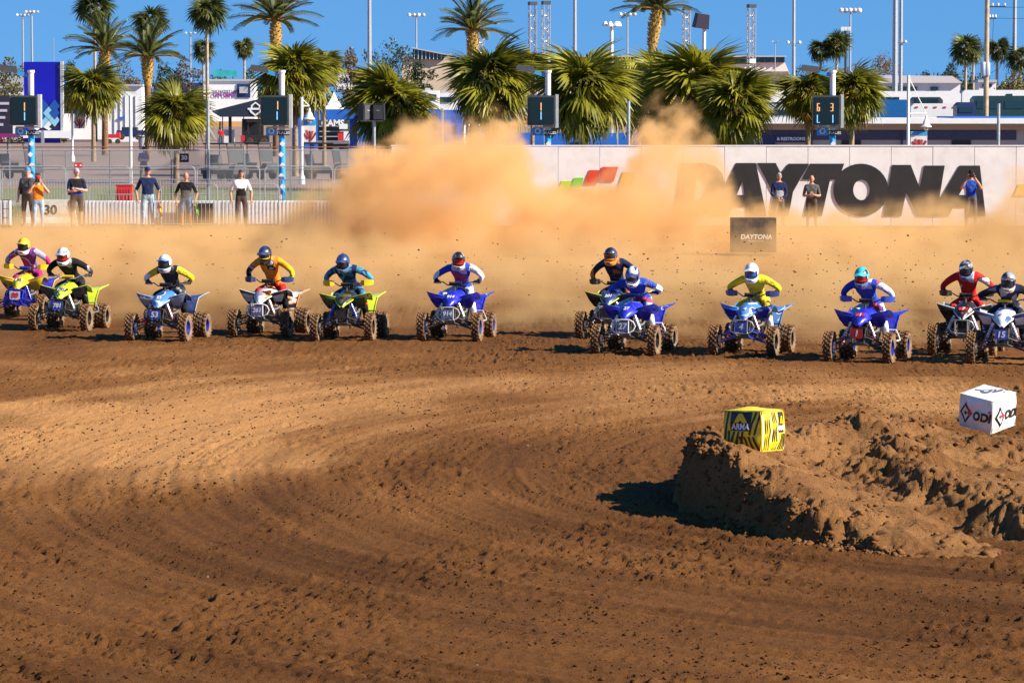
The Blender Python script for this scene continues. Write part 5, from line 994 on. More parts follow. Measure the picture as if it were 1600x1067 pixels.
# ------------------------------------------------------------------ lamp posts with result screens
def screen_post(px, Y, label, digits, low=True, arm=True):
    s = FOC / Y; zb = float(base_z(Y)); X = xat(px, Y); o = empty('screen_lamp_post', (X, Y, zb), 0, label, 'lamp post', 'lamp posts with result screens')
    z = lambda y: at(px, y, Y).z - zb; L_ = lambda p: p / s
    MB().tube([(0, 0, 0), (0, 0, z(112))], .095, 14).build('pole', M_pole, o, True)
    w = MB().tube([(0, 0, .02), (0, 0, z(205))], .104, 14, cap=False).build('wrap', M_cyan, o, True)
    for k in range(6): MB().box((.02 * (-1) ** k, -.1045, z(225) - .34 * k), (.13, .006, .13), rot=(0, .7, 0)).build('wrap_mark', M_white, w)
    MB().tube([(0, 0, z(114)), (0, 0, z(110))], .12, 12).build('cap', M_pole, o)
    a = MB(); a.box((-L_(12), 0, z(116)), (L_(24), .10, .11), rot=(0, .30, 0)); a.build('arm', M_cyan, o)
    l = MB(); l.box((-L_(35), 0, z(107)), (L_(31), .32, .17), rot=(0, .12, 0), taper=.8); lo = l.build('luminaire', M_dgry, o); MB().box((-L_(35), 0, z(111.5)), (L_(25), .26, .05), rot=(0, .12, 0)).build('lamp_lens', mat('lamp_lens', (.55, .45, .35), .4), lo)
    m = MB(); m.box((-L_(10), -.12, z(173)), (L_(44), .34, L_(47))); mo = m.build('screen_case', M_dgry, o); MB().box((-L_(10), -.30, z(173)), (L_(38), .02, L_(41))).build('glass', mat('screen_glass', (.006, .022, .030), .35, spec=.25), mo)
    MB().box((L_(14), -.08, z(174)), (L_(5), .40, L_(52)), rot=(0, 0, 0)).build('side_panel', M_lgry, mo)
    for dx, y, col, t in digits:
        MB_ = MB(); segs = {'1': 'bc', '0': 'abcdef', '6': 'acdefg', '3': 'abcdg', 'L': 'def', '8': 'abcdefg'}[t]; h, w_ = .20, .11
        for q in segs:
            c, d = {'a': ((0, h), (w_, .03)), 'd': ((0, -h), (w_, .03)), 'g': ((0, 0), (w_, .03)), 'b': ((w_ / 2, h / 2), (.03, h)), 'c': ((w_ / 2, -h / 2), (.03, h)), 'f': ((-w_ / 2, h / 2), (.03, h)), 'e': ((-w_ / 2, -h / 2), (.03, h))}[q]
            MB_.box((-L_(10) + dx + c[0] * .6, -.315, z(y) + c[1] * .6), (d[0] * .8 + .01, .008, d[1] * .7))
        MB_.build('digit', mat('digit_' + col, {'orange': (.85, .42, .18), 'blue': (.22, .58, .95)}[col], .4, emit=.25), mo)
    if low:
        b = MB(); b.box((-L_(16), -.10, z(206)), (L_(17), .03, L_(12))); so = b.build('blue_sign', M_cyan, o); q = MB(); q.tube([(-L_(16) + .08 * math.cos(t), -.125, z(205) + .08 * math.sin(t)) for t in np.linspace(0, 2 * PI, 13)[:-1]], .018, 5, closed=True); q.build('ring_mark', M_white, so)
        b = MB(); b.box((L_(3), -.13, z(208)), (L_(19), .03, L_(8))); so = b.build('black_sign', M_black, o); text_obj('PLACES', .12, M_white, so, (L_(3), -.15, z(208)), bold=.002)
        MB().box((-L_(6), -.12, z(199)), (L_(34), .12, .05)).build('bracket', M_lgry, o)
one = [(.06, 165, 'orange', '1'), (.04, 181, 'blue', '1')]
screen_post(50, 122.8, 'screen lamp post with blue wrap by the billboard', [(.0, 167, 'orange', '1'), (.0, 182, 'blue', '1')])
screen_post(441, 122.9, 'screen lamp post with blue wrap beside the canopy tent', one)
screen_post(856, 126, 'screen lamp post behind the wall at the middle', [(-.05, 167, 'orange', '1'), (-.05, 181, 'blue', '1')])
screen_post(1300, 126, 'screen lamp post showing four digits', [(-.28, 168, 'orange', '6'), (.16, 168, 'orange', '3'), (-.28, 186, 'blue', 'L'), (.16, 186, 'blue', '1')])
# purple banner beside the first screen
o = empty('event_banner', (xat(8, 180), 180, .6), 0, 'dark upright banner with purple foot at the picture edge', 'banner'); b = MB(); pbox(b, -14, 150, 20, 213, 180, .06); b.build('sheet', mat('banner_dark', (.02, .018, .04), .5, var=.4, scale=1), None); under(o, bpy.data.objects[-1]) if False else None
bo = [q for q in COL.objects if q.name.startswith('sheet')][-1]; under(o, bo)
b = MB(); pbox(b, -14, 209, 30, 215, 179.9, .08); under(o, b.build('foot_band', mat('banner_purple', (.22, .02, .16), .5)))
for k in range(4): b = MB(); pbox(b, -8 + k, 160 + 11 * k, 14 - 3 * k, 164 + 11 * k, 179.97, .02); under(o, b.build('white_mark', mat('banner_mark', (.5, .45, .6), .5)))
for sx in (-10, 16): under(o, MB().tube([(xat(sx, 180.1), 180.1, .55), (xat(sx, 180.1), 180.1, at(0, 160, 180.1).z)], .03, 6).build('leg', M_gal))
# bell lamps
def bell_lamp(px, y0, yb, bx, by, Y, label, banner=None):
    s = FOC / Y; zb = float(base_z(Y)); o = empty('street_lamp', (xat(px, Y), Y, zb), 0, label, 'street lamp', 'white street lamps with bell shades'); z = lambda y: at(px, y, Y).z - zb; dx = (bx - px) / s
    MB().tube([(0, 0, 0), (0, 0, z(y0))], .075, 10).build('pole', M_white, o, True); MB().lathe([(.16, 0), (.16, .3), (.10, .45)], 12).build('base', M_white, o, True)
    a = MB(); a.tube([(0, 0, z(by - 14)), (dx, 0, z(by - 14))], .035, 6); a.tube([(0, 0, z(y0 + 2)), (dx, 0, z(by - 14))], .022, 6); a.build('arm', M_white, o)
    h = 20 / s; MB().lathe([(h * .42, 0), (h * .44, h * .06), (h * .30, h * .2), (h * .2, h * .5), (h * .10, h * .62), (h * .07, h * .9)], 16, c=(dx, 0, z(by) - h * .35)).build('shade', M_white, o, True)
    g = MB(); ball(g, (dx, 0, z(by) - h * .40), (h * .2, h * .2, h * .25), 10, 6); g.build('globe', mat('lamp_globe', (.75, .62, .52), .3), o, True)
    if banner:
        x0, ya, x1, yb_ = banner; b = MB(); w = (x1 - x0) / s; b.box(((x0 + x1) / 2 / s - px / s, .02, (z(ya) + z(yb_)) / 2), (w, .03, z(ya) - z(yb_))); bo_ = b.build('banner', mat('banner_white', (.72, .68, .66), .6, var=.15, scale=3), o); hh = z(ya) - z(yb_)
        MB().box(((x0 + x1) / 2 / s - px / s, .0, z(ya) - hh * .12), (w, .02, hh * .22)).build('blue_band', M_cyan, bo_)
        for k in range(5): MB().box(((x0 + x1) / 2 / s - px / s + w * (-.32 + .16 * k), -.002, z(yb_) + hh * (.25 + .1 * (k % 2))), (w * .14, .016, hh * (.32 + .1 * (k % 3))), rot=(0, .3 * (k - 2), 0)).build('red_print', mat('banner_red', (.55, .06, .04), .5) if k % 2 else mat('banner_plum', (.22, .03, .06), .5), bo_)
bell_lamp(114, 135, 253, 131, 163, 262, 'white bell lamp with a banner right of the billboard', (117, 172, 134, 201)); bell_lamp(472, 152, 288, 484, 180, 184, 'white bell lamp with a banner before the blue hoarding', (475, 188, 494, 222)); bell_lamp(725, 150, 285, 742, 176, 196, 'white bell lamp in front of the blue hoarding at the middle'); bell_lamp(1418, 118, 285, 1446, 192, 186, 'white bell lamp with a banner before the flat building', (1422, 206, 1448, 231))
for px, yt, lab in ((205, 150, 'thin white pole behind the fence, left of the low fan palm'), (982, 158, 'thin grey pole before the shaggy fan palm'), (1559, 162, 'thin grey pole before the flat building'), (326, 158, 'thin grey pole behind the fence by the tent')): tag(MB().tube([(xat(px, 132), 132, .6), (xat(px, 132), 132, at(px, yt, 132).z)], .055, 8).build('flag_pole', M_pole if px == 205 else M_gal, None, True), lab, 'pole', 'thin poles')
# loudspeakers on a pole
sp = empty('speaker_pole', (xat(585, 127), 127, .65), 0, 'slim grey pole carrying two black loudspeakers', 'pole'); MB().tube([(0, 0, 0), (0, 0, at(0, 188, 127).z - .65)], .05, 8).build('pole', M_gal, sp, True); MB().box((-.08, 0, at(0, 189, 127).z - .65), (.75, .08, .05)).build('cross_bar', M_gal, sp)
for dx, rz, lab in ((-.30, .7, 'black loudspeaker angled away on the slim pole'), (.16, -.12, 'black loudspeaker facing the track on the slim pole')):
    o = empty('loudspeaker', (xat(585, 127) + dx, 127 - .05, at(0, 189, 127).z), rz, lab, 'loudspeaker', 'loudspeakers on the slim pole'); MB().box((0, 0, .29), (.38, .34, .56), taper=.92).build('cabinet', M_black, o); MB().box((0, -.178, .28), (.30, .012, .46)).build('grille', M_dgry, o); MB().box((0, -.19, .34), (.10, .008, .02)).build('badge', M_lgry, o)
# ------------------------------------------------------------------ hoarding, tents, billboards
def slab(name, label, cat, m, x0, y0, x1, y1, Y, d, group=None, roof=None, part='wall'):
    """a block-like building part by part: walls to the ground, optional roof slab"""
    o = empty(name, (xat((x0 + x1) / 2, Y), Y, float(base_z(Y))), 0, label, cat, group); b = MB(); a, c = at(x0, y0, Y), at(x1, y1, Y); zb = float(base_z(Y)) if y1 is None or y1 > 200 else c.z
    b.box(((a.x + c.x) / 2, Y + d / 2, (a.z + zb) / 2), (c.x - a.x, d, a.z - zb)); under(o, b.build(part, m))
    if roof: r = MB(); r.box(((a.x + c.x) / 2, Y + d / 2 - .15, a.z + .06), (c.x - a.x + .5, d + .6, .16)); under(o, r.build('roof', roof))
    return o
def dec(o, name, m, x0, y0, x1, y1, Y, d=.05, label=None):
    b = MB(); pbox(b, x0, y0, x1, y1, Y, d); q = under(o, b.build(name, m))
    if label: q['label'] = label
    return q
for i, (a, b_, yt) in enumerate(((456, 500, 172), (501, 560, 171), (561, 592, 173), (593, 628, 172), (629, 692, 171), (693, 746, 172), (747, 800, 173))):
    o = slab('blue_hoarding', 'tall blue screen panel %s in the row left of the middle lamp post' % ('first', 'second', 'third', 'fourth', 'fifth', 'sixth', 'seventh')[i], 'hoarding', M_bluep if i != 3 else mat('hoarding_violet', (.05, .04, .30), .55, var=.1), a, yt, b_, 232, 345 + .5 * (i % 2), .12, 'tall blue screen panels', part='sheet'); dec(o, 'post', M_gal, b_ - 2, yt - 1, b_ + .5, 232, 344.7, .1)
for i, (a, b_) in enumerate(((800, 850), (851, 912), (913, 1000))):
    slab('blue_hoarding', 'low blue screen panel %s behind the wall at the middle' % ('left', 'centre', 'right')[i], 'hoarding', M_bluep, a, 208, b_, 232, 300 + .5 * (i % 2), .12, 'low blue screen panels', part='sheet')
k = slab('merchandise_stand', 'dark shelf stand with white sign before the blue hoarding', 'stand', M_dgry, 497, 188, 545, 226, 330, 1.2, part='back')
for yy in (197, 205, 213): dec(k, 'shelf', M_lgry, 499, yy, 543, yy + 1.3, 329.6, .4)
dec(k, 'counter', mat('counter_grey', (.2, .18, .2), .6), 474, 220, 546, 225, 329, 1.0); dec(k, 'card', M_redp, 528, 208, 537, 222, 329.3); dec(k, 'card', M_white, 537, 206, 546, 221, 329.3); dec(k, 'card', M_white, 530, 194, 543, 202, 329.3); under(k, text_obj('CAMS', .75, M_white, None, at(520, 193, 329.4), bold=.03))
# white tents
def tent(px0, px1, yp, ye, Y, m, label):
    x0, x1 = xat(px0, Y), xat(px1, Y); o = empty('peaked_tent', ((x0 + x1) / 2, Y, float(base_z(Y))), 0, label, 'tent', 'white peaked tents'); zb = float(base_z(Y)); q = (x1 - x0) / 2; zp, ze = at(0, yp, Y).z - zb, at(0, ye, Y).z - zb; b = MB(); rows = []
    for t in (1, .7, .45, .25, .1, .02): z_ = ze + (zp - ze) * (1 - t) ** 2; rows.append([(-q * t, -q * t, z_), (q * t, -q * t, z_), (q * t, q * t, z_), (-q * t, q * t, z_)])
    b.add([p for r in rows for p in r], [(i * 4 + j, i * 4 + (j + 1) % 4, (i + 1) * 4 + (j + 1) % 4, (i + 1) * 4 + j) for i in range(5) for j in range(4)] + [(20, 21, 22, 23)]); b.build('canopy', m, o)
    for sx in (-1, 1):
        for sy in (-1, 1): MB().tube([(sx * q * .98, sy * q * .98, 0), (sx * q * .98, sy * q * .98, ze)], .05, 6).build('leg', M_gal, o)
M_canv = mat('canvas', (.78, .77, .75), .8, var=.05)
tent(500, 545, 143, 174, 420, M_canv, 'white peaked tent behind the blue hoarding beside the merchandise stand'); tent(470, 503, 150, 176, 430, M_canv, 'smaller white peaked tent left of the other one'); tent(690, 738, 150, 170, 420, mat('canvas_blue', (.02, .16, .60), .7), 'blue peaked tent behind the hoarding')
# big blue billboard
o = slab('billboard', 'tall blue billboard with a chequered foot', 'billboard', mat('billboard_blue', (.005, .006, .42), .4, var=.1, scale=.3), 37, 97, 94, 205, 396, .5, part='face'); dec(o, 'frame', M_lgry, 94, 96, 99, 208, 395.8, .7); dec(o, 'base', M_white, 36, 204.5, 112, 216, 395.5, .8); dec(o, 'post', M_gal, 64, 204, 69, 228, 395.2, .2)
cols = [mat('diamond_' + n, c, .5) for n, c in (('white', (.68, .72, .74)), ('black', (.01, .012, .02)), ('light', (.25, .55, .72)), ('deep', (.01, .08, .36)))]
for r_ in range(4):
    for c_ in range(5):
        cx, cy = 58 + c_ * 9.2, 199 - r_ * 11
        if cx > 93: continue
        b = MB(); b.prism(gpoly([(max(cx - 9, 37.5), cy), (cx, cy - 10.5), (min(cx + 9, 93.5), cy), (cx, min(cy + 10.5, 204))], 395.9), .03, to=lambda v: v + Vector((0, 395.9 - .01 * (r_ + c_), 0)))
        if (r_ + c_) % 2 == 0: under(o, b.build('diamond', cols[0] if r_ < 1 else cols[2] if r_ < 3 else cols[3])) 
        elif r_ < 3 and c_ % 2: under(o, b.build('diamond', cols[1] if r_ < 2 else cols[3]))
o = slab('flat_building', 'low white building with grey roof at the picture edge', 'building', M_white, -60, 138, 38, 216, 430, 8, roof=None); dec(o, 'roof', M_lgry, -60, 118, 38, 138, 429.7, 8.5)
o = slab('white_building', 'white building wall between the two date palms', 'building', M_white, 174, 134, 222, 216, 410, 10); dec(o, 'parapet', M_lgry, 173, 132, 223, 135, 409.7, 10.4)
for xx in (178, 187, 195, 211): dec(o, 'panel_joint', M_lgry, xx, 150, xx + 1, 214, 409.9, .08)
dec(o, 'wall_mark', M_bluep, 186, 183, 195, 186, 409.8, .1)
o = slab('long_shed', 'long low white shed behind the billboard and palms', 'building', M_white, 96, 178, 262, 214, 440, 8); dec(o, 'roof', M_navy, 240, 130, 330, 146, 520, 6)
# printed trailer
o = slab('display_trailer', 'white display trailer with purple lettering above the canopy tent', 'trailer', M_white, 318, 126, 398, 190, 420, 5, part='body'); dec(o, 'roof_edge', M_lgry, 317, 124, 399, 127, 419.8, 5.3); dec(o, 'screen', M_navy, 370, 132, 391, 153, 419.9, .12); dec(o, 'window', M_lgry, 374, 136, 387, 146, 419.7, .12)
under(o, text_obj('THE FASTEST LAP', .36, M_dgry, None, at(350, 143.5, 419.9), bold=.01)); under(o, text_obj('ON DIRT', .62, mat('print_purple', (.28, .03, .30), .5), None, at(350, 149, 419.9), bold=.03))
b = MB(); pbox(b, 333, 110, 370, 120, 470, .1); tag(b.build('safety_net', mat('net_turquoise', (.03, .42, .45), .7, var=.2, scale=1), None), 'turquoise safety netting above the display trailer', 'netting')
# canopy tent with bar-and-shield outline
o = empty('canopy_tent', (xat(385, 385), 385, .5), 0, 'dark navy canopy tent with a white shield outline', 'tent'); Yt = 385
b = MB(); q = gpoly([(330, 174), (412, 153), (412, 183), (344, 183)], Yt); b.prism(q, 3.0, to=lambda v: v + Vector((0, Yt, 0))); under(o, b.build('canopy', mat('canopy_navy', (.012, .022, .045), .6, var=.15, scale=.5)))
for poly in ([(387, 169), (407, 169), (407, 172), (387, 172)], [(392, 169), (392, 165), (399, 159.5), (407, 165), (407, 169), (404.5, 169), (404.5, 166), (399, 162), (394.5, 166), (394.5, 169)], [(389.5, 172), (392, 172), (394.5, 175), (399, 179), (404.5, 175), (404.5, 172), (407, 172), (407, 176), (399, 182), (391, 176)]):
    b = MB(); b.prism(gpoly(poly, Yt - .05), .04, to=lambda v: v + Vector((0, Yt - .06, 0))); under(o, b.build('shield_mark', M_white))
for xx in (347, 357, 380, 409): dec(o, 'leg', M_black, xx, 181, xx + (5 if xx == 357 else 1.6), 231, Yt + .5, .2)
dec(o, 'back_wall', M_black, 378, 186, 412, 230, Yt + 2.6, .1); dec(o, 'counter', M_white, 340, 203, 366, 228, Yt + 1, .5)
o = empty('parked_utility_cart', (xat(395, 380), 380, .5), 0, 'dark utility cart parked under the canopy tent', 'vehicle'); dec(o, 'body', M_blk, 383, 212, 420, 226, 380, 1.4); dec(o, 'cab_frame', M_blk, 386, 190, 389, 213, 380.2, .2); dec(o, 'cab_frame', M_blk, 404, 190, 407, 213, 380.2, .2); dec(o, 'roof', M_blk, 385, 188, 408, 191, 380, 1.3); dec(o, 'hood', M_redp, 376, 212, 384, 222, 380, 1.2)
for xx in (390, 412): w = MB(); p = at(xx, 224.5, 380); w.lathe([(.33, -.12), (.36, -.08), (.36, .08), (.33, .12)], 16, c=(p.x, 379.9, .5 + .36), axis='Y'); under(o, w.build('wheel', M_carc))
build_person((xat(346, 378), 378, .5), .1, 'man in a red shirt walking near the canopy tent', 'stand', [M_tan, C_red, C_red, C_gry, S_dk], ('hair', M_hair), 1.75, group='people on the far plaza'); build_person((xat(290, 330), 330, .52), -.3, 'person in a blue shirt half hidden by the low fan palm', 'stand', [M_tan, C_sky, C_sky, C_brn, S_dk], ('hair', M_hair), 1.75, group='people on the far plaza')
o = empty('wheeled_trash_can', (xat(223, 330), 330, .52), 0, 'tall grey trash can by the low fan palm', 'bin'); MB().lathe([(.24, 0), (.36, 1.2), (.38, 1.25), (.36, 1.3), (.1, 1.36)], 14).build('can', M_lgry, o, True); MB().lathe([(.39, 1.18), (.40, 1.26)], 14).build('rim', M_dgry, o, True)
o = empty('red_kart', (xat(178, 390), 390, .5), 0, 'low red display car on the plaza', 'vehicle'); dec(o, 'body', M_redp, 168, 210, 187, 216, 390, 1.2); dec(o, 'canopy', M_redp, 181, 207, 187, 211, 390.2, .8)
for xx in (171, 184): p = at(xx, 217, 389.9); w = MB(); w.lathe([(.25, -.1), (.28, 0), (.25, .1)], 12, c=(p.x, 389.9, .78), axis='Y'); under(o, w.build('wheel', M_carc))
o = empty('parked_car', (xat(207, 395), 395, .5), 0, 'dark navy low car behind the red display car', 'car'); dec(o, 'body', M_navy, 182, 204, 224, 214, 395, 1.8); dec(o, 'cabin', M_glass, 190, 199, 214, 205, 395.2, 1.4)
for xx in (190, 216): p = at(xx, 214, 394.9); w = MB(); w.lathe([(.3, -.1), (.33, 0), (.3, .1)], 12, c=(p.x, 394.9, p.z), axis='Y'); under(o, w.build('wheel', M_carc))
# far sign
o = slab('speedway_sign', 'distant white sign board with black lettering and coloured emblem', 'sign', M_white, 524, 117, 556, 140, 500, .4, part='board'); under(o, text_obj('DAYTONA', .82, M_black, None, at(540, 126, 499.9), bold=.03)); dec(o, 'side_board', M_navy, 509, 116, 525, 136, 499.8, .5); dec(o, 'side_board', M_navy, 553, 116, 568, 128, 499.8, .5)
for i, (m_, x0) in enumerate(((mat('logo_green', (.14, .55, .03)), 536), (mat('logo_red', (.6, .05, .02)), 541), (mat('logo_gold', (.75, .45, .01)), 546))): dec(o, 'emblem_block', m_, x0, 108 + i % 2 * 3, x0 + 5, 116, 499.9, .2)
dec(o, 'leg', M_gal, 530, 138, 532, 222, 500.2, .3); dec(o, 'leg', M_gal, 548, 138, 550, 222, 500.2, .3)
# tan hall with slanted glass strip
o = empty('tan_hall', (xat(690, 560), 560, .5), 0, 'tan hall with a dark slanted band of windows behind the oak', 'building'); b = MB(); b.prism(gpoly([(628, 92), (640, 88), (693, 92), (704, 84), (712, 90), (712, 205), (628, 205)], 560), 20, to=lambda v: v + Vector((0, 560, 0))); under(o, b.build('wall', M_tanp))
b = MB(); b.prism(gpoly([(645, 76), (694, 85), (693, 94), (645, 92)], 559.5), 18, to=lambda v: v + Vector((0, 559.5, 0))); gl = under(o, b.build('window_band', M_glass))
for i in range(8): dec(o, 'mullion', M_white, 647 + 6 * i, 77 + i * 1.1, 647.8 + 6 * i, 93, 559.3, .1)
b = MB(); b.prism(gpoly([(643, 74), (700, 85), (700, 87), (643, 76)], 559), 19, to=lambda v: v + Vector((0, 559, 0))); under(o, b.build('roof', M_lgry))
o = slab('tan_wing', 'tan wall beside the twin trusses, partly hidden by palms', 'building', M_tanp, 705, 92, 800, 205, 590, 12)
for i, (xx, yy) in enumerate(((640, 150), (672, 142), (700, 146))):
    o = slab('motorhome', 'white motorhome roof %s behind the hoarding' % ('first of three', 'second of three', 'third of three')[i], 'motorhome', M_white, xx - 18, yy, xx + 14, 225, 380 + 6 * i, 3, 'motorhomes behind the hoarding', part='body'); dec(o, 'roof_unit', M_lgry, xx - 8, yy - 4, xx, yy, 380.5 + 6 * i, 1); dec(o, 'window', M_glass, xx - 15, yy + 6, xx + 10, yy + 14, 379.9 + 6 * i, .08)
# grandstand far behind
o = empty('grandstand', (xat(1030, 800), 800, .5), 0, 'long white grandstand with a dark blue glass strip', 'grandstand'); b = MB(); b.prism(gpoly([(822, 97), (1226, 97), (1234, 116), (1218, 117), (1214, 150), (822, 150)], 800), 25, to=lambda v: v + Vector((0, 800, 0))); under(o, b.build('wall', mat('stand_white', (.74, .72, .70), .7, var=.05)))
dec(o, 'glass_strip', M_glass, 822, 89, 1226, 98, 799.5, 20)
for i in range(41): dec(o, 'mullion', M_navy, 824 + i * 10, 89, 825 + i * 10, 98, 799.2, .3)
dec(o, 'roof', M_lgry, 820, 87.5, 1229, 89.5, 799, 22); dec(o, 'lower_wall', M_tanp, 824, 116, 1212, 205, 803, 18)
o = slab('red_banner', 'red banner with white script before the grandstand', 'banner', mat('banner_scarlet', (.62, .012, .02), .5), 1148, 122, 1202, 135, 500, .3, part='sheet'); under(o, text_obj('Coca-Cola  Coca-Cola', .75, M_white, None, at(1175, 129, 499.9), bold=.02, shear=.25, sx=.72)); dec(o, 'leg', M_gal, 1152, 135, 1154, 215, 500.1, .2); dec(o, 'leg', M_gal, 1196, 135, 1198, 215, 500.1, .2)
o = slab('terrace_block', 'brownish terrace seating below the red banner', 'building', mat('terrace', (.22, .17, .13), .8, var=.4, scale=2), 1148, 112, 1232, 142, 560, 8)
# flat building on the right
Yb = 250; o = empty('flat_roof_building', (xat(1390, Yb), Yb, .55), 0, 'long low beige building with a projecting white flat roof', 'building')
M_beig = mat('beige_wall', (.46, .42, .38), .85, var=.06, scale=.6); M_brk = mat('breeze_block', (.50, .46, .38), .9)
dec(o, 'wall', M_beig, 1170, 203, 1680, 262, Yb, 9); dec(o, 'window_band', mat('violet_glass', (.05, .035, .085), .2, var=.2), 1172, 204, 1588, 219, Yb - .06, .1); dec(o, 'soffit', mat('soffit_tan', (.42, .31, .21), .85), 1166, 193, 1680, 203, Yb - .5, 9.5); dec(o, 'fascia', M_white, 1160, 185, 1690, 193.5, Yb - 1.2, 11); dec(o, 'roof_edge', M_bluep, 1490, 182.5, 1690, 185.2, Yb - 1.0, 10)
for x0 in (1315, 1487):
    v = dec(o, 'vent_block', M_black, x0, 219.5, x0 + 30, 231, Yb - .1, .12)
    for c_ in range(6):
        for r_ in range(3):
            b = MB(); p = at(x0 + 2.7 + 5 * c_, 221.5 + 4 * r_, Yb - .16); b.tube([p + Vector((.085 * math.cos(t), 0, .07 * math.sin(t))) for t in np.linspace(0, 2 * PI, 9)[:-1]], .022, 4, closed=True); q = b.build('block_ring', M_brk); q.parent = v; q.matrix_parent_inverse = (Matrix.Translation(o.location)).inverted()
for xx in (1267, 1408): dec(o, 'downpipe', M_navy, xx, 205, xx + 2.5, 240, Yb - .2, .12)
s_ = dec(o, 'restroom_sign', M_navy, 1212, 212, 1260, 223, Yb - .25, .1); t_ = text_obj('& RESTROOMS', .28, M_white, None, at(1236, 217.5, Yb - .27), bold=.01); under(o, t_)
dec(o, 'door', M_navy, 1172, 213, 1211, 262, Yb - .2, .1)
# vehicles parked behind the flat building
def rv(name, cat, m, x0, y0, x1, Y, label, wins=(), stripe=None, slant=0, lights=0, d=2.6):
    zb = float(base_z(Y)); s = FOC / Y; o = empty(name, (xat((x0 + x1) / 2, Y), Y, zb), 0, label, cat, 'vehicles parked behind the flat building'); w = (x1 - x0) / s; H = at(0, y0, Y).z - zb; q = w / 2; sl = slant / s
    b = MB(); b.prism([(-q, .55), (q, .55), (q, H - .25), (q - .25 - sl, H), (-q + .25, H), (-q, H - .25)], d); b.build('body', m, o, False)
    for x_, y_, X_, Y_ in wins: a_, c_ = at(x_, y_, Y), at(X_, Y_, Y); MB().box(((a_.x + c_.x) / 2 - o.location.x, -.015, (a_.z + c_.z) / 2 - zb), (c_.x - a_.x, .05, a_.z - c_.z)).build('window', M_glass, o)
    if stripe: MB().box((0, -.012, H * .52), (w * .98, .03, .5)).build('stripe', stripe, o)
    for k in range(lights): MB().box((-q + w * (.12 + .76 * k / max(1, lights - 1)), -.02, H - .28), (.22, .05, .10)).build('marker_lamp', M_redp, o)
    for sx in (-.62, .62):
        for yy in (.15, d - .15): MB().lathe([(.40, -.13), (.45, -.09), (.45, .09), (.40, .13)], 16, c=(sx * q, yy, .45), axis='Y').build('wheel', M_carc, o, True)
    return o
o = rv('race_trailer', 'trailer', mat('trailer_blue', (.012, .12, .34), .35, var=.1), 1362, 156, 1420, 300, 'blue box trailer right of the digit screen palm'); rv('box_truck', 'truck', M_white, 1422, 162, 1499, 292, 'white box truck with red marker lamps on its top edge', lights=5)
rv('van', 'van', M_navy, 1494, 160, 1524, 288, 'navy van beside the white box truck', [(1498, 168, 1520, 176)]); rv('coach', 'bus', mat('coach_green', (.015, .05, .055), .3, var=.2), 1520, 150, 1680, 300, 'dark green coach behind the utility pole', [(1526, 158, 1566, 170), (1570, 158, 1600, 170)])
rv('motorhome', 'motorhome', M_white, 1340, 143, 1500, 340, 'long white motorhome behind the blue trailer', [(1352, 152, 1405, 156), (1430, 156, 1462, 163)]); rv('motorhome', 'motorhome', M_white, 1502, 141, 1640, 350, 'white motorhome behind the dark green coach', [(1572, 147, 1582, 152)], stripe=M_navy); rv('motorhome', 'motorhome', M_white, 1168, 141, 1246, 330, 'white motorhome left of the digit screen', [(1174, 160, 1240, 168)], stripe=M_lgry); rv('motorhome', 'motorhome', mat('rv_silver', (.5, .52, .55), .4), 1180, 163, 1262, 290, 'silver motorhome in front of the white one left of the digit screen', [(1186, 172, 1256, 180)])
rv('pickup_truck', 'truck', M_dgry, 1424, 152, 1472, 318, 'grey pickup between the motorhome and the box truck', [(1430, 154, 1466, 161)])
o = slab('depot', 'white depot with a pale roof and dark window strip', 'building', M_white, 1360, 128, 1500, 205, 460, 14); b = MB(); b.prism(gpoly([(1357, 130), (1366, 118), (1488, 119), (1504, 130)], 459.5), 14, to=lambda v: v + Vector((0, 459.5, 0))); under(o, b.build('roof', mat('roof_pale', (.58, .54, .56), .8, var=.08)))
for x0, x1 in ((1360, 1396), (1399, 1433), (1454, 1466)): dec(o, 'window', M_glass, x0, 136, x1, 142, 459.8, .1)
o = slab('white_cabin', 'small white cabin by the utility pole', 'building', M_white, 1530, 128, 1556, 205, 400, 4); dec(o, 'roof', M_lgry, 1528, 125, 1558, 129, 399.7, 4.5); dec(o, 'window', M_glass, 1535, 132, 1550, 136, 399.9, .1)
tent(1555, 1600, 136, 150, 420, M_canv, 'white peaked tent at the picture edge behind the coach')
# wooden utility pole
Yp = 262; o = empty('utility_pole', (xat(1540, Yp), Yp, .55), 0, 'wooden utility pole with a transformer and cross arms', 'utility pole'); z = lambda y: at(0, y, Yp).z - .55; sc = Yp / FOC
MB().tube([(-.06, 0, 0), (.0, 0, z(-12))], [.20, .15], 12).build('pole', mat('pole_wood', (.42, .31, .19), .9, var=.25, scale=3, bump=.4), o, True)
for dx in (-6, 0): MB().lathe([(.16, 0), (.2, .05), (.2, .85), (.12, .95)], 14, c=(dx * sc, -.25, z(119))).build('transformer', M_lgry, o, True)
for y_, x_ in ((11, 29), (29, 14)):
    MB().box((x_ * .5 * sc, 0, z(y_)), (x_ * sc, .1, .1)).build('cross_arm', M_dgry, o)
    for k in (.3, .6, .95): MB().lathe([(.04, 0), (.06, .08), (.03, .2)], 8, c=(x_ * k * sc, 0, z(y_) + .05)).build('insulator', M_white, o)
MB().tube([(-3 * sc, .1, z(90)), (-12 * sc, .1, z(60)), (-16 * sc, .1, z(55))], .02, 5).build('bracket', M_dgry, o)
for k, pts in enumerate(([(0, 60), (12, 65), (25, 85), (22, 105), (6, 115)], [(28, 12), (60, 12), (120, 13)], [(14, 29), (60, 29.5), (120, 30)], [(-2, 98), (-12, 100), (-20, 92)], [(10, 30), (9, 60), (2, 98)])): MB().tube([(x_ * sc, .05, z(y_)) for x_, y_ in pts], .014, 5).build('cable', M_black, o)
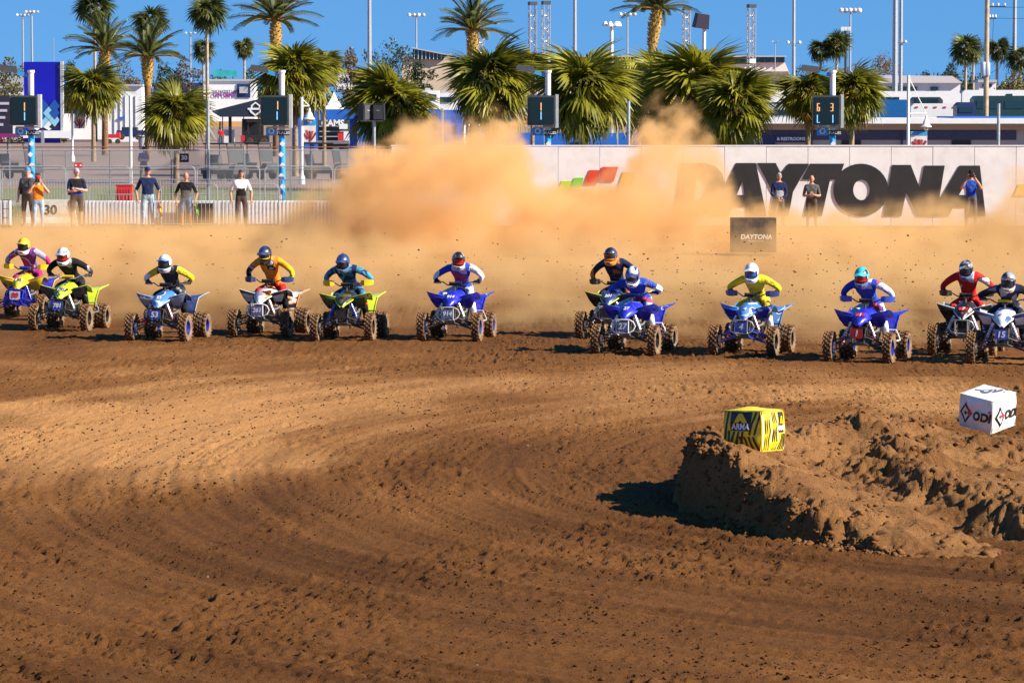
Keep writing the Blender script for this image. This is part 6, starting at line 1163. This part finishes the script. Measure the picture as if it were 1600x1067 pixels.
# ------------------------------------------------------------------ masts, light towers, trusses
def mast(px, ytop, Y, r, label, lamps=0, ylamp=None, wl=22, cluster=False):
    zb = float(base_z(Y)); s = FOC / Y; H = at(0, ytop, Y).z - zb; o = empty('light_mast', (xat(px, Y), Y, zb), 0, label, 'light mast', 'slender light masts'); MB().tube([(0, 0, 0), (0, 0, H)], [r * 1.4, r], 8).build('pole', M_gal, o, True)
    zl = (at(0, ylamp, Y).z - zb) if ylamp is not None else H
    if lamps:
        MB().box((0, 0, zl), (wl / s, .12, .10)).build('cross_bar', M_gal, o)
        for k in range(lamps): x_ = (-.5 + k / (lamps - 1)) * wl / s; MB().lathe([(.10, -.3), (.30 * wl / 22, .15), (.26 * wl / 22, .2)], 10, c=(x_, -.1, zl + .1), axis='Y').build('lamp_head', M_lgry if k % 2 else M_white, o, True)
for a in ((38, 25, 620, .14, 'light mast at the top corner, left of its twin', 4, None, 18), (52, 20, 620, .16, 'light mast at the top corner, right of its twin', 4, None, 18), (299, 53, 620, .12, 'small light mast left of the tallest slender palm', 3, None, 14), (651, 25, 560, .12, 'light mast right of the big oak', 4, None, 22), (980, 24, 600, .12, 'light mast left of the leaning palm crown', 4, None, 22), (1327, 18, 560, .13, 'light mast above the digit screen palms', 5, None, 28), (578, -40, 420, .20, 'tall bare pole left of the big oak'), (898, -40, 420, .18, 'tall bare pole above the thick trunked palm'), (1239, -40, 520, .20, 'tall pole with small lamps right of the grandstand', 3, 68, 18), (1397, -60, 400, .24, 'tall thick pole, left of the close pair'), (1406, -50, 440, .18, 'tall pole of the close pair with small lamps', 3, 67, 14), (1583, -50, 420, .20, 'tall bare pole right of the utility pole'), (86, 60, 640, .05, 'thin wire-like mast beside the billboard top'), (1210, 66, 620, .07, 'short light mast at the grandstand end', 2, None, 8)): mast(*a)
o = empty('lamp_cluster_pole', (xat(955, 420), 420, .5), 0, 'thick pole with a ring of floodlights above the fan palm', 'light mast'); H = at(0, 42, 420).z - .5; MB().tube([(0, 0, 0), (0, 0, H)], .2, 10).build('pole', M_pole, o, True)
for k in range(7): a = 2 * PI * k / 7; MB().tube([(0, 0, H - .2), (.75 * math.cos(a), .75 * math.sin(a), H + .15)], .04, 5).build('bracket', M_gal, o); MB().lathe([(.34, -.2), (.30, 0), (.12, .3)], 12, c=(.78 * math.cos(a), .78 * math.sin(a), H + .25)).build('floodlight', M_white, o, True)
o = empty('flood_pole', (xat(1320, 440), 440, .5), 0, 'pole with white box floodlights over the two slender palms', 'light mast'); H = at(0, 47, 440).z - .5; MB().tube([(0, 0, 0), (0, 0, H)], .15, 8).build('pole', M_dgry, o, True)
for k in (-1, 0, 1): MB().box((k * .38, 0, H + .1), (.34, .3, .45)).build('floodlight', M_white, o)
o = empty('horn_speaker_pole', (xat(1098, 230), 230, .55), 0, 'pole with a dark tilted loudspeaker box above the largest fan palm', 'pole'); H = at(0, 44, 230).z - .55; MB().tube([(0, 0, 0), (.05, 0, H)], .11, 8).build('pole', M_pole, o, True); MB().box((-.12, 0, H + .4), (.85, .7, .85), rot=(.1, .12, .3), taper=.85).build('speaker_box', mat('speaker_plum', (.02, .012, .03), .5), o)
def truss(px, ytop, Y, wpx, label):
    zb = float(base_z(Y)); s = FOC / Y; H = at(0, ytop, Y).z - zb; w = wpx / s / 2; o = empty('truss_tower', (xat(px, Y), Y, zb), .3, label, 'truss tower', 'aluminium truss towers')
    for sx in (-1, 1):
        for sy in (-1, 1): MB().tube([(sx * w, sy * w, 0), (sx * w, sy * w, H)], .045, 6).build('chord', M_alu, o)
    st = w * 2.0; z_ = 0; b = MB(); k = 0
    while z_ + st < H:
        for (ax, ay), (bx, by) in (((-1, -1), (1, -1)), ((1, -1), (1, 1)), ((1, 1), (-1, 1)), ((-1, 1), (-1, -1))):
            p, q = ((ax, ay), (bx, by)) if k % 2 else ((bx, by), (ax, ay)); b.tube([(p[0] * w, p[1] * w, z_), (q[0] * w, q[1] * w, z_ + st)], .026, 4, cap=False); b.tube([(ax * w, ay * w, z_), (bx * w, by * w, z_)], .022, 4, cap=False)
        z_ += st; k += 1
    b.build('lattice', M_alu, o); MB().box((0, 0, H), (w * 2.4, w * 2.4, .3)).build('head_block', M_dgry, o); MB().box((0, -w, H * .62), (w * 2, .1, .4)).build('sleeve_block', M_white, o)
for a in ((735, 14, 330, 8, 'truss tower before the date palm, left of two'), (751, 10, 330, 8, 'truss tower before the date palm, right of two'), (832, 6, 330, 10, 'truss tower left of the tall bare pole, left of two'), (853, 5, 330, 10, 'truss tower left of the tall bare pole, right of two'), (1072, 14, 330, 9, 'truss tower beside the leaning palm crown'), (1173, 10, 330, 10, 'truss tower above the red banner')): truss(*a)
# ------------------------------------------------------------------ padded marker blocks on the heap
def soft_block(name, label, loc, rot, W, D, H, m, seed, wr=.010):
    """a padded cube whose skin bulges and creases; returns the thing and a function that maps face coordinates to its skin"""
    o = empty(name, loc, 0, label, 'block', 'padded marker blocks on the heap'); o.rotation_euler = rot; g = random.Random(seed); ph = [g.uniform(0, 6) for _ in range(6)]
    def S(face, u, v, off=0.0):
        bul = (1 - (2 * u - 1) ** 4) * (1 - (2 * v - 1) ** 4)
        k = off + wr * (bul * 1.2 + .55 * math.sin(7 * u + 3 * v + ph[face]) * bul + .4 * math.sin(13 * v - 9 * u + ph[5 - face]) * bul)
        pin = .02 * ((2 * u - 1) ** 2) * ((2 * v - 1) ** 2)
        x, y, z = (u - .5) * W, (u - .5) * D, v * H
        if face == 0: return Vector((x, -D / 2 - k + pin, z))
        if face == 1: return Vector((W / 2 + k - pin, y, z))
        if face == 2: return Vector((-x, D / 2 + k - pin, z))
        if face == 3: return Vector((-W / 2 - k + pin, -y, z))
        if face == 4: return Vector((x, (v - .5) * D, H + k))
        return Vector((-x, (v - .5) * D, 0))
    b = MB(); N = 14
    for f in range(6): b.add([S(f, i / N, j / N) for j in range(N + 1) for i in range(N + 1)], [(j * (N + 1) + i, j * (N + 1) + i + 1, (j + 1) * (N + 1) + i + 1, (j + 1) * (N + 1) + i) for j in range(N) for i in range(N)])
    b.build('cover', m, o, True)
    def decal(face, poly, mm, name='print', off=.004, cut=6):
        """a printed patch: the polygon cut into strips so it follows the skin"""
        bm = bmesh.new(); f = bm.faces.new([bm.verts.new((u, v, 0)) for u, v in poly])
        us = [p[0] for p in poly]; vs_ = [p[1] for p in poly]
        for i in range(1, cut):
            for co, no in (((min(us) + (max(us) - min(us)) * i / cut, 0, 0), (1, 0, 0)), ((0, min(vs_) + (max(vs_) - min(vs_)) * i / cut, 0), (0, 1, 0))):
                bmesh.ops.bisect_plane(bm, geom=list(bm.verts) + list(bm.edges) + list(bm.faces), plane_co=co, plane_no=no)
        for v in bm.verts: v.co = S(face, v.co.x, v.co.y, off)
        me = bpy.data.meshes.new(name); bm.to_mesh(me); bm.free(); me.materials.append(mm); me.polygons.foreach_set('use_smooth', [True] * len(me.polygons)); mobj(name, me, o)
    def word(face, txt, cu, cv, h, mm, sx=1.0, bold=.0, shear=0.0, ang=0.0, off=.007):
        me = text_mesh(txt, h, bold=bold, shear=shear, sx=sx); me.materials.clear(); me.materials.append(mm); dim = W if face in (0, 2, 4) else D; hv = D if face == 4 else H
        ca, sa = math.cos(ang), math.sin(ang)
        for v in me.vertices: x, z = v.co.x * ca - v.co.z * sa, v.co.x * sa + v.co.z * ca; v.co = S(face, min(.995, max(.005, cu + x / dim)), min(.995, max(.005, cv + z / hv)), off + (.001 if v.co.y < 0 else 0))
        mobj('lettering', me, o)
    return o, decal, word
Yq = 43.1; Xq = xat(1180, Yq); V_yel = mat('vinyl_yellow', (.80, .60, .01), .35, var=.06, dirt=.25, scale=6); V_blk = mat('vinyl_black', (.014, .013, .016), .35, var=.2, dirt=.25, scale=8); V_wht = mat('vinyl_white', (.80, .79, .78), .38, var=.04, dirt=.3, scale=5); V_red = mat('vinyl_red', (.62, .02, .06), .4)
zt0 = max(mz(Xq + dx, Yq + dy) for dx in (-.3, 0, .3) for dy in (-.3, 0, .3))
yb, dcl, wrd = soft_block('marker_block', 'yellow and black striped padded block on the end of the heap', (Xq, Yq, mz(Xq, Yq) + .03), (R(-2), R(-1.5), R(-35)), .50, .50, .455, V_yel, 3, .018)
dcl(0, [(.19, .50), (.74, .50), (.76, .97), (.20, .97)], V_blk, 'logo_panel'); dcl(0, [(.30, .70), (.40, .70), (.47, .76), (.54, .70), (.66, .70), (.53, .93), (.43, .93)], V_yel, 'emblem', .008, 3); wrd(0, 'ARMA', .47, .60, .095, V_wht, sx=.95, bold=.003, shear=.12, off=.009)
for a in (.02, .13): dcl(0, [(a, .02 if a > .1 else .30), (a + .055, .02 if a > .1 else .30), (a + .14 - (.09 if a > .1 else 0), .97 if a < .1 else .5), (a + .085 - (.09 if a > .1 else 0) + .0, .97 if a < .1 else .5)], V_blk, 'stripe')
for a in (.26, .39, .51): dcl(0, [(a - .10, .06), (a - .04, .06), (a + .06, .49), (a, .49)], V_blk, 'stripe')
for a in (.50, .62, .74, .86): dcl(0, [(a + .04, .03), (a + .10, .03), (a - .03, .36), (a - .09, .36)], V_blk, 'stripe', .0055)
for a in (.78, .90): dcl(0, [(a - .10, .40), (a - .05, .40), (a + .10, .97), (a + .05, .97)], V_blk, 'stripe')
dcl(0, [(.33, .04), (.42, .03), (.38, .13), (.33, .12)], V_wht, 'white_patch', .008, 2)
for i in range(9):
    a = .03 + .068 * i; dcl(1, [(a, .03), (a + .028, .03), (a + .035 + .012 * (i % 2), .5), (a + .018, .97), (a - .008, .97), (a + .010, .5)], V_blk if i % 4 else V_wht, 'stripe', .004, 4)
dcl(1, [(.66, .45), (.90, .45), (.90, .96), (.66, .96)], V_blk, 'logo_panel'); dcl(1, [(.71, .66), (.76, .66), (.79, .73), (.82, .66), (.87, .66), (.81, .86), (.76, .86)], V_yel, 'emblem', .008, 3); wrd(1, 'ARMA', .78, .56, .075, V_wht, sx=.9, bold=.003, off=.009)
for i in range(4): a = .60 + .10 * i; dcl(1, [(a, .03), (a + .05, .03), (min(.98, a + .24), .42), (min(.97, a + .18), .42)], V_blk, 'stripe', .0045, 4)
dcl(1, [(.92, .03), (.985, .03), (.985, .16)], V_wht, 'white_patch', .008, 2)
Yw = 51.0; Xw = xat(1545, Yw); tilt = Euler((0, 0, R(-43))).to_matrix(); base = Matrix.Rotation(R(13), 3, 'X') @ tilt
wb, dcl, wrd = soft_block('marker_block', 'white padded block with diamond logos at the back of the heap', (Xw, Yw, at(1545, 664, Yw).z), base.to_euler(), .54, .54, .45, V_wht, 8, .022)
for f, cu in ((0, .22), (1, .24)):
    dcl(f, [(cu - .17, .47), (cu, .80), (cu + .17, .47), (cu, .14)], V_blk, 'diamond', .005); dcl(f, [(cu - .11, .47), (cu, .68), (cu + .11, .47), (cu, .26)], V_wht, 'diamond_inner', .008); dcl(f, [(cu - .04, .47), (cu, .55), (cu + .04, .47), (cu, .39)], V_blk, 'diamond_core', .011, 2); dcl(f, [(cu + .03, .47), (cu + .13, .60), (cu + .19, .47), (cu + .13, .38)], V_red, 'red_notch', .011, 3); wrd(f, 'ODI', .70, .44, .165, V_blk, sx=.95, bold=.008, shear=.2)
    dcl(f, [(.90, .61), (.96, .61), (.97, .68), (.91, .68)], V_red, 'red_dot', .008, 2)
wrd(4, 'ODI', .60, .55, .16, mat('vinyl_slate', (.12, .13, .2), .4), sx=1.2, bold=.01, shear=.2, ang=R(40)); dcl(4, [(.15, .40), (.27, .52), (.39, .40), (.27, .28)], mat('vinyl_slate', (.12, .13, .2), .4), 'diamond', .004)
# dirt flung into the air by the wheels
rg = np.random.default_rng(14); P = []; S = []
for (ro, px, py), wgt in zip(ATVS, (60, 80, 60, 120, 120, 150, 140, 200, 420, 360, 260, 160)):
    for _ in range(wgt):
        t = rg.random() ** .8; side = rg.choice((-1, 1)); x = ro.location.x + .25 + side * .45 + (rg.normal() * .5 - .15) * (1 + 4 * t) * .5; y = ro.location.y + 1.0 + 8 * t; z = ro.location.z + .15 + (2.4 * t - 1.2 * t * t) * (.35 + 1.1 * rg.random())
        P.append((x, y, z)); S.append(.005 + .017 * rg.random() ** 6)
tag(rocks('flung_dirt', P, S, mat('flung_soil', (.10, .055, .025), .95), 15), 'specks of dirt flung up behind the wheels', 'dirt', kind='stuff')
# ------------------------------------------------------------------ dust thrown up by the wheels
def make_dust():
    g = bpy.data.node_groups.new('dust_field', 'GeometryNodeTree')
    g.interface.new_socket('Geometry', in_out='OUTPUT', socket_type='NodeSocketGeometry')
    N, L = g.nodes.new, g.links.new
    def val(x, sock):
        if isinstance(x, (int, float)): sock.default_value = x
        else: L(x, sock)
    def M(op, a, b=0.0, c=0.0):
        n = N('ShaderNodeMath'); n.operation = op; val(a, n.inputs[0]); val(b, n.inputs[1]); val(c, n.inputs[2]); return n.outputs[0]
    def sm(x, a, b, lo=0.0, hi=1.0):
        n = N('ShaderNodeMapRange'); n.interpolation_type = 'SMOOTHSTEP'; val(x, n.inputs['Value']); val(a, n.inputs['From Min']); val(b, n.inputs['From Max']); n.inputs['To Min'].default_value = lo; n.inputs['To Max'].default_value = hi; return n.outputs[0]
    def curve(x, pts, x0, x1, hi):
        t = M('DIVIDE', M('SUBTRACT', x, x0), x1 - x0)
        n = N('ShaderNodeFloatCurve'); L(t, n.inputs['Value']); c = n.mapping.curves[0]
        P = [((a - x0) / (x1 - x0), b / hi) for a, b in pts]
        c.points[0].location = P[0]; c.points[1].location = P[-1]
        for p in P[1:-1]: c.points.new(*p)
        for p in c.points: p.handle_type = 'AUTO'
        n.mapping.update(); return M('MULTIPLY', n.outputs[0], hi)
    pos = N('GeometryNodeInputPosition'); sx = N('ShaderNodeSeparateXYZ'); L(pos.outputs[0], sx.inputs[0]); x, y, z = sx.outputs
    def noise(sc, det, off, ysq=1.0, rough=0.55):
        v = N('ShaderNodeVectorMath'); v.operation = 'MULTIPLY_ADD'; L(pos.outputs[0], v.inputs[0]); v.inputs[1].default_value = (1, ysq, 1); v.inputs[2].default_value = off
        n = N('ShaderNodeTexNoise'); n.inputs['Scale'].default_value = sc; n.inputs['Detail'].default_value = det; n.inputs['Roughness'].default_value = rough; L(v.outputs[0], n.inputs['Vector']); return n.outputs[0]
    zg = M('SUBTRACT', z, M('MULTIPLY', sm(y, 74.0, 117.0), 0.65))          # height over the rising ground
    big = noise(0.40, 3, (3, 1, 7), 0.28); fine = noise(0.95, 7, (9, 4, 2), 0.30, 0.62); wisp = noise(2.3, 5, (5, 8, 1), 0.22, 0.6)
    # lateral position as seen along the line of travel, so the plumes keep their place in depth
    xs_ = M('MULTIPLY', M('DIVIDE', x, y), 100.0)
    yy = M('SUBTRACT', y, curve(xs_, DUST_LINE, -17.0, 17.0, 90.0))          # metres behind the line of quads
    wob = M('ADD', M('MULTIPLY', M('SUBTRACT', big, 0.5), 2.4), M('MULTIPLY_ADD', M('SUBTRACT', fine, 0.5), 2.2, M('MULTIPLY', M('SUBTRACT', wisp, 0.5), 1.3)))
    # the tall plume that drifts across the wall
    h = curve(xs_, DUST_TOP, -17.0, 17.0, 4.5); h2 = M('MULTIPLY', h, M('MULTIPLY_ADD', wob, 0.62, 1.0))
    tall = sm(M('DIVIDE', M('SUBTRACT', h2, zg), M('MULTIPLY_ADD', h, 0.22, 0.08)), 0.0, 1.5)
    tall = M('MULTIPLY', M('MULTIPLY', tall, curve(xs_, DUST_DENS, -17.0, 17.0, 2.5)), M('MULTIPLY', sm(y, 98.0, 106.0), sm(y, 111.5, 117.0, 1.0, 0.0)))
    tall = M('MULTIPLY', tall, M('MULTIPLY', sm(fine, 0.39, 0.61, 0.06, 1.9), sm(big, 0.36, 0.62, 0.35, 1.3)))
    # low rolling dust straight behind the wheels
    grow = curve(yy, [(0, 0.22), (3, 0.45), (8, 0.75), (15, 0.95), (26, 1.05), (38, 0.9), (50, 0.7)], 0.0, 50.0, 1.2)
    hl = M('MULTIPLY', M('MULTIPLY', grow, DUST_LOW), M('MULTIPLY_ADD', wob, 0.85, 1.0))
    low = sm(M('DIVIDE', M('SUBTRACT', hl, zg), 0.42), 0.0, 1.6)
    low = M('MULTIPLY', M('MULTIPLY', low, sm(fine, 0.36, 0.64, 0.25, 1.5)), M('MULTIPLY', sm(yy, 0.0, 3.0), sm(y, 110.0, 117.0, 0.42, 0.0)))
    d = M('ADD', tall, low)
    d = M('MULTIPLY', d, sm(zg, -0.3, -0.05))
    vc = N('GeometryNodeVolumeCube'); L(d, vc.inputs['Density'])
    vc.inputs['Min'].default_value = (-19.5, 67.0, -0.1); vc.inputs['Max'].default_value = (19.5, 118.2, 5.8)
    vc.inputs['Resolution X'].default_value = 330; vc.inputs['Resolution Y'].default_value = 120; vc.inputs['Resolution Z'].default_value = 66
    st = N('GeometryNodeSetMaterial'); L(vc.outputs[0], st.inputs['Geometry']); st.inputs['Material'].default_value = M_dust
    out = N('NodeGroupOutput'); L(st.outputs[0], out.inputs[0])
    return g
M_dust = bpy.data.materials.new('dust'); M_dust.use_nodes = True
_n = M_dust.node_tree.nodes; _n.clear()
_o = _n.new('ShaderNodeOutputMaterial'); _p = _n.new('ShaderNodeVolumePrincipled'); M_dust.node_tree.links.new(_p.outputs[0], _o.inputs['Volume'])
_p.inputs['Color'].default_value = (0.945, 0.63, 0.285, 1); _p.inputs['Density'].default_value = 0.30; _p.inputs['Anisotropy'].default_value = 0.0
DUST_LINE = [(-17, 80.5), (-12, 77.5), (-7, 74.5), (-1.5, 73.8), (3, 71.5), (6, 70), (9, 68.8), (13, 68.3), (17, 68)]
DUST_LOW = 1.0
DUST_TOP = [(-17, 0.3), (-13, 0.3), (-8, 0.4), (-6.3, 0.9), (-4.7, 1.7), (-3.2, 2.6), (-2.2, 3.5), (-1.0, 3.5), (0.1, 2.9), (1.0, 1.7), (2.3, 1.55), (3.1, 2.6), (4.2, 3.2), (5.4, 2.2), (6.4, 1.0), (8.5, 0.75), (10.2, 1.0), (12, 1.0), (13.3, 2.2), (17, 2.8)]
DUST_DENS = [(-17, 0.4), (-8, 0.5), (-5, 1.0), (-2, 2.0), (1, 1.9), (3.4, 1.3), (4.4, 0.85), (6.5, 0.55), (9, 0.55), (12, 0.55), (17, 1.3)]
me = bpy.data.meshes.new('dust_cloud'); me.from_pydata([(-19, 73, 0), (19, 73, 0), (0, 116, 4)], [], [(0, 1, 2)]); me.materials.append(M_dust)
dust = mobj('dust_cloud', me)
md = dust.modifiers.new('dust', 'NODES'); md.node_group = make_dust()
tag(dust, 'thick tan cloud of dust rolling behind the racing quads', 'dust', kind='stuff')
